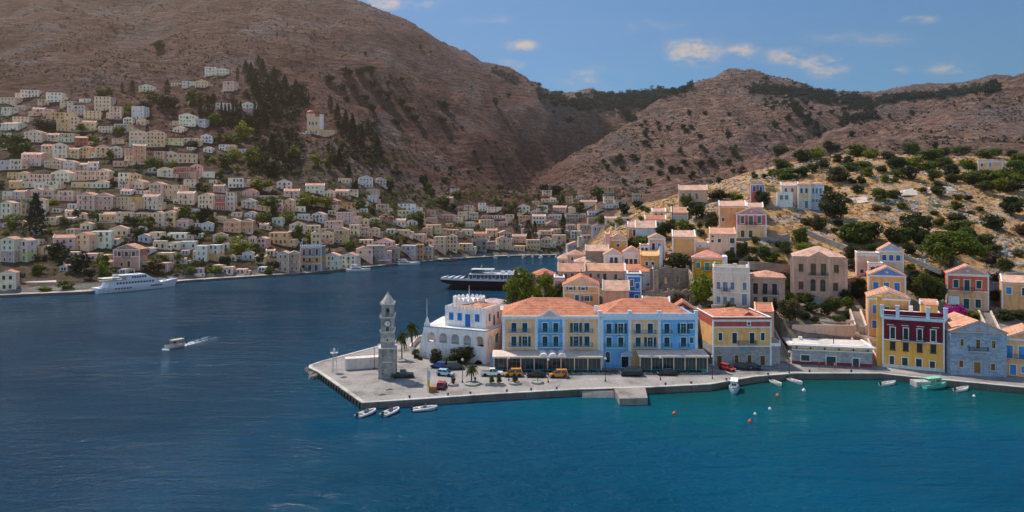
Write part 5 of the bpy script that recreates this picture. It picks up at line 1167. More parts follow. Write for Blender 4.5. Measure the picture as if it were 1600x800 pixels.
# ---------------------------------------------------------------- clock tower and crenellated white building
def build_tower():
    Y=yat(588); S=Y/F
    t=thing('clock_tower','tall pale grey stone clock tower with a pyramid spire on the quay','clock tower',(gx(606,Y),Y,1.3),R(6))
    t.scale=(.90,.90,.90)
    st=stonemat((.39,.355,.335),1.3,'ashlar'); st2=stonemat((.34,.31,.29),1.3,'ashlar'); tr=plain((.56,.53,.50),.8,name='stone_trim')
    b=MB(); b.box(-1.75,1.75,-1.75,1.75,0,7.3)
    for sx in (-1,1):
        for sy in (-1,1): b.box(sx*1.75-.42,sx*1.75+.42,sy*1.75-.42,sy*1.75+.42,0,7.3)
    b.box(-2.3,2.3,-2.3,2.3,-.5,.5); b.build('base',st2,t)
    b=MB(); b.box(-2.25,2.25,-2.25,2.25,7.3,7.6); b.box(-2.05,2.05,-2.05,2.05,3.9,4.15); b.build('base_cornice',tr,t)
    b=MB(); b.box(-1.62,1.62,-1.62,1.62,7.6,15.0); b.build('shaft',st,t)
    b=MB(); b.box(-1.68,1.68,-1.68,1.68,9.0,9.9); b.build('band',plain((.58,.46,.36),.9,name='stone_band'),t)
    b=MB(); b.box(-1.78,1.78,-1.78,1.78,11.3,11.6); b.box(-1.85,1.85,-1.85,1.85,15.0,15.3); 
    for sx in (-1,1):
        for sy in (-1,1): b.box(sx*1.7-.2,sx*1.7+.2,sy*1.7-.2,sy*1.7+.2,11.6,12.1); b.box(sx*1.75-.2,sx*1.75+.2,sy*1.75-.2,sy*1.75+.2,15.3,15.8)
    b.build('cornice',tr,t)
    b=MB()
    for sx in (-1,1):
        for sy in (-1,1): b.box(min(sx*1.5,sx*.5),max(sx*1.5,sx*.5),min(sy*1.5,sy*.5),max(sy*1.5,sy*.5),15.3,17.6)
    b.box(-1.5,1.5,-1.5,1.5,17.6,18.3); b.box(-.49,.49,-.49,.49,15.3,16.0); b.build('belfry',st,t)
    b=MB(); b.lathe([(.42,0),(.40,.25),(.24,.6),(.1,.8)],10,(0,0,16.3)); b.build('bell',plain((.10,.07,.03),.4,.8,name='bronze'),t,smooth=True)
    b=MB(); b.box(-1.8,1.8,-1.8,1.8,18.3,18.6); 
    for sx in (-1,1):
        for sy in (-1,1): b.lathe([(.26,18.6),(.26,18.9),(.12,19.0)],6,(sx*1.6,sy*1.6,0))
    b.build('belfry_cornice',tr,t)
    b=MB(); b.lathe([(1.65*1.2,18.6),(.08,21.3)],8,(0,0,0),a0=R(22.5)); b.lathe([(.12,21.2),(.12,21.4),(.0,21.7)],6); b.build('spire',stonemat((.46,.42,.39),1.6,'ashlar'),t)
    for k in range(4):
        if k not in (0,3): continue
        fc=MB(); fc.lathe([(.0,0),(.78,0),(.78,.07),(.0,.07)],24)
        o=fc.build('clock_face',plain((.78,.76,.70),.5,name='dial'),t); a=R(90)*(k if k!=3 else -1)
        o.location=(0,-1.62,13.6) if k==0 else (-1.62,0,13.6); o.rotation_euler=(R(90),0,0) if k==0 else (R(90),0,R(-90))
        d=MB(); dk=plain((.03,.03,.03),.5,name='iron_paint')
        n=24
        for i in range(n):
            a0=2*math.pi*i/n;a1=2*math.pi*(i+1)/n; d.add([(r*math.cos(q),r*math.sin(q),zz) for zz in (.07,.12) for q in (a0,a1) for r in (.74,.9)],[(4,5,7,6),(0,1,5,4),(2,6,7,3),(1,3,7,5),(0,4,6,2)])
        for i in range(12):
            q=2*math.pi*i/12; c=Vector((math.cos(q),math.sin(q),0)); s_=Vector((-c.y,c.x,0))*.035
            p=[c*.56-s_,c*.68-s_,c*.68+s_,c*.56+s_]; d.add([(v.x,v.y,.074) for v in p]+[(v.x,v.y,.09) for v in p],[(4,5,6,7),(0,1,5,4),(1,2,6,5),(2,3,7,6),(3,0,4,7)])
        d.build('dial_ring',dk,o)
        for ln,wd,an in ((.40,.06,75),(.58,.04,12)):
            c=Vector((math.cos(R(an)),math.sin(R(an)),0)); s_=Vector((-c.y,c.x,0))*wd; p=[-s_-c*.1,c*ln-s_*.4,c*ln+s_*.4,s_-c*.1]
            MB().add([(v.x,v.y,.092) for v in p]+[(v.x,v.y,.11) for v in p],[(4,5,6,7),(0,1,5,4),(1,2,6,5),(2,3,7,6),(3,0,4,7)]).build('clock_hand',dk,o)
    for z,w_,h_ in ((11.75,.75,1.0),): link('window',frame_mesh(w_,h_,(.5,.47,.44),True,.14,True),t,(0,-1.62,z)); link('pane',pane_mesh(w_,h_,(.08,.09,.09),True),t,(0,-1.66,z))
    b=MB(); b.lathe([(0,0),(.25,0),(.25,.05),(0,.05)],12); o=b.build('round_opening',plain(DARK,.7,name='iron_paint'),t,loc=(0,-1.68,9.5)); o.rotation_euler=(R(90),0,0)

def build_casino():
    A=Vector((gx(664,175),175,0)); B=Vector((gx(759,167.8),167.8,0)); C=Vector((gx(785,176),176,0))
    root=thing('crenellated_building','white crenellated building with an arched veranda and red tiles behind its battlements','building',(B.x,B.y,1.3))
    for u,Y in ((665,176),(720,173),(770,175),(700,185),(750,190)): EXTRA.append((u,Y,1.2))
    CLAMP.append((A.x-3,C.x,B.y-4,B.y+24,1.3))
    wm=wallmat((.76,.76,.76)); zt=7.9
    def seg(b,P,Q,fn,off=0.0):
        """add fn's shapes drawn along P->Q (x along, y inward) in the root frame"""
        d=(Q-P); L=d.length; d.normalize(); n=Vector((-d.y,d.x,0))
        if n.y<0: n=-n
        m=MB(); fn(m,L)
        b.add([tuple((P-B)+d*x+n*(y+off)+Vector((0,0,z))) for x,y,z in m.v],m.f,0)
    def arcade(cs,r,z0,zs):
        def fn(m,L):
            xs=[0]+[v for c in cs for v in (c-r,c+r)]+[L]
            m.box(0,L,0,.4,-3,z0)
            for i in range(0,len(xs),2):
                if xs[i+1]-xs[i]>.02: m.box(xs[i],xs[i+1],0,.4,z0,zt)
            for c in cs:
                k=10
                for i in range(k):
                    a0=math.pi*i/k;a1=math.pi*(i+1)/k; x0=c-r*math.cos(a0);x1=c-r*math.cos(a1)
                    m.xz([(x0,zs+r*math.sin(a0)),(x1,zs+r*math.sin(a1)),(x1,zt),(x0,zt)],0,.4)
        return fn
    L1=(B-A).length; L2=(C-B).length
    b=MB(); seg(b,A,B,arcade([1.9+i*(L1-3.6)/4 for i in range(5)],1.12,4.2,5.6)); seg(b,B,C,arcade([2.3,6.3],1.12,4.2,5.6))
    # inner wall of the veranda, floor and back
    def inner(m,L): m.box(.4,L,2.6,2.9,-2,zt-.05); m.box(.0,L,.4,2.6,4.0,4.15)
    seg(b,A,B,inner); seg(b,B,C,inner)
    D_=Vector((C.x-1,C.y+16,0)); E=Vector((A.x+3,A.y+16,0))
    b.prism([(p-B).to_tuple()[:2] for p in (A+Vector((.5,3,0)),E,D_,C+Vector((-.6,.6,0)))],-3,zt-.1)
    b.build('arcade',wm,root)
    o_=[(p-B) for p in (A,B,C,D_,E)]
    t=MB(); t.prism([(p.x,p.y) for p in o_],zt,zt+.18); t.build('terrace',concrete((.62,.60,.58),'roof_screed'),root)
    t=MB()
    def cop(m,L): m.box(-.1,L+.1,-.08,.1,zt+.02,zt+.30)
    seg(t,A,B,cop); seg(t,B,C,cop); t.build('terrace_edge',plain((.25,.38,.58),.7,name='trim_paint'),root)
    # upper storey
    A2=A+Vector((5.0,1.6,0)); B2=B+Vector((-.2,4.0,0)); C2=C+Vector((-.6,3.6,0)); z2=12.5
    def wall(z0,z1,w_=.35):
        return lambda m,L: m.box(0,L,0,w_,z0,z1)
    def crenel(z,n,hh=.85):
        def fn(m,L):
            for i in range(n):
                x=L*(i+.5)/n; q=L/n*.42; m.xz([(x-q,z),(x+q,z),(x+q*.55,z+hh*.75),(x,z+hh),(x-q*.55,z+hh*.75)],0,.3)
        return fn
    b=MB(); E2=E+Vector((5,-5,0)); D2=D_+Vector((-1,-4,0))
    seg(b,A2,B2,wall(zt+.18,z2)); seg(b,B2,C2,wall(zt+.18,z2)); 
    b.prism([(p-B).to_tuple()[:2] for p in (A2+Vector((0.1,.3,0)),E2,D2,C2+Vector((-.2,.3,0)),B2+Vector((0,.5,0)))],zt+.18,z2-.5)
    b.build('upper_wall',wm,root)
    b=MB(); seg(b,A2,B2,crenel(z2,12)); seg(b,B2,C2,crenel(z2,9))
    d3=Vector((A2.x+.15,A2.y+.3,0)); seg(b,d3,Vector((E2.x+.15,E2.y,0)),crenel(z2-.3,10)); b.build('battlement',wm,root)
    cx=(A2+B2+C2+E2)/4-B
    b=MB(); ring=[(p-B) for p in (A2+Vector((.6,.7,0)),B2+Vector((-.1,.8,0)),C2+Vector((-.5,.5,0)),D2,E2+Vector((.5,0,0)))]
    b.add([(p.x,p.y,z2-.45) for p in ring]+[(cx.x+1,cx.y+1.5,z2+1.5)],[(i,(i+1)%5,5) for i in range(5)]); b.build('roof',tilemat((.52,.26,.16)),root)
    # round crenellated lantern storey behind
    c=Vector((gx(733,183),183,0))-B; b=MB(); n=20; rr=4.3
    b.lathe([(rr,z2-2),(rr,13.9)],n,(c.x,c.y,0)); b.build('lantern_storey',wm,root)
    b=MB()
    for i in range(n):
        a0=2*math.pi*(i+.12)/n; a1=2*math.pi*(i+.88)/n; am=(a0+a1)/2
        vs=[];
        for r_ in (rr,rr-.3):
            for aa,zz in ((a0,13.9),(a1,13.9),(a1,14.4),(am,14.85),(a0,14.4)): vs.append((c.x+r_*math.cos(aa),c.y+r_*math.sin(aa),zz))
        b.add(vs,[(0,1,2,3,4),(9,8,7,6,5),(0,5,6,1),(1,6,7,2),(2,7,8,3),(3,8,9,4),(4,9,5,0)])
    b.build('lantern_battlement',wm,root)
    b=MB(); b.tube([(c.x,c.y,13.8),(c.x,c.y,17.6)],[.10,.05],6); b.lathe([(.5,13.6),(.5,14.4),(.3,14.6)],8,(c.x,c.y,0)); b.build('flagpole',plain((.7,.7,.7),.4,.3,name='pole_paint'),root)
    # windows with shutters on the upper storey
    d=(B2-A2).normalized(); bl=(.02,.16,.52)
    for k,(s,z,w_,h_) in enumerate(((.16,9.6,1.3,1.9),(.37,9.6,1.3,1.9),(.57,8.15,1.5,3.2),(.80,9.6,1.3,1.9))):
        p=A2+(B2-A2)*s-B; fr=link('door' if h_>2.5 else 'window',frame_mesh(w_,h_,(.75,.75,.75),h_<2.5),root,(p.x,p.y-.02,z)); fr.rotation_euler=(0,0,math.atan2(d.y,d.x))
        for q in (-1,1): link('shutter',leaf_mesh(w_/2,h_,bl),fr,(q*w_/4,-.03,0))
    d2=(C2-B2).normalized()
    for s,z,w_,h_ in ((.25,9.6,.9,1.9),(.55,8.2,1.0,2.6),(.82,9.6,.9,1.7)):
        p=B2+(C2-B2)*s-B; fr=link('window',frame_mesh(w_,h_,(.75,.75,.75)),root,(p.x,p.y-.02,z)); fr.rotation_euler=(0,0,math.atan2(d2.y,d2.x)); link('shutter',leaf_mesh(w_,h_,(.02,.10,.3)),fr,(0,-.03,0))
    # flared left buttress with a small belfry pier
    a=A-B; b=MB(); b.add([(a.x-2.6,a.y+.2,-3),(a.x+.1,a.y-.1,-3),(a.x+.1,a.y+2.4,-3),(a.x-2.6,a.y+2.6,-3),(a.x-.3,a.y+.2,zt),(a.x+.1,a.y,zt),(a.x+.1,a.y+2.2,zt),(a.x-.3,a.y+2.3,zt)],[(0,1,5,4),(1,2,6,5),(2,3,7,6),(3,0,4,7),(4,5,6,7)]); b.build('buttress',wm,root)
    b=MB(); b.box(a.x-.2,a.x+1.3,a.y+.1,a.y+.7,zt,zt+1.0); b.xz([(a.x,zt+1.0),(a.x+1.0,zt+1.0),(a.x+.8,zt+2.0),(a.x+.45,zt+2.7),(a.x+.2,zt+2.0)],a.y+.1,a.y+.7); b.tube([(a.x+.45,a.y+.4,zt+2.6),(a.x+.45,a.y+.4,zt+7.3)],[.07,.04],6); b.build('corner_pole',wm,root)
    # boundary rampart running back along the water on the left
    P=[(664,174.5),(640,183),(652,195),(700,214)]
    b=MB(); pp=[Vector((gx(u,Y),Y,0)) for u,Y in P]; o=pp[0]
    for p,q in zip(pp[:-1],pp[1:]):
        d_=(q-p).normalized(); n_=Vector((-d_.y,d_.x,0))*.2; b.add([tuple(v-o+Vector((0,0,z))) for z in (-1,1.6) for v in (p-n_,p+n_,q+n_,q-n_)],[(0,1,5,4),(1,2,6,5),(2,3,7,6),(3,0,4,7),(4,5,6,7)])
    tag(b.build('low_wall',wallmat((.62,.56,.5)),None,loc=(o.x,o.y,1.2)),'low pale wall running back to the water behind the two quay palms','wall')
# ---------------------------------------------------------------- trees and plants
def leafball(b,q,c,r,n,s,flat=1.0,m=0):
    for _ in range(n):
        d=Vector((q.gauss(0,1),q.gauss(0,1),q.gauss(0,1))).normalized(); rr=r*(.55+.45*q.random())
        p=Vector(c)+Vector((d.x*rr,d.y*rr,d.z*rr*flat))
        nn=(d+Vector((q.gauss(0,.5),q.gauss(0,.5),q.gauss(.25,.5)))).normalized()
        a=nn.cross(Vector((q.gauss(0,1),q.gauss(0,1),q.gauss(0,1)))).normalized(); e=nn.cross(a); k=s*q.uniform(.6,1.25); k2=k*q.uniform(.5,.8)
        o=len(b.v); b.v+=[tuple(p-a*k),tuple(p-e*k2+nn*k*.2),tuple(p+a*k),tuple(p+e*k2+nn*k*.2)]; b.f.append((o,o+1,o+2,o+3)); b.m.append(m)
def crown_round(q,n,s,cz=.58,rx=.36,rz=.30,k=26,rc=.17,low=-.75):
    b=MB()
    for _ in range(k):
        while True:
            d=Vector((q.uniform(-1,1),q.uniform(-1,1),q.uniform(low,1)))
            if .3<d.length<1: break
        r=rc*q.uniform(.65,1.2); leafball(b,q,(d.x*rx,d.y*rx,cz+d.z*rz),r,int(n/k),s,.85)
    return b
def crown_profile(q,n,s,prof,z0=.04):
    b=MB()
    for _ in range(n):
        t=q.random()**.8; z=z0+(1-z0)*t; r=prof(t)*(.6+.45*q.random()); a=q.uniform(0,2*math.pi)
        p=Vector((r*math.cos(a),r*math.sin(a),z)); nn=Vector((math.cos(a),math.sin(a),q.uniform(.1,.9))).normalized()
        e=nn.cross(Vector((q.gauss(0,1),q.gauss(0,1),q.gauss(0,1)))).normalized(); f=nn.cross(e); k=s*q.uniform(.6,1.2)
        o=len(b.v); b.v+=[tuple(p-e*k),tuple(p-f*k*.25),tuple(p+e*k),tuple(p+f*k*.25+Vector((0,0,k*.5)))]; b.f.append((o,o+1,o+2,o+3)); b.m.append(0)
    return b
BARK=None
PROTO={}
def proto(kind,name,crown,mat,trunk):
    r=bpy.data.objects.new(name,None); kids=[]
    c=bpy.data.objects.new('crown' if kind!='bush' else 'foliage',crown.mesh(name+'_crown',mat)); kids.append(c)
    t=bpy.data.objects.new('trunk' if kind!='bush' else 'stem',trunk.mesh(name+'_trunk',BARK,True)); kids.append(t)
    KIDS[r.name]=kids; return r
def limbs(q,th,cz,rx,r0=.035,n=6):
    b=MB(); b.tube([(0,0,-.12),(.01,.0,th*.5),(q.uniform(-.03,.03),q.uniform(-.03,.03),th)],[r0*1.3,r0,r0*.8],7)
    for i in range(n):
        a=2*math.pi*i/n+q.uniform(-.4,.4); e=rx*q.uniform(.5,.95); b.tube([(0,0,th*.85),(e*.45*math.cos(a),e*.45*math.sin(a),th+(cz-th)*.6),(e*math.cos(a),e*math.sin(a),cz+q.uniform(-.05,.1))],[r0*.6,r0*.4,r0*.15],5)
    return b
def build_protos():
    global BARK
    BARK,nt,b=nodes_of('bark'); n=noise_tex(nt,3,5,.6,mapv(nt,geo_pos(nt),(1,1,.3))); nt.links.new(ramp(nt,n.outputs[0],[(.3,(.05,.035,.025)),(.7,(.16,.115,.085))]),b.inputs['Base Color']); b.inputs['Roughness'].default_value=.95
    q=random.Random(5)
    LM={'dark':leafmat('leaves_dark',(.030,.044,.013),(.085,.105,.024)),'mid':leafmat('leaves_mid',(.066,.095,.015),(.18,.21,.028)),'bright':leafmat('leaves_bright',(.13,.165,.012),(.31,.33,.03)),
        'olive':leafmat('leaves_olive',(.075,.066,.026),(.16,.13,.05)),'bare':leafmat('twigs_brown',(.085,.055,.045),(.15,.10,.08)),'cyp':leafmat('leaves_cypress',(.010,.017,.009),(.022,.034,.012)),
        'pine':leafmat('needles_pine',(.095,.145,.012),(.26,.32,.024)),'palm':leafmat('fronds_palm',(.055,.075,.016),(.14,.15,.04)),'boug':leafmat('bougainvillea',(.40,.012,.20),(.62,.04,.36),.35),
        'far':leafmat('leaves_far',(.014,.027,.016),(.036,.055,.026))}
    for key in ('dark','mid','bright','olive','bare','boug'):
        fam=[]
        for i in range(3):
            n_=2600 if key!='bare' else 1500
            cr=crown_round(q,n_,.042,.50,.37,.38,30,.19,-.9); fam.append(proto('tree','tree',cr,LM[key],limbs(q,.28,.55,.3)))
        PROTO['near_'+key]=fam
        fam=[]
        for i in range(3):
            cr=crown_round(q,2000,.046,.42,.38,.40,26,.20,-.95); fam.append(proto('bush','shrub',cr,LM[key],limbs(q,.16,.4,.3,.02)))
        PROTO['bush_'+key]=fam
        fam=[]
        for i in range(3):
            cr=crown_round(q,520,.075,.46,.37,.40,14,.21,-.95); fam.append(proto('tree','tree',cr,LM[key] if key!='dark' else LM['far'],limbs(q,.25,.5,.25,.035,3)))
        PROTO['far_'+key]=fam
    tear=lambda t:.5*(math.sin(math.pi*min(1,.12+t*.88))**.7)*(1-.35*t) if t<.98 else .02
    PROTO['cypress']=[proto('tree','cypress',crown_profile(q,1500,.05,tear),LM['cyp'],limbs(q,.2,.4,.1,.05,2)) for i in range(3)]
    cone=lambda t:.5*(1-t)**.75+.03
    PROTO['conifer']=[proto('tree','conifer',crown_profile(q,1500,.055,lambda t:cone(t)*(.8+.2*math.sin(t*34))),LM['cyp'],limbs(q,.3,.5,.1,.04,2)) for i in range(2)]
    # umbrella pines, with a visible trunk, limbs and separate cushions of needles
    fam=[]
    for i in range(2):
        b=MB(); t=MB(); t.tube([(0,0,-.08),(.02,0,.2),(-.01,.01,.42)],[.045,.035,.03],8)
        for k in range(74):
            while True:
                x,y=q.uniform(-1,1),q.uniform(-1,1)
                if x*x+y*y<1: break
            top=math.sqrt(max(0,1-x*x-y*y)); lev=q.choice((1,1,1,.62)); z=.24+.62*top*lev+q.uniform(-.03,.03)
            c=(x*.42,y*.42,z); r=q.uniform(.085,.14); leafball(b,q,c,r,130,.022,1.15)
            if k%5==0: t.tube([(-.01,.01,.30),(x*.2,y*.2,.30+(z-.30)*.6),(x*.4,y*.4,z-.02)],[.018,.012,.005],5)
        fam.append(proto('tree','umbrella_pine',b,LM['pine'],t))
    PROTO['pine']=fam
    fam=[]
    for i in range(2):
        cr=crown_round(q,3400,.030,.58,.40,.36,38,.14,-.75); fam.append(proto('tree','pine_tree',cr,LM['pine'],limbs(q,.3,.62,.36,.035,9)))
    PROTO['pinetall']=fam
    # palms
    fam=[]
    for i in range(2):
        b=MB(); t=MB(); t.tube([(0,0,-.1),(.01,0,.3),(.0,.01,.68)],[.045,.036,.04],8)
        for k in range(34):
            a=2*math.pi*k/34+q.uniform(-.1,.1); el=q.uniform(-.5,1.2); L=q.uniform(.30,.42); d=Vector((math.cos(a)*math.cos(el),math.sin(a)*math.cos(el),math.sin(el))); s_=Vector((-math.sin(a),math.cos(a),0))
            pts=[Vector((0,0,.70))+d*L*u-Vector((0,0,.24*u*u)) for u in (0,.25,.5,.75,1)]
            for j in range(4):
                w0=(.02,.055,.06,.045,.01)[j]; w1=(.02,.055,.06,.045,.01)[j+1]
                for s in (-1,1):
                    dr=Vector((0,0,-.03)); o=len(b.v); b.v+=[tuple(pts[j]),tuple(pts[j+1]),tuple(pts[j+1]+s_*s*w1+dr),tuple(pts[j]+s_*s*w0+dr)]; b.f.append((o,o+1,o+2,o+3)); b.m.append(0)
        fam.append(proto('tree','palm_tree',b,LM['palm'],t))
    PROTO['palm']=fam
    return LM
TD={'dark':'dark green','mid':'green','bright':'yellow-green','olive':'olive-brown','bare':'bare brown','boug':'magenta'}
TQ=random.Random(99)
NT={}
def tree(fam,u,v,w,h,label=None,desc=None,Y=None,group=None,z=None):
    """fam: prototype family; u,v: foot of the tree on the photograph; w,h: its size there"""
    if Y is None: Y=cast(u,v)
    if Y is None: return
    S=Y/F; zt=gz(v-h,Y); given=z is not None; z=hxy(gx(u,Y),Y) if z is None else z
    p=TQ.choice(PROTO[fam]); W=w*S*1.06; Hh=h*S*1.08
    if fam.startswith('pine') or fam=='palm': W=w*S; Hh=h*S
    if not given and zt-z>Hh*1.15: Hh=zt-z
    o=copy_tree(p,(gx(u,Y),Y,z-.02),TQ.uniform(0,6.28),(W,W,Hh))
    kind=fam.split('_')[0]; key=fam.split('_')[-1]
    cat={'cypress':'cypress','conifer':'conifer','palm':'palm tree','pine':'pine tree','bush':'shrub'}.get(kind,'tree')
    tag(o,label or '',cat,group)
    if not label:
        size='tall' if h>1.5*w else ('low' if h<.6*w else ('big' if w>30 else ('small' if w<13 else 'rounded')))
        d=desc or (f'{size} {TD[key]} {cat}' if key in TD else f'{size if size in ("tall","small") else "dark"} dark {cat}'.replace('dark dark','dark'))
        PEND.append((o,d,u,v-h/2))
    NT[cat]=NT.get(cat,0)+1
    RECT.append((u-w*.35,u+w*.35,v-h,v)); return o
def build_trees():
    A=tree
    # right hillside, shrub by shrub
    for k,u,v,w,h in [('near_dark',1302,341,50,44),('near_mid',1338,381,58,38),('near_dark',1362,376,34,32),('bush_dark',1430,373,46,46),('bush_mid',1446,350,22,14),('bush_dark',1551,357,34,26),('near_dark',1581,336,38,30),('near_dark',1578,300,40,21),('bush_mid',1500,364,50,22),('bush_mid',1541,384,26,20),('bush_olive',1498,346,33,15),
        ('bush_dark',1395,378,27,24),('bush_mid',1469,353,21,15),('bush_bright',1259,392,33,15),('bush_mid',1250,379,28,26),('bush_mid',1229,398,18,23),('bush_olive',1278,359,31,25),('bush_dark',1397,310,22,15),('bush_mid',1553,394,23,14),('bush_mid',1571,424,24,23),('bush_bare',1550,412,27,22),
        ('near_mid',1443,472,40,44),('near_mid',1466,474,34,36),('bush_bright',1424,420,14,10),('near_bright',1247,462,42,32),('bush_mid',1254,474,22,18),('near_olive',1234,503,36,40),('near_dark',1292,494,22,24),('near_bright',1095,476,38,50),('bush_dark',1060,424,40,31),('bush_mid',1044,428,22,16),('near_bright',1066,361,24,18),
        ('near_dark',1088,343,32,30),('near_olive',1110,360,27,30),('near_dark',1161,404,21,28),('near_dark',1176,426,24,29),('bush_mid',1194,404,20,22),('bush_bright',1205,412,18,14),('near_dark',1191,322,26,26),('near_mid',1074,326,24,22),('near_olive',1125,313,42,17),('bush_bright',1150,312,24,12),('near_dark',1037,371,26,24),('bush_bright',1008,384,34,20),('bush_dark',988,385,18,15),
        ('near_mid',880,479,36,36),('bush_olive',683,568,25,25),('near_dark',722,571,44,31),('bush_mid',701,571,24,14),('bush_dark',748,571,12,9),('bush_mid',650,560,13,16),('bush_olive',657,563,9,7),('bush_mid',1018,474,20,14),('bush_olive',1060,478,26,20),('bush_dark',1024,452,26,16),('bush_mid',1500,497,30,15),('bush_bright',1528,500,34,17),('bush_mid',1478,500,20,10),('bush_mid',1160,500,30,12),('bush_dark',1280,474,16,14),('bush_olive',1330,420,18,16),('bush_dark',1268,488,26,18),('bush_mid',1300,480,24,16),('bush_dark',1322,472,24,22),('bush_mid',1328,498,20,16),('bush_dark',1258,500,20,16),('bush_mid',1310,504,22,12),('bush_olive',1274,503,16,10),('near_dark',1338,470,22,30),('bush_dark',1345,450,16,18),('bush_mid',1226,470,14,14),('near_mid',1222,452,16,22),('bush_dark',1555,470,16,18),('bush_olive',1560,440,18,14),('bush_dark',1570,500,30,18),('bush_olive',1590,496,24,14),('bush_mid',1600,500,20,14),('bush_dark',1170,490,24,12),('bush_mid',1110,488,18,14),('bush_olive',1130,490,20,12),('bush_dark',1210,484,14,16),('bush_dark',1425,452,18,26),('bush_mid',1432,440,20,18),('bush_dark',1465,440,22,16),('near_mid',1456,432,22,18),('bush_olive',1196,424,24,14),('bush_dark',1310,352,16,10),
        ('bush_olive',1222,241,29,18),('bush_dark',1254,253,29,21),('bush_bright',1276,247,26,21),('near_dark',1298,236,28,16),('bush_mid',1338,244,36,20),('bush_bright',1362,246,26,15),('bush_dark',1388,249,27,14),('bush_bright',1425,258,31,16),('bush_mid',1455,249,46,17),('bush_dark',1476,242,18,12),('bush_mid',1502,241,31,14),('bush_bright',1513,265,31,21),('bush_mid',1545,247,36,16),('bush_dark',1581,244,19,11),('bush_mid',1221,267,33,21),('bush_mid',1228,280,41,19),('bush_olive',1308,284,39,24),('bush_dark',1422,280,26,24),('bush_bright',1452,267,32,16),('bush_dark',1485,275,25,20),('bush_bright',1514,282,39,19),('bush_mid',1402,276,21,12),('bush_mid',1537,282,23,19),('bush_bright',1562,280,26,19),('bush_mid',1586,274,29,26),('bush_dark',1308,253,15,13),('bush_olive',1325,256,19,13),('bush_mid',1350,262,24,12),('bush_olive',1375,268,22,10),('bush_mid',1270,268,20,14),('bush_olive',1340,300,20,12),('bush_mid',1245,296,18,10),('bush_dark',1465,292,18,10),('bush_olive',1440,300,16,8),('bush_mid',1290,300,22,12),('bush_olive',1385,330,16,9),('bush_olive',1530,330,16,8),('bush_bare',1510,312,18,8),('bush_dark',1460,336,13,8),('bush_olive',1412,345,14,9),('bush_mid',1180,380,16,12),('bush_olive',1215,385,14,10),('bush_dark',1385,400,20,16),('bush_dark',1420,396,22,18),('bush_mid',1520,400,18,12),('bush_olive',1590,400,20,12),('bush_dark',1330,404,26,22),('bush_mid',1360,396,20,16)]:
        A(k,u,v,w,h)
    q=random.Random(64)
    for n_,(u0,u1,v0,v1,w0,w1) in ((20,(1205,1610,238,288,14,36)),(13,(1240,1610,300,402,12,32)),(16,(1000,1180,330,430,10,20))):
        c_=0
        for _ in range(600):
            if c_>=n_: break
            u=q.uniform(u0,u1); v=q.uniform(v0,v1); w=q.uniform(w0,w1); h=w*q.uniform(.55,.8)
            if any(not(u+w*.3<a or u-w*.3>e or v<c or v-h*.6>d) for a,e,c,d in RECT+NEARR): continue
            A(q.choice(('bush_dark','bush_mid','bush_bright','bush_bright','bush_olive')),u,v,w,h); c_+=1
    A('pine',1486,419,104,60,'broad bright green umbrella pine above the red and peach house')
    A('pinetall',815,489,66,76,'tall bright umbrella pine right behind the long hotel roof',Y=196)
    A('pinetall',851,484,44,58,'smaller umbrella pine crowded against the taller one behind the hotel',Y=203)
    A('near_boug',1484,505,30,36,'magenta bougainvillea bush nearest the crimson house roof',Y=179); A('near_boug',1499,503,26,30,'magenta bougainvillea bush over the blue-grey stone house roof',Y=180)
    for k_,u_,v_,w_,h_ in [('near_bright',1240,448,26,22),('near_mid',1262,476,22,18),('near_bright',1232,476,20,20),('near_mid',1302,486,24,22),('near_bright',1325,482,20,18),('near_mid',1100,470,26,26),('near_bright',1082,468,20,22),('near_mid',1072,446,22,16),('near_bright',1048,420,18,14),('near_mid',1140,408,18,16),('near_bright',1210,408,20,16),('near_mid',1222,422,18,16),('near_bright',1440,470,22,20),('near_mid',1462,455,26,22),('near_bright',1568,300,34,22),('near_mid',1592,262,30,24),('near_bright',1590,290,26,20),('near_mid',1540,300,26,18),('near_mid',1352,384,34,26),('near_bright',1330,376,24,20),('near_mid',1415,380,30,26),('near_dark',1440,384,28,26),('near_mid',1512,374,28,20),('near_mid',1522,290,30,20),('near_bright',1555,284,28,18),('near_mid',1475,262,26,16),('near_bright',1410,262,24,14)]: A(k_,u_,v_,w_,h_)
    A('bush_boug',855,436,22,14,'magenta bougainvillea spilling near the inner harbour roofs',Y=216)
    A('palm',1139,504,38,40,'feathery palm between the hotel row and the white house')
    A('palm',1150,506,22,26,'shorter palm beside the feathery one behind the yellow stone-based house')
    A('palm',644,550,31,58,'tall date palm behind the clock tower, right of its shorter pair')
    A('palm',628,563,27,56,'date palm in a round planter just behind the clock tower')
    A('palm',737,600,30,38,'young palm in a stone ring in the middle of the quay')
    A('palm',969,447,20,19,'palm crown rising between terrace roofs behind the hotel',Y=206)
    A('palm',690,520,13,20,'small palm behind the left end of the crenellated building',Y=212)
    A('palm',1093,391,12,14,'little palm against the big blank ochre house')
    # town across the water: named trees first
    A('conifer',56,371,44,62,'tallest dark conifer on the left hillside, standing over the coast houses')
    for u,v,w,h in [(806,363,12,27),(826,374,17,28),(836,373,9,26),(880,366,11,31),(312,181,8,30),(325,179,8,29),(333,176,8,28),(346,194,7,32),(352,197,7,33),(358,198,7,34),(364,198,7,33),(371,186,7,16),(376,192,8,32),(371,127,6,21),(191,145,6,16),(207,144,9,18),(431,194,8,38),(482,162,4,17),(516,172,10,22),(261,150,11,24),(405,165,8,30),(398,188,7,28),(440,250,9,26),(452,262,8,22),(230,212,7,16),(145,222,6,14),(515,402,6,14)]:
        A('cypress',u,v,w,h)
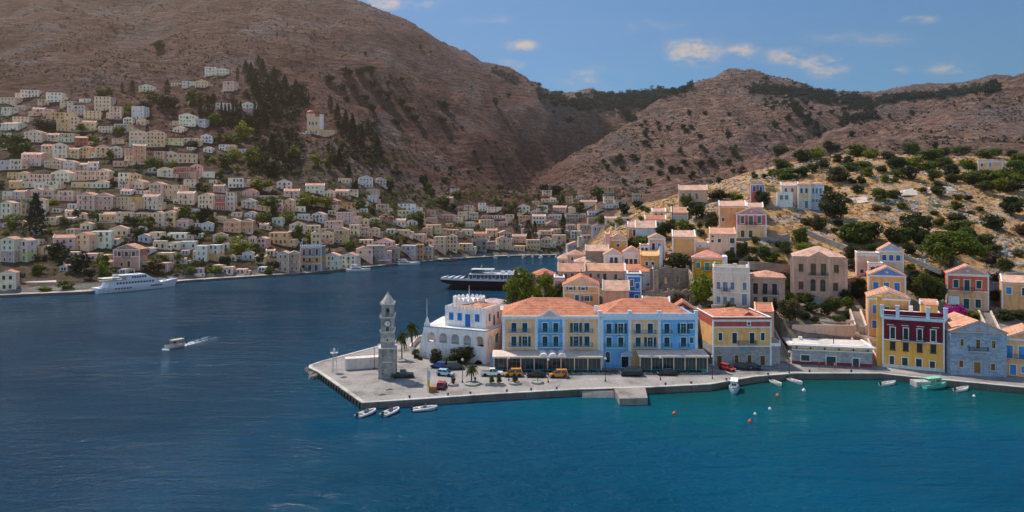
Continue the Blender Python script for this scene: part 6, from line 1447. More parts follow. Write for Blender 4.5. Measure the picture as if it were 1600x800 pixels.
    for u,v,w,h in [(551,226,22,44),(566,236,18,36),(540,206,18,32),(527,190,16,26),(575,205,10,18),(590,236,20,22),(410,120,18,26),(392,126,18,26),(428,132,18,26),(445,142,18,24),(462,148,16,22),(398,146,20,28),(418,154,20,28),(437,160,18,24),(384,116,16,20),(404,104,14,16),(455,166,16,22),(472,158,12,18),(415,205,18,30),(402,222,20,26),(425,240,22,28),(530,262,18,26),(545,280,16,22),(556,300,14,18)]:
        A('conifer',u,v,w,h)
    for k,u,v,w,h in [('far_mid',335,197,24,22),('far_bright',382,215,28,26),('far_mid',370,225,20,16),('far_bright',463,248,22,20),('far_bright',492,258,20,18),('far_mid',515,266,16,24),('far_olive',575,262,14,14),('far_bright',608,288,16,14),('far_mid',300,166,30,24),('far_dark',262,168,40,22),('far_olive',240,160,24,18),('far_dark',225,176,26,20),('far_bright',204,178,22,18),('far_mid',164,150,24,14),('far_olive',12,176,22,12),('far_dark',70,204,42,20),('far_mid',20,242,44,34),('far_dark',40,236,26,22),('far_mid',128,206,18,14),('far_bright',147,222,18,14),('far_mid',186,208,16,12),('far_mid',172,252,14,20),('far_dark',300,232,24,14),('far_mid',240,268,34,24),('far_bright',270,262,16,12),('far_mid',262,272,20,16),('far_bright',366,250,22,20),('far_mid',350,262,30,24),('far_mid',396,262,34,30),('far_dark',420,276,30,28),('far_bright',410,300,40,22),('far_bright',372,399,36,32),('far_mid',397,398,20,18),('far_dark',120,425,40,32),('far_mid',160,424,24,26),('far_bright',162,428,18,22),('far_dark',205,400,34,30),('far_olive',240,424,34,20),('far_bright',22,356,26,24),('far_mid',150,344,24,18),('far_mid',205,350,24,14),('far_mid',230,358,28,20),('far_mid',290,348,38,26),('far_dark',318,346,30,24),('far_dark',300,372,30,22),('far_bright',345,384,18,16),('far_mid',425,330,44,26),('far_bright',480,324,42,24),('far_bright',510,326,24,20),('far_mid',412,350,26,22),('far_bright',450,346,30,18),('far_mid',465,378,30,26),('far_bright',487,378,20,18),('far_mid',562,330,26,20),('far_bright',568,345,18,16),('far_mid',605,345,26,16),('far_bright',588,354,14,12),('far_mid',650,350,30,22),('far_bright',642,364,18,14),('far_mid',610,378,16,12),('far_bright',545,388,18,12),('far_mid',690,322,30,18),('far_mid',668,300,16,20),('far_dark',662,294,18,24),('far_mid',675,308,14,16),('far_bright',674,304,10,10),('far_mid',714,308,18,12),('far_olive',780,300,16,12),('far_dark',850,302,18,16),('far_dark',871,305,26,18),('far_mid',874,318,20,16),('far_mid',934,312,26,22),('far_dark',974,334,22,18),('far_dark',996,326,22,14),('far_mid',1004,330,12,10),('far_mid',905,330,20,14),('far_bright',845,330,22,10),('far_olive',812,335,18,12),('far_bright',963,354,24,16),('far_mid',940,348,20,14),('far_mid',1033,372,18,16),('far_mid',420,436,20,22),('far_dark',428,422,18,16),('far_bright',340,426,16,12),('far_mid',100,452,26,14),('far_bright',70,456,18,10),('far_mid',300,430,16,12),('far_mid',310,418,20,14),('far_dark',85,402,30,26),('far_dark',100,412,26,24),('far_mid',250,416,26,20),('far_mid',278,412,22,18),('far_dark',330,402,26,20),('far_dark',352,418,24,20),('far_mid',232,442,18,14),('far_dark',140,436,24,18),('far_mid',40,400,22,18),('far_dark',215,372,22,18),('far_dark',262,384,24,18),('far_dark',408,412,20,18),('far_mid',60,428,24,18),('far_dark',30,440,20,16),('far_mid',330,352,22,16),('far_dark',270,352,20,16),('far_dark',180,340,22,18),('far_mid',100,352,22,14),('far_dark',120,340,18,14)]:
        A(k,u,v,w,h)
    # scattered far trees of the bare hills, each placed on its own
    for k,u,v,w,h in [('far_dark',889,193,17,14),('far_dark',1079,134,12,9),('far_dark',1114,117,6,6),('far_dark',1091,123,5,6),('far_dark',865,178,9,7),('far_dark',944,162,8,6),('far_dark',993,186,8,6),('far_dark',1332,214,11,11),('far_dark',1425,180,11,9),('far_dark',1462,232,10,12),('far_dark',1390,184,8,7),('far_dark',1258,195,12,7),('far_dark',1277,203,11,7),('far_dark',1289,205,8,6),('far_dark',1235,206,9,6),('far_dark',1249,217,8,6),('far_dark',1212,200,14,10),('far_dark',1232,188,16,10),('far_dark',1263,185,18,9),('far_dark',1300,178,12,8),('far_dark',1352,160,12,6),('far_dark',657,77,6,10),('far_dark',673,84,5,6),('far_dark',571,86,6,6),('far_dark',247,79,20,18),('far_dark',628,128,10,9),('far_dark',610,120,6,5),('far_dark',540,118,26,14),('far_dark',565,116,22,12),('far_dark',578,112,22,12),('far_dark',515,128,22,12),('far_dark',535,142,16,12),('far_dark',552,140,14,9),('far_dark',582,136,14,12),('far_dark',606,133,10,9),('far_dark',592,148,18,10),('far_dark',607,153,18,12),('far_dark',568,158,20,12),('far_dark',606,158,12,8),('far_dark',627,164,20,14),('far_dark',640,176,18,12),('far_dark',648,190,20,14),('far_dark',581,172,16,12),('far_dark',540,158,14,10),('far_dark',692,168,24,12),('far_dark',690,192,20,12),('far_dark',774,164,12,12),('far_dark',795,152,10,8),('far_dark',620,195,18,12),('far_dark',705,268,10,10),('far_dark',740,240,10,7),('far_dark',748,268,8,7),('far_dark',610,300,14,20),('far_dark',596,246,14,14)]:
        A(k,u,v,w,h)
    q=random.Random(12)
    for (u0,u1,v0,v1,n,w0,w1,kd) in [(1000,1200,178,235,26,7,13,'far_dark'),(940,1200,235,292,34,8,15,None),(1195,1330,150,215,20,7,12,'far_dark'),(560,700,255,320,12,6,12,None),(700,840,190,285,10,4,8,'far_dark')]:
        for _ in range(n):
            u=q.uniform(u0,u1); v=q.uniform(v0,v1); w=q.uniform(w0,w1)
            A(kd or q.choice(('far_dark','far_dark','far_mid','far_olive')),u,v,w,w*q.uniform(.65,.85))
    # green between the town houses
    n=0
    for _ in range(3000):
        if n>=70: break
        u=q.uniform(0,880); v=q.uniform(215 if u<420 else 300,415); w=q.uniform(9,20)*(.7 if u>640 else 1); h=w*q.uniform(.7,1.0)
        if u>560 and v<320: continue
        if u<290 and v>425: continue
        if any(not(u+w*.3<a or u-w*.3>e or v<c or v-h*.8>d) for a,e,c,d in RECT): continue
        Y=cast(u,v)
        if Y is None or hxy(gx(u,Y),Y)<2: continue
        A(q.choice(('far_mid','far_mid','far_bright','far_dark','far_olive')),u,v,w,h); n+=1
def far_wood(LM):
    """the closed wood on the saddle and along the far ridge: nobody could count it"""
    q=random.Random(31); b=MB()
    def clump(u,v,w,cone=False):
        Y=cast(u,v,700)
        if Y is None: return
        S=Y/F; W=w*S; z=hxy(gx(u,Y),Y); x=gx(u,Y); h=W*q.uniform(.7,.95)*(1.5 if cone else 1)
        for _ in range(3 if not cone else 2):
            leafball(b,q,(x+q.uniform(-.3,.3)*W,Y+q.uniform(-.3,.3)*W,z+h*q.uniform(.35,.62)),W*.36,34,W*.11,h/W*.9)
    def band(pts,half,n,w0,w1,cone=.1):
        for _ in range(n):
            i=q.randrange(len(pts)-1); t=q.random(); u=pts[i][0]+(pts[i+1][0]-pts[i][0])*t; v=pts[i][1]+(pts[i+1][1]-pts[i][1])*t
            clump(u+q.uniform(-6,6),v+q.gauss(0,half*.55),q.uniform(w0,w1),q.random()<cone)
    band([(835,142),(870,158),(910,166),(950,166),(985,160),(1020,158)],10,230,6,11)
    band([(900,150),(950,152),(1000,150),(1040,143)],4,110,6,10,.3); band([(960,160),(985,182),(992,192)],8,40,6,10); band([(1020,156),(1060,142),(1078,140)],5,45,7,11)
    band([(1170,140),(1220,145),(1280,153),(1330,160),(1365,163)],9,230,6,11); band([(1200,139),(1250,144),(1300,150)],4,90,6,10,.35)
    band([(1370,160),(1410,154),(1470,150),(1540,140),(1560,138)],6,170,7,11); band([(1380,157),(1450,150),(1560,140)],3,50,7,12,.15); band([(1330,170),(1365,168)],6,50,6,10)
    band([(1315,190),(1345,185),(1368,180)],6,60,6,10); band([(1195,160),(1240,165),(1250,175)],8,40,6,10)
    band([(772,112),(790,122),(806,128)],5,40,5,8,.6)
    o=b.build('far_wood',LM['far']); tag(o,'dark green wood covering the saddle and the far ridge','wood',None,'stuff')
def town_scrub(LM):
    """low growth on the slopes between the houses across the water, and the dark pine slope"""
    q=random.Random(41)
    for nm,lab,mat,reg,n,w0,w1 in (('garden_scrub','low green and brown growth between the houses across the harbour',LM['mid'],((0,640,210,430),(560,900,300,395),(100,330,340,432)),3400,3.5,9),
                               ('dry_growth','dry olive-brown growth on the slopes of the harbour town',LM['olive'],((0,640,190,430),(560,900,290,390),(380,640,210,330)),900,3,7),
                               ('pine_wood','dense dark pine wood clothing the slope above the church',LM['cyp'],((384,440,112,200),(400,480,135,185),(425,475,150,240),(515,590,195,262),(300,400,150,200),(390,470,230,280)),620,7,14)):
        b=MB()
        for _ in range(n):
            r=q.choice(reg); u=q.uniform(*r[:2]); v=q.uniform(*r[2:]); w=q.uniform(w0,w1)
            if any(a-1<u<e+1 and c<v<dd+1.5 for a,e,c,dd in RECT if e-a>8 and nm[0]!='p'): continue
            if nm[0]=='p' and any(a-2<u<e+2 and c-1<v<dd+8 for a,e,c,dd in HOUSES): continue
            Y=cast(u,v)
            if Y is None or hxy(gx(u,Y),Y)<2.2: continue
            S=Y/F; W=w*S; x=gx(u,Y); z=hxy(x,Y)
            for _ in range(2): leafball(b,q,(x+q.uniform(-.25,.25)*W,Y+q.uniform(-.25,.25)*W,z+W*q.uniform(.15,.35)*(1.6 if nm[0]=='p' else 1)),W*.42,24,W*.13,1.0 if nm[0]=='p' else .7)
        tag(b.build(nm,mat),lab,'scrub',None,'stuff')
def ground_cover(LM):
    q=random.Random(77)
    b=MB()     # limestone blocks
    def rock(x,y,z,s):
        n=7; vs=[];fs=[]; rows=3
        a0=q.uniform(0,6.28)
        for r_ in range(rows):
            zz=(-.35,.25,.6)[r_]; rr=(1,.85,.45)[r_]
            for k in range(n):
                a=a0+2*math.pi*k/n; e=q.uniform(.7,1.25); vs.append((x+s*rr*e*math.cos(a),y+s*rr*e*math.sin(a)*.8,z+s*(zz+q.uniform(-.12,.12))))
        for i in range(rows-1):
            for k in range(n): fs.append((i*n+k,i*n+(k+1)%n,(i+1)*n+(k+1)%n,(i+1)*n+k))
        fs.append(tuple(range((rows-1)*n,rows*n))); b.add(vs,fs)
    cl=[(1405,314,30,10,60),(1215,268,30,22,120),(1270,255,26,18,90),(1560,378,30,10,70),(1580,392,26,8,50),(1500,325,80,10,60),(1440,325,60,14,60),(1400,340,60,16,50),(1540,345,50,16,50),(1150,295,50,16,140),(1110,330,40,20,80),(1090,300,30,14,80),(1000,345,40,14,70),(1570,258,30,8,80),(1350,262,60,12,70),(1480,262,80,10,80),(1240,330,22,22,50),(1330,345,40,20,50),(1480,300,90,14,70),(940,372,30,12,70),(905,398,30,6,30),(1550,430,40,16,60),(1440,408,22,10,40),(1240,425,16,20,30)]
    for u,v,du,dv,n in cl:
        for _ in range(int(n*1.2)):
            uu=u+q.gauss(0,du*.5); vv=v+q.gauss(0,dv*.5); Y=cast(uu,vv)
            if Y is None or Y>420: continue
            x=gx(uu,Y); rock(x,Y,hxy(x,Y),q.uniform(.2,.7)*(1.6 if q.random()<.12 else 1))
    rm,nt,bb=nodes_of('limestone'); n=noise_tex(nt,1.3,6,.65,geo_pos(nt)); nt.links.new(ramp(nt,n.outputs[0],[(.3,(.16,.15,.15)),(.5,(.34,.32,.31)),(.72,(.52,.5,.48))]),bb.inputs['Base Color']); bb.inputs['Roughness'].default_value=.95; spec(bb,.15)
    tag(b.build('hillside_rocks',rm),'grey limestone blocks strewn over the dry hillside','rocks',None,'stuff')
    # dry scrub tufts and low green cushions
    for nm,lab,mat,n,s0,s1 in (('dry_scrub','straw coloured dry scrub on the near hillside',leafmat('dry_grass',(.26,.13,.045),(.45,.26,.10),.1),2600,.35,.9),('green_scrub','low green scrub on the near hillside',LM['mid'],800,.4,1.3)):
        b=MB(); k=0
        while k<n:
            u=q.uniform(930,1640); Y=q.uniform(195,400); x=gx(u,Y); z=hxy(x,Y)
            if noise.noise(Vector((x*.05,Y*.05,2.0 if nm[0]=='d' else 8.0)))<(-.1 if nm[0]=='d' else .08): k+=.25; continue
            k+=1
            if any(x0-2<x<x1+2 and y0-4<Y<y1+1 for x0,x1,y0,y1,_ in CLAMP): continue
            leafball(b,q,(x,Y,z+.15),q.uniform(s0,s1),11,.28,.6)
        tag(b.build(nm,mat),lab,'scrub',None,'stuff')
    b=MB()      # scrub dots on the far hills
    k=0
    while k<19000:
        u=q.uniform(-60,1620); Y=math.exp(q.uniform(math.log(600),math.log(1500))); x=gx(u,Y); z=hxy(x,Y); k+=1
        if z<45 or noise.noise(Vector((x*.012,Y*.012,4.0)))<-.12: continue
        s=q.uniform(.8,2.3)*(.6+Y/2500); leafball(b,q,(x,Y,z+s*.3),s,7,s*.6,.7)
    tag(b.build('far_scrub',LM['far']),'countless dark scrub bushes dotting the far slopes','scrub',None,'stuff')
# ---------------------------------------------------------------- quays
def build_quays():
    # plaza and road in front of the hotel, as one slab with a dark quay face
    right=coastR[9:]            # from the tip eastwards
    tip=coastR[5:9]
    front=coastR[5:]
    inner=[(gx(590,192),192),(gx(690,214),214),(gx(800,182),182),(gx(1240,170),170),(gx(1480,166),166),(gx(1760,160),160)]
    poly=[p for p in front if p[0]<gx(1900,140)]+inner[::-1]
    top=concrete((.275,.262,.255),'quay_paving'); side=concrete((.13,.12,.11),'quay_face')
    b=MB(); n=len(poly)
    b.add([(x,y,1.3) for x,y in poly],[tuple(range(n))[::1]],0)
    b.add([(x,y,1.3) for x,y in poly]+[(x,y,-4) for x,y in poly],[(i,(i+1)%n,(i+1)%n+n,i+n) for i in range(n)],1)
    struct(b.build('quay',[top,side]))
    # pale capping stones along the edge
    e=[p for p in front if p[0]<gx(1900,140)]; o=offset_line(e,-.0); i_=[]
    c=MB(); ctr=Vector((gx(900,170),170))
    inn=offset_line(e,.9)
    # choose the inland side of the line
    if signed_coast(np.array([inn[8][0]]),np.array([inn[8][1]]))[0]<0: inn=offset_line(e,-.9)
    for k in range(len(e)-1):
        c.add([(*e[k],1.3),(*e[k+1],1.3),(*inn[k+1],1.3),(*inn[k],1.3),(*e[k],1.42),(*e[k+1],1.42),(*inn[k+1],1.42),(*inn[k],1.42)],[(4,5,6,7),(0,1,5,4),(2,3,7,6)])
    struct(c.build('quay_kerb',concrete((.47,.44,.41),'kerb_stone')))
    # asphalt road along the fronts
    r=MB(); rp=[(gx(770,161.5),161.5),(gx(1100,159.5),159.5),(gx(1240,165),165),(gx(1380,161),161),(gx(1480,155),155),(gx(1700,150),150)]; rq=[(gx(770,157.5),157.5),(gx(1100,155.5),155.5),(gx(1240,160.5),160.5),(gx(1380,158.5),158.5),(gx(1480,152.5),152.5),(gx(1700,147.5),147.5)]
    m=len(rp); r.add([(*p,1.306) for p in rp]+[(*p,1.306) for p in rq],[(k+1,k,k+m,k+1+m) for k in range(m-1)]); struct(r.build('quay_road',concrete((.22,.205,.20),'worn_asphalt')))
    # raised planted strip in front of the hotel terraces
    b=MB(); b.box(gx(770,158.5),gx(1100,158.5),158.2,158.9,1.3,1.62); struct(b.build('hotel_kerb',concrete((.4,.37,.35),'kerb_stone')))
    # jetty and its landing stair
    Y0=yat(607); x0,x1=gx(958,145),gx(1012,145)
    b=MB(); b.prism([(gx(958,146.5),146.5),(gx(968,137.5),137.5),(gx(1012,138),138),(gx(1008,146.5),146.5)],-3,1.36,0)
    j=b.build('jetty',[concrete((.26,.24,.23),'quay_paving')]); tag(j,'short concrete jetty sticking out from the quay before the hotel','jetty')
    b=MB(); ya=146.2
    for k in range(6): b.box(gx(908,146)+k*.55,gx(957,146),ya-1.8,ya-.1,-1.5,.95-k*.2) if k<1 else b.box(gx(908,146)+k*.0,gx(957,146),ya-1.8-k*.25,ya-1.8-(k-1)*.25,-1.5,.95-k*.18)
    tag(b.build('landing_steps',concrete((.34,.32,.30),'stair_stone')),'low concrete landing steps at the water just left of the jetty','steps')
    b=MB(); b.box(gx(1420,154),gx(1442,154),151,153.6,-2,1.25); struct(b.build('concrete_pier',concrete((.45,.45,.46),'quay_paving')))
    # black rubber fenders along the plaza edge
    a=Vector(coastR[9]); c=Vector(coastR[10]); n=16
    fm=MB().box(-.22,.22,-.2,.05,-1.3,-.1).box(-.15,.15,-.25,-.2,-1.2,-.2).mesh('fender',plain((.02,.02,.02),.9,name='rubber'))
    ang=math.atan2((c-a).y,(c-a).x)
    for k in range(n):
        p=a.lerp(c,(k+.5)/n); o=link('fender',fm,None,(p.x,p.y,1.3),ang); tag(o,'black rubber fender on the slanting quay edge near the clock tower','fender','fenders along the plaza edge')
    # rocks at the very tip
    b=MB(); q=random.Random(2)
    for k in range(26):
        p=Vector(coastR[7]).lerp(Vector(coastR[9]),q.random()); s=q.uniform(.4,1.1); b.lathe([(s*.6,-.8),(s,0),(s*.7,.5),(.1,.8)],6,(p.x+q.uniform(-1,.6),p.y+q.uniform(-1,.6),.2))
    tag(b.build('shore_boulders',stonemat((.22,.20,.19))),'dark boulders piled at the tip of the point','boulders',None,'stuff')
    # the far quay
    inn=offset_line(coastL,9.0)
    if signed_coast(np.array([inn[5][0]]),np.array([inn[5][1]]))[0]<0: inn=offset_line(coastL,-9.0)
    b=MB(); m=len(coastL)
    for k in range(m-1):
        A,B,C,D=coastL[k],coastL[k+1],inn[k+1],inn[k]
        b.add([(*A,1.3),(*B,1.3),(*C,1.3),(*D,1.3)],[(0,1,2,3)],0); b.add([(*A,-3),(*B,-3),(*B,1.3),(*A,1.3)],[(0,1,2,3)],1)
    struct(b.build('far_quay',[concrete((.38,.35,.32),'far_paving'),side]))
    # unpaved track on the upper slope
    pts=[(1335,314),(1352,312),(1375,308),(1398,304),(1425,301),(1455,297),(1490,294)]
    L=[]
    for u,v in pts:
        Y=cast(u,v); 
        if Y: L.append((gx(u,Y),Y))
    b=MB()
    for k,(x,y) in enumerate(L):
        for s in (-1.6,1.6): b.v.append((x,y+s*1.6,hxy(x,y+s*1.6)+.12))
        if k: o=2*k; b.f.append((o-2,o-1,o+1,o)); b.m.append(0)
    struct(b.build('track',concrete((.55,.48,.42),'gravel_track')))

# ---------------------------------------------------------------- cars
def wheel_mesh(r,w):
    k=('wh',r,w)
    if k in _wm: return _wm[k]
    b=MB(); b.lathe([(r*.62,-w/2),(r*.95,-w/2),(r,-w/2+.03),(r,w/2-.03),(r*.95,w/2),(r*.62,w/2)],16,m=0); b.lathe([(.0,-w/2+.02),(r*.62,-w/2+.02),(r*.62,w/2-.02),(0,w/2-.02)],12,m=1)
    _wm[k]=b.mesh('wheel',[plain((.015,.015,.015),.85,name='rubber'),plain((.35,.35,.36),.35,.7,name='alloy')]); return _wm[k]
def car(kind,u,v,yaw,c,label,sc=1.0):
    P=gp(u,v); r=thing('pickup_truck' if kind=='pickup' else ('van' if kind=='van' else 'parked_car'),label,'pickup' if kind=='pickup' else ('van' if kind=='van' else 'car'),P,R(yaw),'vehicles parked on the quay'); r.scale=(sc,sc,sc)
    paint=plain(c,.32,.1,name='car_paint',sp=.6); gl=glassmat()
    #          length, half width, hood profile (x,z) of the lower body, glasshouse (x0,x1 belt; x0,x1 roof; z belt,z roof)
    K={'sedan':(4.4,.86,[(-2.2,.75),(-2.1,.95),(-1.3,1.0),(.75,.98),(1.9,.82),(2.2,.62)],(-1.75,1.05,-1.0,.35,.96,1.43)),
       'hatch':(4.0,.86,[(-2.0,.7),(-1.95,.98),(.75,.98),(1.75,.84),(2.0,.6)],(-1.93,1.1,-1.55,.3,.96,1.50)),
       'suv':(4.4,.92,[(-2.2,.8),(-2.15,1.12),(.9,1.12),(2.0,1.02),(2.2,.75)],(-2.1,1.15,-1.85,.5,1.1,1.78)),
       'mpv':(4.3,.90,[(-2.15,.75),(-2.1,1.08),(1.1,1.06),(1.95,.88),(2.15,.62)],(-2.05,1.45,-1.8,.45,1.05,1.80)),
       'van':(5.0,.97,[(-2.5,.8),(-2.45,1.22),(1.6,1.2),(2.35,1.02),(2.5,.7)],(-2.42,1.85,-2.3,1.0,1.2,1.98)),
       'pickup':(5.1,.92,[(-2.55,.7),(-2.5,1.02),(.95,1.02),(2.35,.94),(2.55,.7)],(-.75,1.25,-.55,.6,1.0,1.72))}[kind]
    L,hw,pf,(g0,g1,r0,r1,zb,zr)=K
    b=MB(); n=len(pf)
    prof=[(x,z) for x,z in pf]; low=[(pf[-1][0],.34),(pf[0][0],.34)]
    rings=[]
    for s,k in ((-1,1),(-1,.94),(1,.94),(1,1)):
        pass
    pts=prof+low; m=len(pts); ws=[.90,1.0,1.0,.90] 
    # lower body: side panels bulge between sill and shoulder
    lay=[]
    for y,dz in ((-hw*.93,-.05),(-hw,-.14),(hw,-.14),(hw*.93,-.05)):
        lay.append([(x*(.985 if abs(y)<hw*.99 else 1.0),y,z+(0 if i>=n else (0 if abs(y)<hw*.99 else dz))) for i,(x,z) in enumerate(pts)])
    vs=[p for l in lay for p in l]
    for j in range(3):
        for i in range(m): b.f.append((j*m+i,(j+1)*m+i,(j+1)*m+(i+1)%m,j*m+(i+1)%m)); b.m.append(0)
    b.v+=vs; b.f.append(tuple(range(m))); b.m.append(0); b.f.append(tuple(range(4*m-1,3*m-1,-1))); b.m.append(0)
    for wx in (-L*.31,L*.31):      # dark wheel arches
        for s in (-1,1): b.lathe([(0,-.012),(.40,-.012),(.40,.012),(0,.012)],14,m=1); 
        for s in (-1,1):
            o=len(b.v)-14*8
        pass
    b.v=b.v[:4*m]; keep=[(f,mi) for f,mi in zip(b.f,b.m) if max(f)<4*m]; b.f=[k_[0] for k_ in keep]; b.m=[k_[1] for k_ in keep]
    for wx in (-L*.31,L*.31):
        for s in (-1,1):
            q=[]
            for i in range(12): a=math.pi*2*i/12; q.append((wx+.42*math.cos(a),.36+.42*math.sin(a)))
            b.xz(q,s*hw-.02,s*hw+.02 ,1)
    if kind=='pickup':
        b.box(-2.45,-.8,-hw*.92,-hw*.82,1.0,1.12); b.box(-2.45,-.8,hw*.82,hw*.92,1.0,1.12); b.box(-2.4,-.85,-hw*.8,hw*.8,1.021,1.03,1)
    b.box(-L/2-.06,-L/2+.1,-hw*.88,hw*.88,.38,.58,1); b.box(L/2-.1,L/2+.06,-hw*.88,hw*.88,.36,.54,1)
    b.build('body',[paint,plain((.02,.02,.022),.6,name='trim_plastic')],r)
    w=MB(); a=hw*.90; t=hw*.74
    w.add([(g0,-a,zb),(g1,-a,zb),(g1,a,zb),(g0,a,zb),(r0,-t,zr-.06),(r1,-t,zr-.06),(r1,t,zr-.06),(r0,t,zr-.06)],[(0,1,5,4),(1,2,6,5),(2,3,7,6),(3,0,4,7),(4,5,6,7)]); w.build('windows',gl,r)
    w=MB(); w.box(r0-.04,r1+.04,-t-.03,t+.03,zr-.075,zr)
    for s in (-1,1):
        for f0,f1 in ((0.0,.05),(.48,.53),(.95,1.0)):
            xb0=g0+(g1-g0)*f0;xb1=g0+(g1-g0)*f1; xt0=r0+(r1-r0)*f0; xt1=r0+(r1-r0)*f1
            w.add([(xb0,s*(a+.012),zb),(xb1,s*(a+.012),zb),(xt1,s*(t+.012),zr-.05),(xt0,s*(t+.012),zr-.05),(xb0,s*(a-.05),zb),(xb1,s*(a-.05),zb),(xt1,s*(t-.05),zr-.05),(xt0,s*(t-.05),zr-.05)],[(0,1,2,3),(0,4,5,1),(2,6,7,3),(1,5,6,2),(3,7,4,0)])
    w.build('roof',paint,r)
    for wx in (-L*.31,L*.31):
        for s in (-1,1): o=link('wheel',wheel_mesh(.33,.2),r,(wx,s*(hw-.07),.33)); o.rotation_euler=(R(90),0,0)
    hl=MB().box(-.04,.05,-.16,.16,-.08,.08).mesh('headlight',plain((.75,.76,.78),.15,name='lamp_glass',sp=.8)); tl=MB().box(-.04,.04,-.13,.13,-.12,.12).mesh('tail_light',plain((.35,.02,.02),.2,name='lamp_red',sp=.7))
    for s in (-1,1): link('headlight',hl,r,(L/2-.02,s*hw*.70,.66)); link('tail_light',tl,r,(-L/2+.0,s*hw*.76,.80))
    return r
def build_cars():
    car('hatch',686,575,165,(.02,.08,.36),'deep blue car parked by the shrubs under the crenellated building')
    car('mpv',711,577,5,(.07,.07,.08),'dark grey people carrier parked beside the deep blue car')
    car('hatch',696,587,-20,(.38,.56,.68),'pale metallic blue small car on the open quay')
    car('hatch',690,606,85,(.40,.03,.03),'small red car standing at the quay edge near the wooden crate')
    car('pickup',629,590,8,(.025,.03,.028),'black pickup parked right at the foot of the clock tower')
    car('pickup',769,587,0,(.75,.75,.74),'white pickup truck parked before the hotel awning')
    car('mpv',802,588,184,(.62,.25,.02),'orange people carrier between the white pickup and a black sedan')
    car('sedan',838,589,178,(.018,.012,.02),'black sedan between the two orange cars')
    car('mpv',873,589.5,183,(.62,.23,.02),'orange people carrier parked nearest the hotel entrance side')
    car('van',987,587,178,(.012,.012,.015),'black van parked before the domed hotel entrance')
    car('sedan',1042,586,180,(.02,.02,.024),'black sedan parked before the right hotel awning')
    car('hatch',1136,578.5,-60,(.55,.04,.03),'bright red car by the grey stone ground floor')
    car('hatch',1160,577,-20,(.03,.035,.04),'dark car with pale roof parked second from the red one')
    car('hatch',1177,577,-30,(.015,.025,.045),'dark navy car furthest along from the red one')
    for u,v,c,l in ((296,432,(.45,.03,.03),'small red car on the left quay past the white ship bow'),(307,431.2,(.60,.38,.02),'yellow car on the left quay beside the small red one'),(321,430,(.02,.12,.14),'dark teal car on the left quay under the trees'),(141,446,(.7,.7,.7),'white car behind the stern of the white ship')):
        car('hatch',u,v-2.0,30,c,l)

# ---------------------------------------------------------------- boats
def hull(b,L,B,fr,draft=.35,sheer=.35,m=0,md=1,full=.75,deck=None,n=12,transom=.8):
    """lofted hull, stern at -L/2, bow at +L/2; deck height below the gunwale"""
    rows=[]
    for i in range(n+1):
        t=i/n; x=-L/2+L*t
        w=B/2*(transom+(1-transom)*math.sin(min(1,t/.45)*math.pi/2)) if t<.45 else B/2*max(0.0,1-((t-.45)/.55)**(1.6+full))
        zg=fr+sheer*(t**2.2)+.08*(1-t)**2; rake=.0
        xb=x-(0 if t<.8 else (t-.8)/.2*L*.05)
        rows.append([(xb,0,-draft*(1-.6*t**3)),(xb,w*.72,-draft*.25),(x,w*.96,zg*.45),(x,w,zg)])
    for s in (1,-1):
        o=len(b.v)
        for r_ in rows: b.v+=[(x,s*y,z) for x,y,z in r_]
        for i in range(n):
            for j in range(3):
                f=(o+i*4+j,o+(i+1)*4+j,o+(i+1)*4+j+1,o+i*4+j+1); b.f.append(f if s<0 else f[::-1]); b.m.append(m)
    r0=rows[0]; b.add([(x,y,z) for x,y,z in r0]+[(x,-y,z) for x,y,z in r0[::-1][:-1]],[tuple(range(7))],m)
    dz=deck if deck is not None else .12
    # gunwale and inner deck
    for i in range(n):
        for s in (1,-1):
            a,c=rows[i][3],rows[i+1][3]; k=.86
            vs=[(a[0],s*a[1],a[2]),(c[0],s*c[1],c[2]),(c[0]-.02,s*c[1]*k,c[2]),(a[0]-.02,s*a[1]*k,a[2]),(c[0]-.02,s*c[1]*k,c[2]-dz),(a[0]-.02,s*a[1]*k,a[2]-dz)]
            b.add(vs,[(0,1,2,3) if s<0 else (3,2,1,0),(3,2,4,5)],m)
        a,c=rows[i][3],rows[i+1][3]
        b.add([(a[0]-.02,a[1]*.86,a[2]-dz),(c[0]-.02,c[1]*.86,c[2]-dz),(c[0]-.02,-c[1]*.86,c[2]-dz),(a[0]-.02,-a[1]*.86,a[2]-dz)],[(0,1,2,3)],md)
    return rows
def dinghy(u,v,yaw,label,L=4.6,ink=(.02,.02,.025),col=(.60,.61,.63)):
    P=gp(u,v,0); r=thing('dinghy',label,'boat',(P[0],P[1],.05),R(yaw),'small open boats'); wh=plain(col,.5,name='hypalon'); 
    b=MB(); hull(b,L*.96,1.5,.28,.25,.2,0,1,full=1.2,deck=.15); b.build('hull',[plain((.62,.62,.6),.5,name='gelcoat'),plain((.42,.38,.32),.7,name='deck_paint')],r)
    t=MB()
    for s in (-1,1): 
        t.tube([(-L/2-.1,s*.78,.34),(-L*.2,s*.84,.36),(L*.15,s*.8,.40),(L*.36,s*.52,.47),(L*.47,s*.18,.52)],[.16,.22,.22,.21,.18],8)
    t.tube([(L*.47,-.2,.52),(L*.49,0,.53),(L*.47,.2,.52)],.18,8); t.build('tube',wh,r,smooth=True)
    c=MB(); c.box(-.25,.25,-.35,.35,.2,.85); c.box(.1,.2,-.35,.35,.85,1.15); c.build('console',plain((.10,.12,.16),.4,name='console_paint'),r)
    c=MB(); c.box(-1.3,-.85,-.5,.5,.2,.55); c.build('seat',plain((.5,.47,.42),.7,name='cushion'),r)
    m=MB(); m.box(-L/2-.45,-L/2-.05,-.2,.2,.35,.95); m.box(-L/2-.32,-L/2-.18,-.1,.1,-.4,.36); m.build('outboard_motor',plain(ink,.4,name='motor_paint'),r)
    return r
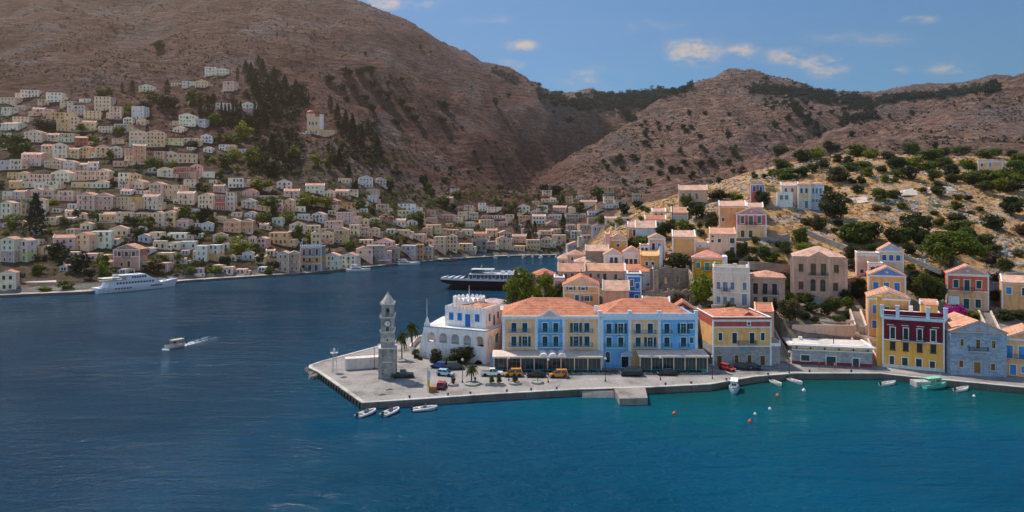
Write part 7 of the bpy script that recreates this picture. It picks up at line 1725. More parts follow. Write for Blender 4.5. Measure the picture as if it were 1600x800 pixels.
def skiff(u,v,yaw,label,L=4.4):
    P=gp(u,v,0); r=thing('rowing_boat',label,'boat',(P[0],P[1],.05),R(yaw),'small open boats')
    b=MB(); hull(b,L,1.6,.42,.3,.3,0,1,full=.6,deck=.28,transom=.72); b.build('hull',[plain((.74,.74,.72),.5,name='gelcoat'),plain((.52,.48,.42),.7,name='deck_paint')],r)
    for x in (-1.0,.2): MB().box(x-.15,x+.15,-.66,.66,.3,.36).build('thwart',plain((.40,.33,.25),.7,name='thwart_wood'),r)
    m=MB(); m.box(-L/2-.35,-L/2,-.16,.16,.4,.9); m.box(-L/2-.25,-L/2-.12,-.08,.08,-.35,.4); m.build('outboard_motor',plain((.02,.02,.025),.4,name='motor_paint'),r)
def fishing_boat(u,v,yaw,label,L,hullc,deckc,cabc,canopy,Z=0,group='fishing and harbour boats',name='fishing_boat'):
    P=gp(u,v,Z); r=thing(name,label,'boat',(P[0],P[1],.1),R(yaw),group); B=L*.34
    b=MB(); hull(b,L,B,.65,.4,.6,0,1,full=.5,deck=.22,transom=.7); b.build('hull',[plain(hullc,.45,name='hull_paint'),plain(deckc,.7,name='deck_paint')],r)
    b=MB(); hull(b,L*1.006,B*1.03,.62,.0,.6,0,0,full=.5,deck=.05,transom=.7)
    s=MB()
    for sg in (-1,1): s.tube([(-L/2,sg*B*.35,.66),(-L*.1,sg*B*.51,.70),(L*.25,sg*B*.36,.92),(L*.5,0,1.3)],.06,6)
    s.build('rubbing_strake',plain(tuple(x*.5 for x in hullc),.5,name='strake_paint'),r)
    c=MB(); c.box(-L*.12,L*.14,-B*.27,B*.27,.45,1.9); c.box(-L*.14,L*.17,-B*.31,B*.31,1.9,2.0); c.build('cabin',plain(cabc,.5,name='cabin_paint'),r)
    g=MB(); g.box(L*.14,L*.143,-B*.22,B*.22,1.25,1.75); 
    for sg in (-1,1): g.box(-L*.08,L*.11,sg*B*.272-.004,sg*B*.272+.004,1.25,1.75)
    g.build('cabin_window',glassmat(),r)
    if canopy:
        k=MB(); k.box(-L*.46,L*.16 if canopy[3] else -L*.13,-B*.36,B*.36,2.15,2.22); k.build('canopy',plain(canopy[:3],.8,name='canvas'),r)
        for x in (-L*.44,-L*.15):
            for sg in (-1,1): MB().box(x-.035,x+.035,sg*B*.33-.035,sg*B*.33+.035,.5,2.15).build('canopy_post',plain((.5,.5,.5),.4,.5,name='steel'),r)
    m=MB(); m.tube([(L*.2,0,.8),(L*.2,0,3.0)],[.05,.03],6); m.build('mast',plain((.55,.5,.4),.6,name='mast_wood'),r)
    return r
def motor_yacht(u,v,yaw,label,L=12,c=(.72,.72,.72)):
    P=gp(u,v,0); r=thing('motor_yacht',label,'boat',(P[0],P[1],.1),R(yaw),'yachts moored at the far quay'); B=L*.3; wh=plain(c,.35,name='gelcoat')
    b=MB(); hull(b,L,B,1.2,.6,.7,0,1,full=.7,deck=.15,transom=.85); b.build('hull',[wh,plain((.55,.48,.38),.7,name='teak')],r)
    d=MB(); d.add([(-L*.3,-B*.36,1.15),(L*.2,-B*.34,1.2),(L*.2,B*.34,1.2),(-L*.3,B*.36,1.15),(-L*.28,-B*.32,2.5),(L*.06,-B*.3,2.5),(L*.06,B*.3,2.5),(-L*.28,B*.32,2.5)],[(0,1,5,4),(1,2,6,5),(2,3,7,6),(3,0,4,7),(4,5,6,7)]); d.box(-L*.34,L*.02,-B*.36,B*.36,2.5,2.62); d.box(-L*.2,-L*.02,-B*.25,B*.25,2.62,3.2); d.box(-L*.3,-L*.04,-B*.3,B*.3,3.9,4.0); 
    for x in (-L*.28,-L*.06):
        for s in (-1,1): d.box(x-.05,x+.05,s*B*.27-.05,s*B*.27+.05,2.6,3.9)
    d.build('superstructure',wh,r)
    g=MB()
    for s in (-1,1): g.add([(-L*.24,s*B*.352,1.6),(L*.13,s*B*.337,1.6),(L*.07,s*B*.318,2.2),(-L*.24,s*B*.338,2.2)],[(0,1,2,3) if s<0 else (3,2,1,0)])
    g.build('window_band',glassmat(),r); return r
def box_ship(name,label,u0,v0,u1,v1,builder):
    a=gp(u0,v0,0); c=gp(u1,v1,0); d=Vector((c[0]-a[0],c[1]-a[1])); yaw=math.atan2(d.y,d.x)
    r=thing(name,label,'ship',((a[0]+c[0])/2,(a[1]+c[1])/2,0),yaw); builder(r,d.length); return r
def windows_row(b,x0,x1,n,z0,z1,y,w):
    for i in range(n):
        x=x0+(x1-x0)*(i+.5)/n
        for s in (-1,1): b.box(x-w/2,x+w/2,s*y-.02,s*y+.02,z0,z1)
def shear(mb,fn):
    mb.v=[fn(*p) for p in mb.v]; return mb
def build_boats():
    def cruise(r,L):
        B=8.0; wh=plain((.66,.70,.76),.45,name='ship_paint')
        b=MB(); n=16; st=[]
        for i in range(n+1):
            t=i/n; x=-L/2+L*t*.94; w=B/2*(1 if t<.6 else max(.02,1-((t-.6)/.4)**2.0)); zg=2.5+ (1.6*max(0,(t-.55)/.45)**1.5); xr=x+ (L*.06*max(0,(t-.8)/.2))
            st.append((x,xr,w,zg))
        for s in (-1,1):
            for i in range(n):
                x,xr,w,z=st[i]; X,XR,W,Z=st[i+1]
                f=[(x,s*w*.82,-.8),(X,s*W*.7,-.8),(X+(XR-X)*.5,s*W*.94,Z*.5),(x+(xr-x)*.5,s*w*.97,z*.5),(XR,s*W,Z),(xr,s*w,z)]
                b.add(f,[(0,1,2,3),(3,2,4,5)] if s<0 else [(3,2,1,0),(5,4,2,3)])
        for i in range(n):
            x,xr,w,z=st[i]; X,XR,W,Z=st[i+1]; b.add([(xr,-w,z-.0),(XR,-W,Z-.0),(XR,W,Z-.0),(xr,w,z-.0)],[(0,1,2,3)])
        x,xr,w,z=st[0]; b.add([(x,-w*.82,-.8),(x,-w,z),(x,w,z),(x,w*.82,-.8)],[(0,1,2,3)])
        b.build('hull',wh,r)
        u=MB(); u.add([(-L*.40,-3.6,2.5),(L*.25,-3.6,2.6),(L*.25,3.6,2.6),(-L*.40,3.6,2.5),(-L*.36,-3.5,5.2),(L*.16,-3.5,5.2),(L*.16,3.5,5.2),(-L*.36,3.5,5.2)],[(0,1,5,4),(1,2,6,5),(2,3,7,6),(3,0,4,7),(4,5,6,7)]); u.box(-L*.42,L*.14,-3.7,3.7,5.2,5.35); u.build('main_deck',wh,r)
        u=MB(); u.add([(-L*.18,-3.2,5.35),(L*.14,-3.2,5.35),(L*.14,3.2,5.35),(-L*.18,3.2,5.35),(-L*.16,-3.1,7.5),(L*.06,-3.0,7.5),(L*.06,3.0,7.5),(-L*.16,3.1,7.5)],[(0,1,5,4),(1,2,6,5),(2,3,7,6),(3,0,4,7),(4,5,6,7)]); u.box(-L*.24,L*.05,-3.2,3.2,7.5,7.65); u.build('bridge_deck',wh,r)
        g=MB(); windows_row(g,-L*.30,L*.15,13,3.6,4.5,3.57,.85); windows_row(g,-L*.12,L*.06,6,6.0,6.9,3.14,.8); windows_row(g,-L*.32,-L*.12,6,1.3,2.0,B/2*.985,.8); windows_row(g,L*.10,L*.24,5,1.6,2.2,B/2*.985,.8); g.build('window_band',glassmat(),r)
        c=MB(); c.box(-L*.44,-L*.19,-3.4,3.4,6.6,6.75); 
        for x in (-L*.43,-L*.33,-L*.23):
            for s in (-1,1): c.box(x-.08,x+.08,s*3.2-.08,s*3.2+.08,5.35,6.6)
        c.build('sun_canopy',plain((.58,.55,.48),.7,name='canvas'),r)
        m=MB(); m.tube([(-L*.05,0,7.6),(-L*.05,0,10.4)],[.14,.06],6); m.box(-L*.05-.05,-L*.05+.05,-.8,.8,9.2,9.35); m.lathe([(.35,0),(.4,.3),(.0,.6)],8,(-L*.02,0,7.6)); m.build('mast',wh,r)
        m=MB(); m.box(-L*.30,-L*.26,-.7,.7,5.35,8.1); m.build('funnel',wh,r)
        t=MB(); t.box(L*.30,L*.33,-.5,.5,3.3,4.2); t.box(L*.40,L*.41,-1.2,1.2,4.1,4.7); t.build('anchor_winch',plain((.6,.6,.6),.5,.3,name='steel'),r)
        s=MB(); s.box(-L*.485,-L*.43,-3.4,3.4,.3,.5); s.box(-L*.47,-L*.46,-3,3,.5,1.4); s.build('stern_platform',plain((.25,.22,.2),.7,name='deck_paint'),r)
    box_ship('excursion_ship','white three-deck excursion ship moored along the left quay','' or 148,458.5,279,446.5,cruise)
    def cat(r,L):
        B=11.0; dk=plain((.010,.005,.010),.65,name='hull_paint',sp=.2); wh=plain((.64,.66,.70),.4,name='ship_paint')
        r.scale=(1,1,1.14)
        # the two narrow hulls meet in a wide raked bow deck; stern at -L/2
        b=MB()
        for s in (-1,1):
            o=s*3.8; n=10
            for sd in (-1,1):
                for i in range(n):
                    t0=i/n;t1=(i+1)/n
                    def p(t): 
                        x=-L/2+L*.90*t; w=1.6*(1 if t<.6 else max(.03,1-((t-.6)/.4)**1.6)); return x,w
                    x,w=p(t0);X,W=p(t1)
                    f=[(x,o+sd*w*.7,-.8),(X,o+sd*W*.7,-.8),(X,o+sd*W,1.6),(x,o+sd*w,1.6)]
                    b.add(f,[(0,1,2,3)] if sd<0 else [(3,2,1,0)])
            b.add([(-L/2,o-1.1,-.8),(-L/2,o-1.6,1.6),(-L/2,o+1.6,1.6),(-L/2,o+1.1,-.8)],[(0,1,2,3)])
        n=14; rows=[]
        for i in range(n+1):
            t=i/n; x=-L/2+L*t; w=B/2*(1 if t<.72 else 1-.55*((t-.72)/.28)**1.6); rows.append((x,w,1.2+1.9*max(0,(t-.75)/.25)**1.2,3.6+.5*t))
        for s in (-1,1):
            for i in range(n):
                x,w,z0,z1=rows[i]; X,W,Z0,Z1=rows[i+1]; f=[(x,s*w,z0),(X,s*W,Z0),(X,s*W*1.01,Z1),(x,s*w*1.01,z1)]; b.add(f,[(0,1,2,3)] if s<0 else [(3,2,1,0)])
        for i in range(n):
            x,w,z0,z1=rows[i]; X,W,Z0,Z1=rows[i+1]; b.add([(x,-w,z0),(X,-W,Z0),(X,W,Z0),(x,w,z0)],[(3,2,1,0)])
        x,w,z0,z1=rows[-1]; b.add([(x,-w,z0),(x,w,z0),(x,w*1.01,z1),(x,-w*1.01,z1)],[(0,1,2,3)]); x,w,z0,z1=rows[0]; b.add([(x,-w,z0),(x,w,z0),(x,w*1.01,z1),(x,-w*1.01,z1)],[(3,2,1,0)])
        b.build('hull',dk,r)
        d=MB()
        for i in range(n):
            x,w,_,z1=rows[i]; X,W,_,Z1=rows[i+1]; d.add([(x,-w*1.02,z1),(X,-W*1.02,Z1),(X,W*1.02,Z1),(x,w*1.02,z1),(x,-w*1.02,z1+1.3),(X,-W*1.02,Z1+.6),(X,W*1.02,Z1+.6),(x,w*1.02,z1+1.3)],[(0,1,5,4),(2,3,7,6),(4,5,6,7),(1,2,6,5)])
        d.build('deck_edge',wh,r)
        c=MB(); c.add([(-L*.44,-5.0,4.4),(L*.26,-4.4,4.6),(L*.26,4.4,4.6),(-L*.44,5.0,4.4),(-L*.44,-4.8,6.4),(L*.17,-4.0,6.5),(L*.17,4.0,6.5),(-L*.44,4.8,6.4)],[(0,1,5,4),(1,2,6,5),(2,3,7,6),(3,0,4,7),(4,5,6,7)]); c.build('passenger_cabin',plain((.05,.05,.065),.3,name='cabin_paint'),r)
        c=MB(); c.box(-L*.45,L*.16,-5,5,6.4,6.65)
        for i in range(14):
            x=-L*.42+L*.58*i/13
            for s in (-1,1): c.box(x-.1,x+.1,s*4.93-.06,s*4.93+.06,4.4,6.4)
        c.build('upper_deck',wh,r)
        c=MB(); c.add([(L*.0,-3,6.65),(L*.15,-2.6,6.65),(L*.15,2.6,6.65),(L*.0,3,6.65),(L*.0,-2.8,8.3),(L*.11,-2.2,8.3),(L*.11,2.2,8.3),(L*.0,2.8,8.3)],[(0,1,5,4),(1,2,6,5),(2,3,7,6),(3,0,4,7),(4,5,6,7)]); c.build('bridge',glassmat(),r)
        c=MB(); c.box(-L*.12,L*.14,-3.2,3.2,8.3,8.55); c.box(-L*.10,-L*.09,-2.9,-2.6,6.6,8.3); c.box(-L*.10,-L*.09,2.6,2.9,6.6,8.3); c.build('bridge_roof',wh,r)
        c=MB(); c.tube([(L*.04,0,8.5),(L*.02,0,10.8)],[.15,.07],6); c.box(L*.02,L*.03,-.9,.9,9.6,9.75); c.build('radar_mast',wh,r)
        for x in (-L*.22,-L*.30,-L*.36):
            q=MB(); q.box(x-.9,x+.9,-2.4,2.4,6.65,7.5); q.lathe([(.45,7.5),(.45,8.0),(0,8.2)],8,(x,1.2,0)); q.build('deck_locker',wh,r)
        rr=MB()
        for s in (-1,1):
            for z in (7.2,7.6): rr.tube([(-L*.44,s*4.8,z),(L*.0,s*4.8,z)],.035,5)
            for i in range(12): x=-L*.44+L*.44*i/11; rr.box(x-.03,x+.03,s*4.8-.03,s*4.8+.03,6.65,7.6)
        rr.build('railing',wh,r)
    box_ship('catamaran_ferry','dark-hulled catamaran ferry with white upper decks beyond the crenellated building',823,452,690,450.5,cat)
    dinghy(573,648,58,'white inflatable at the corner of the quay, first of three, farthest left')
    dinghy(611,646,62,'white inflatable between the corner one and the one tied flush to the quay')
    dinghy(664,641,20,'white open motorboat lying close along the quay wall, behind the two inflatables',4.8)
    skiff(1213,600.5,-80,'small white boat below the steps, nearer the blue-trimmed caique')
    skiff(1243,598,-70,'small white boat below the low stone quay building')
    skiff(1388,601,25,'white open motorboat below the crimson house',5.0)
    skiff(1503,610,25,'white open boat below the blue-grey stone house',4.6)
    fishing_boat(1147,611,-110,'white caique with pale blue hull and white awning off the red car quay',6.4,(.30,.48,.60),(.55,.45,.38),(.66,.72,.76),(.72,.72,.70,1))
    fishing_boat(1462,605.5,18,'turquoise green fishing boat with a green canopy below the crimson house',6.8,(.08,.46,.40),(.12,.40,.33),(.10,.45,.38),(.22,.50,.36,1))
    mb=fishing_boat(272,543.5,238,'small orange and white boat under way, trailing a wake in the open harbour',5.8,(.55,.50,.46),(.55,.20,.05),(.45,.42,.48),(.55,.52,.38,1))
    # its wake: low foam ridges
    q=random.Random(8); b=MB()
    P=gp(272,543.5,0); d=Vector((math.cos(R(76)),math.sin(R(76)),0)); s_=Vector((-d.y,d.x,0))
    for k in range(150):
        t=q.random()**1.8*15; sp=(.5+.09*t)*q.choice((-1,1))*q.uniform(.7,1.1) if t>5 else q.uniform(-1.3,1.3); p=Vector(P)+d*(3.0+t)+s_*sp; w=q.uniform(.12,.42)*(1-.8*t/17)
        b.lathe([(w,.0),(w*.7,.05),(.02,.09)],5,(p.x,p.y,.01))
    for k in range(26): p=Vector(P)-d*3.2+s_*q.uniform(-1.0,1.0); b.lathe([(.35,0),(.25,.2),(.02,.4)],5,(p.x,p.y,0))
    tag(b.build('wake',plain((.72,.78,.80),.7,name='foam')),'white foam wake trailing behind the orange and white boat','wake',None,'stuff')
    # boats along the far quay
    for u,v,y,l,L in [(635,414,16,'white motor yacht at the far quay below the red-shuttered gable',19),(560,424,14,'white yacht at the far quay before the pedimented white house',15)]: motor_yacht(u,v,y,l,L)
    fishing_boat(697,408.5,-5,'large wooden red-brown excursion caique at the far quay',17,(.22,.06,.05),(.3,.2,.15),(.20,.28,.36),(.42,.42,.42,1))
    for i,(u,v,y,L,c,cb,l) in enumerate([(722,406,10,8,(.10,.10,.12),(.5,.5,.5),'dark workboat next to the red-brown caique at the far quay'),(774,404,100,9,(.42,.46,.52),(.6,.6,.6),'grey-blue cabin boat before the square grey stone block'),(757,403,95,7,(.6,.6,.6),(.7,.7,.7),'small pale boat just left of the grey-blue cabin boat'),(818,403,80,8,(.68,.68,.66),(.7,.7,.7),'white boat under the dark cypress group at the head'),(845,403.5,84,10,(.6,.62,.64),(.66,.68,.7),'larger white cabin boat at the right end of the head quay'),(858,402.5,95,6,(.16,.20,.28),(.4,.4,.42),'small dark blue boat at the head quay'),(832,402.6,92,6,(.66,.6,.5),(.6,.55,.5),'small cream boat between two white cabin boats'),(795,402.5,88,7,(.1,.25,.4),(.55,.6,.66),'blue-hulled boat at the head quay awnings'),(869,403,100,6,(.7,.7,.7),(.7,.7,.7),'white boat closest to the terracotta roofs of the point')]):
        fishing_boat(u,v,y,l,L,c,(.4,.36,.3),cb,(.5,.5,.5,0) if i%2 else None)
    for i,(u,v,c,l) in enumerate([(1054,647,(.62,.10,.03),'lone orange-red mooring buoy nearest the jetty'),(1172,660,(.55,.09,.04),'red and white buoy farthest out, left of the others'),(1215,619,(.62,.14,.06),'orange buoy in front of the two small white boats'),(1256,611,(.72,.72,.70),'white buoy right of the orange one near the boats'),(1203,640,(.66,.72,.70),'tiny pale float between the red buoys'),(1180,648,(.6,.66,.6),'tiny pale float left of the other float'),(1522,620,(.70,.70,.68),'white float beyond the blue-grey stone house boat')]):
        P=gp(u,v,0); b=MB(); s=.32 if c[0]<c[1]+.3 and i>3 else .42; b.lathe([(.02,-s),(s*.8,-s*.5),(s,0),(s*.8,s*.6),(s*.3,s*.9),(s*.15,s*1.3),(.02,s*1.35)],10); 
        tag(b.build('buoy',plain(c,.4,name='buoy_plastic'),None,True,loc=(P[0],P[1],.12)),l,'buoy',"mooring buoys off the town quay")

# ---------------------------------------------------------------- street furniture and people
def person(u,v,label,shirt,trousers,hair,face=0,Z=1.3):
    P=gp(u,v,Z); hgt=1.72; o=None
    V=[(0,0,.93),(0,0,1.15),(0,.0,1.38),(0,-.01,1.50),(0,-.02,1.62),(0,-.01,1.70),(-.19,0,1.40),(-.25,.03,1.12),(-.24,-.06,.88),(.19,0,1.40),(.26,.02,1.12),(.25,-.10,.90),(-.10,-.02,.88),(-.11,-.10,.48),(-.11,-.02,.06),(-.11,-.16,.03),(.10,.02,.88),(.11,.10,.48),(.12,.20,.07),(.12,.07,.03)]
    E=[(0,1),(1,2),(2,3),(3,4),(4,5),(2,6),(6,7),(7,8),(2,9),(9,10),(10,11),(0,12),(12,13),(13,14),(14,15),(0,16),(16,17),(17,18),(18,19)]
    Rr=[(.17,.12),(.16,.11),(.18,.11),(.06,.06),(.10,.11),(.07,.08),(.075,.07),(.05,.05),(.035,.04),(.075,.07),(.05,.05),(.035,.04),(.105,.10),(.07,.07),(.045,.05),(.04,.05),(.105,.10),(.07,.07),(.045,.05),(.04,.05)]
    me=bpy.data.meshes.new('person'); me.from_pydata(V,E,[]); o=link('person',me,None,P,R(face))
    sk=o.modifiers.new('skin','SKIN'); 
    if not me.skin_vertices: pass
    L=me.skin_vertices[0].data
    for i,r in enumerate(Rr): L[i].radius=r
    L[0].use_root=True
    o.modifiers.new('sub','SUBSURF').render_levels=2
    m,nt,b=nodes_of('clothed_figure'); tcn=N(nt,'ShaderNodeTexCoord'); sx=N(nt,'ShaderNodeSeparateXYZ'); nt.links.new(tcn.outputs['Object'],sx.inputs[0])
    mr=N(nt,'ShaderNodeMath',operation='DIVIDE'); nt.links.new(sx.outputs[2],mr.inputs[0]); mr.inputs[1].default_value=1.8
    r=N(nt,'ShaderNodeValToRGB'); r.color_ramp.interpolation='CONSTANT'; e=r.color_ramp.elements; st=[(0,(.05,.04,.035)),(.05,(.42,.24,.16)),(.26,trousers),(.535,shirt),(.825,(.45,.26,.18)),(.93,hair)]
    while len(e)<len(st): e.new(.5)
    for i,(p,c) in enumerate(st): e[i].position=p; e[i].color=(*c,1)
    nt.links.new(mr.outputs[0],r.inputs[0]); nt.links.new(r.outputs[0],b.inputs['Base Color']); b.inputs['Roughness'].default_value=.8
    me.materials.append(m); tag(o,label,'person')
def lamp(u,v,label,h=4.6,Z=1.3,arm=False):
    P=gp(u,v,Z); r=thing('street_lamp',label,'street lamp',P,0,'lamp posts along the quay'); m=plain((.04,.045,.05),.5,.4,name='iron_paint')
    MB().lathe([(.16,0),(.16,.4),(.075,.5),(.055,h)],8).build('pole',m,r)
    b=MB(); b.lathe([(.05,h),(.26,h+.05),(.30,h+.35),(.1,h+.55),(.02,h+.7)],8); b.build('lantern',plain((.55,.55,.52),.3,name='lamp_glass'),r)
def planter(u,v,rad,label,fam=None,h=0,w=0,Z=1.3):
    P=gp(u,v,Z); b=MB(); b.lathe([(rad,0),(rad,.42),(rad-.3,.46),(rad-.3,.32)],16); b.lathe([(0,.30),(rad-.3,.30)],16,m=1,cap=False)
    tag(b.build('stone_planter',[concrete((.33,.31,.29),'kerb_stone'),plain((.08,.06,.045),.95,name='soil')],None,loc=P),label,'planter',"planters along the quay")
def build_props():
    for u,v,l in [(722.7,598,'lamp post with a yellow band left of the young quay palm'),(795,595,'lamp post before the left orange people carrier'),(856.5,598,'lamp post between black sedan and right orange people carrier'),(946,596,'lamp post left of the jetty near the black van'),(1032,594,'lamp post before the black sedan at the right awning'),(1113,592,'lamp post at the lane right of the hotel'),(617,570,'lamp post right of the clock tower by the palms'),(585,577,'lamp post left of the clock tower by the white container'),(1233,584,'lamp post before the stone steps')]: lamp(u,v,l,4.8)
    b=None
    # lattice light mast on the point
    P=gp(522,581); r=thing('light_mast','small lattice light mast standing near the tip of the point','mast',P); m=plain((.45,.45,.46),.5,.5,name='galvanised')
    b=MB()
    for a in range(3):
        x,y=.7*math.cos(2.09*a),.7*math.sin(2.09*a); b.tube([(x,y,0),(x*.6,y*.6,4.4)],.05,5)
        x2,y2=.7*math.cos(2.09*(a+1)),.7*math.sin(2.09*(a+1))
        for z in range(4): f0=1-.1*z; f1=1-.1*(z+1); b.tube([(x*f0,y*f0,z*1.1),(x2*f1,y2*f1,z*1.1+1.1)],.03,4)
    b.build('lattice',m,r); b=MB(); b.lathe([(.95,4.4),(.95,4.5)],10); 
    for a in range(8): b.tube([(.9*math.cos(a*.785),.9*math.sin(a*.785),4.5),(.9*math.cos(a*.785),.9*math.sin(a*.785),5.4)],.025,4)
    b.build('platform',m,r); MB().lathe([(.22,4.5),(.25,5.2),(.3,5.25),(.02,5.7)],8).build('lantern',plain((.6,.6,.58),.3,name='lamp_glass'),r)
    # white freight container
    P=gp(563,583); P0=gp(537,583); r=thing('container','weathered white container standing left of the clock tower','container',(gx(540,161.5),161.5,1.3),R(17))
    L=8.2; b=MB(); b.box(0,L,0,2.5,.12,2.65)
    for i in range(34): x=.12+(L-.24)*i/33; b.box(x-.05,x+.05,-.05,0,.25,2.5)
    for x in (0,L): b.box(x-.06,x+.06,-.07,-.0,0,2.7)
    b.box(0,L,-.07,0,.1,.24); b.box(0,L,-.07,0,2.52,2.68); b.build('shell',wallmat((.62,.59,.56)),r)
    d=MB(); d.box(-.06,0,.08,1.22,.2,2.55); d.box(-.06,0,1.28,2.42,.2,2.55); d.build('door',plain((.50,.46,.42),.7,name='door_paint'),r)
    d=MB(); d.box(.9,2.6,-.09,-.052,.25,2.3); d.build('side_door',plain((.55,.51,.47),.7,name='door_paint'),r)
    for u,v,rad,l in [(737.5,601,1.7,'stone ring around the young quay palm'),(805,600,1.4,'round stone planter with a leaning stump, before the orange car'),(840,598.5,1.4,'round stone planter holding a thick pruned trunk before the black sedan'),(708,602,1.2,'low round planter beside the small red car'),(628,565,1.3,'round planter under the shorter date palm')]: planter(u,v,rad,l)
    P=gp(774,602); b=MB(); b.box(-2.2,2.2,-.5,.5,0,.4); b.box(-2.0,2.0,-.3,.3,.4,.42,1)
    tag(b.build('flower_bed',[concrete((.33,.31,.29),'kerb_stone'),plain((.08,.06,.045),.95,name='soil')],None,loc=P),'long low planter with two clipped round bushes','planter')
    for u,l in ((768.5,'clipped ball tree on the long planter, the one beside the young palm'),(780,'clipped ball tree on the long planter, nearer the orange car')): tree('near_mid',u,601,9.5,13,l,Y=gp(u,602)[1],z=1.7)
    tree('near_olive',805,600,10,16,'thin ragged plant leaning in a round quay planter',Y=gp(805,600)[1],z=1.55)
    tree('near_bare',708,602,8,15,'nearly bare small tree in the low planter by the red car',Y=gp(708,602)[1],z=1.5)
    tree('palm',840,599,9,20,'stubby pruned palm trunk in a planter before the black sedan',Y=gp(840,598.5)[1],z=1.5)
    P=gp(676,612); b=MB(); b.box(-.75,.75,-.5,.5,.05,1.05)
    for z in (.05,.4,.75): b.box(-.79,.79,-.54,-.5,z,z+.26); b.box(-.79,.79,.5,.54,z,z+.26)
    b.box(-.85,.85,-.6,.6,1.05,1.12); tag(b.build('wooden_crate',plain((.30,.13,.05),.8,name='crate_wood'),None,loc=P),'brown wooden crate at the quay edge next to the small red car','crate')
    P=gp(668,613); r=thing('banner_pole','banner pole with a drooping yellow banner near the wooden crate','banner',P); MB().lathe([(.05,0),(.04,5.4)],6).build('pole',plain((.35,.35,.35),.4,.5,name='steel'),r)
    b=MB(); 
    for i in range(5): b.add([(.05,0,4.6-i*.7),(.55+.1*math.sin(i*1.3),.12*math.sin(i*2),4.5-i*.7),(.55+.1*math.sin(i*1.3+1.3),.12*math.sin(i*2+2),3.8-i*.7),(.05,0,3.9-i*.7)],[(0,1,2,3)],0 if i>2 else 1)
    b.build('banner',[plain((.65,.40,.03),.8,name='canvas'),plain((.5,.52,.55),.8,name='canvas')],r)
    P=gp(771,574); b=MB(); b.box(-.9,.9,-.06,.06,.5,3.6); b.box(-.5,-.4,-.05,.05,0,.5); b.box(.4,.5,-.05,.05,0,.5); tag(b.build('sign_board',plain((.16,.36,.58),.5,name='sign_paint'),None,loc=(P[0],P[1],1.3)),'tall pale blue sign board at the left end of the hotel awning','sign')
    for u,v,l in [(537,590,'low concrete bollard left of the container'),(597,617,'low concrete block near the quay corner'),(608,609,'broken timber baulk lying on the plaza')]:
        P=gp(u,v); b=MB(); b.box(-.7,.7,-.18,.18,0,.25); b.box(-.1,.15,-.25,.25,.25,.45); tag(b.build('mooring_block',plain((.36,.28,.23),.9,name='old_timber'),None,loc=P,rz=.4),l,'block')
    person(1280,577,'person in a pale hat and dark clothes walking before the low stone quay building',(.05,.05,.06),(.03,.03,.04),(.6,.55,.45),40)
    person(1304,577.5,'person in a bright orange shirt walking along the quay',(.70,.16,.03),(.08,.06,.06),(.03,.02,.015),70)
    person(884,592,'person in dark clothing standing beside the right orange people carrier',(.10,.04,.035),(.04,.04,.05),(.02,.015,.01),-60)
    person(742.5,600,'person in dark clothes standing beside the young quay palm',(.05,.045,.05),(.05,.05,.06),(.02,.015,.01),20)
    for u,v in ((640,622),(700,618),(735,616),(792,612.5),(830,610.5),(870,608.5),(1040,602),(1080,600.5),(1135,595),(1200,586.5),(1265,581.5),(1330,581.5)):
        P=gp(u,v); b=MB(); b.lathe([(.20,0),(.17,.35),(.26,.42),(.24,.55),(.05,.6)],10); tag(b.build('bollard',plain((.05,.05,.055),.6,.3,name='cast_iron'),None,loc=(P[0],P[1],1.3)),'small dark iron mooring bollard on the edge of the town quay','bollard','mooring bollards on the quay edge')
    # hedge of oleanders in front of the hotel terraces
    for a,e,l in ((775,936,'low dark hedge under the left hotel awning'),(994,1098,'low dark hedge under the right hotel awning'),(940,966,'short dark hedge left of the domed hotel entrance')):
        b=MB(); q=random.Random(a); Y=158.0
        n=int((e-a)/2.2)
        for i in range(n): leafball(b,q,(gx(a+(e-a)*i/n,Y),Y+.4+q.uniform(-.2,.2),1.75),q.uniform(.35,.6),34,.13,.9)
        tag(b.build('hedge',HEDGE),l,'hedge')
    # white awnings of the far quay
    for i,(u,v,w,c,l) in enumerate([(575,411,20,(.6,.58,.55),'pale café awning by the red-shuttered gabled house'),(600,413,18,(.62,.6,.58),'pale café awning below the brown stone house'),(690,400.5,22,(.62,.6,.6),'pale awning behind the red-brown caique'),(712,398.5,16,(.4,.38,.38),'grey awning next to the dark workboat'),(780,397,22,(.66,.64,.62),'white awning right of the grey stone block'),(805,397,22,(.68,.66,.64),'white awning below the cypress group'),(828,396.5,20,(.66,.64,.62),'white awning at the middle of the head quay'),(850,396.5,18,(.55,.45,.42),'pinkish awning at the right of the head quay'),(378,419.5,16,(.55,.53,.52),'white shelter roof on the left quay beyond the parked cars')]):
        P=gp(u,v); S=P[1]/F; r=thing('awning',l,'awning',(P[0],P[1]+1.2,1.3),R(12 if u<720 else 0),'awnings on the far quay'); W_=w*S/2
        b=MB(); slab(b,(-W_,-1.8,2.4),(W_,-1.8,2.4),(W_,1.8,3.2),(-W_,1.8,3.2),.07); b.build('canvas',wallmat(c),r)
        for x in (-W_*.9,0,W_*.9): MB().box(x-.05,x+.05,-1.7,-1.6,0,2.4).build('post',plain((.4,.38,.36),.6,name='post_paint'),r)
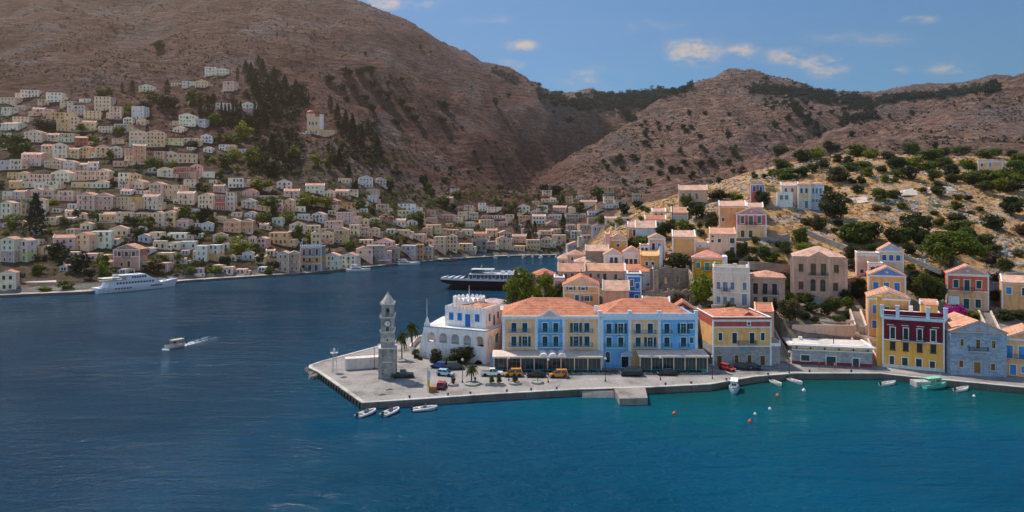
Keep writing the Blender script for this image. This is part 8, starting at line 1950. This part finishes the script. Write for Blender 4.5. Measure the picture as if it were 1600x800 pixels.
    # utility poles
    for u,v,h,l in [(1051,352,34,'wooden utility pole rising beside the blue-walled cottage'),(980,388,38,'wooden utility pole right of the ochre gabled house'),(1483,248,16,'wooden pole on the crest of the hill'),(908,445,24,'wooden utility pole in the long weathered row'),(1003,476,50,'dark utility pole beside the narrow bright blue house')]:
        Y=cast(u,v) or 240
        if u==1003: Y=192
        if u==908: Y=212
        S=Y/F; r=thing('utility_pole',l,'pole',(gx(u,Y),Y,gz(v,Y)-.3)); b=MB(); b.lathe([(.14,-1),(.10,h*S+.3)],7); b.build('pole',plain((.10,.075,.06),.9,name='pole_wood'),r); b=MB(); b.box(-.8,.8,-.06,.06,h*S-.6,h*S-.48); b.build('crossarm',plain((.10,.075,.06),.9,name='pole_wood'),r)
# ---------------------------------------------------------------- assembly
LMK=[(210,440,'the white excursion ship'),(490,195,'the red-domed church'),(338,110,'the white hilltop block'),(56,340,'the tallest dark conifer'),(197,405,'the pinkish brick quay house'),(750,440,'the dark catamaran ferry'),(485,405,'the crenellated grey-ochre house'),(748,383,'the square grey stone block'),(360,185,'the cypress row'),(826,360,'the harbour-head cypresses'),(350,311,'the terracotta red house with blue shutters'),(210,240,'the tall orange house'),(33,445,'the white canvas shelter'),(230,215,'the long pale pedimented pair'),(130,330,'the pink double-pediment house'),(85,205,'the flat-roofed ochre house'),(440,330,'the white red-shuttered house'),(520,312,'the red pedimented house'),(612,338,'the red-pink pedimented house'),(640,322,'the blue and white hillside house'),(690,375,'the large yellow harbour house'),(590,390,'the red-shuttered quay gable'),(390,350,'the orange-red pedimented house'),(300,255,'the pale wide house pair'),(60,280,'the teal-shuttered house'),
     (1487,395,'the umbrella pine'),(1280,430,'the beige mansion'),(1173,350,'the magenta pink house'),(1267,305,'the pale yellow-blue house pair'),(1150,108,'the pointed peak'),(940,155,'the saddle wood'),(1546,258,'the tiny crest house'),(606,520,'the clock tower'),(730,500,'the crenellated white building'),(935,520,'the hotel'),(1425,530,'the crimson house'),(1512,450,'the red and peach house'),(1593,455,'the pink-roofed ochre house'),(1083,305,'the ridge stone house'),(1145,450,'the white blue-shuttered house'),(1067,380,'the big blank ochre house'),(1105,415,'the orange-yellow house'),(1280,160,'the far ridge wood'),(1400,305,'the gravel track'),(933,395,'the stone barn'),(600,140,'the upper scrub grove'),(440,150,'the dark pine slope'),(1302,320,'the big dark tree beside the track'),(1045,450,'the roofless ruin')]
def dirword(dx,dy):
    if abs(dx)<6 and abs(dy)<6: return 'beside'
    if abs(dx)>2.2*abs(dy): return 'right of' if dx>0 else 'left of'
    if abs(dy)>2.2*abs(dx): return 'below' if dy>0 else 'above'
    return ('below right of' if dx>0 else 'below left of') if dy>0 else ('above right of' if dx>0 else 'above left of')
ORD=['','second','third','fourth','fifth','sixth','seventh','eighth','ninth','tenth','eleventh','twelfth']
def label_all():
    groups={}
    for o,d,u,v in PEND:
        r=sorted(((math.hypot(u-a,(v-b)*1.2),a,b,n) for a,b,n in LMK))
        best=None
        for dist,a,b,n in r[:1]:
            w=dirword(u-a,v-b); far='well ' if dist>90 and w!='beside' else ''
            key=f'{d} {far}{w} {n}'; best=(key,dist)
        groups.setdefault(best[0],[]).append((best[1],u,o))
    for k,L in groups.items():
        L.sort(key=lambda t:t[0])
        for i,(dist,u,o) in enumerate(L):
            s=k
            if len(L)>1: s=k+(', closest' if i==0 else f', {ORD[min(i,11)]} closest')
            if len(s.split())>16: s=s.replace('narrow ','',1).replace('wide ','',1).replace(' well ',' ',1)
            if len(s.split())>16: s=s.replace(' closest','',1) if i==0 else s
            if len(s.split())>16: s=' '.join(x for x in s.split() if not x.endswith('-storey'))
            if len(s.split())>16: s=' '.join(x for x in s.split() if not x.endswith('-roofed'))
            if len(s.split())>16: s=s.replace(' with blue shutters','',1)
            if len(s.split())>16: s=s.replace(' with dark windows','',1).replace(' with brown shutters','',1)
            o['label']=s
def haze(density):
    b=MB(); b.box(-3300,3300,-950,2750,-5.5,700)
    m=bpy.data.materials.new('air'); m.use_nodes=True; nt=m.node_tree; nt.nodes.remove(nt.nodes['Principled BSDF'])
    v=N(nt,'ShaderNodeVolumePrincipled'); v.inputs['Color'].default_value=(1.0,.74,.50,1); v.inputs['Density'].default_value=density; v.inputs['Anisotropy'].default_value=.87
    nt.links.new(v.outputs[0],nt.nodes['Material Output'].inputs['Volume'])
    o=b.build('haze',m); o['kind']='stuff'; return o
import time as _t
_t0=_t.time()
def lap(s): print('LAP',s,round(_t.time()-_t0,1))
build_near(); build_casino(); lap('near')
solve_terrain(); lap('terrain')
build_terrain(); build_water(); build_quays(); lap('ground')
build_tower(); build_landmarks(); build_far_town(); HOUSES=list(RECT); lap('town')
LMT=build_protos(); HEDGE=LMT['dark']
build_trees(); lap('trees'); far_wood(LMT); town_scrub(LMT); lap('wood'); ground_cover(LMT); lap('cover')
build_cars(); build_boats(); build_props(); lap('props')
label_all()
haze(.00020)
print('COUNTS',NT,len(PEND),len(bpy.data.objects))
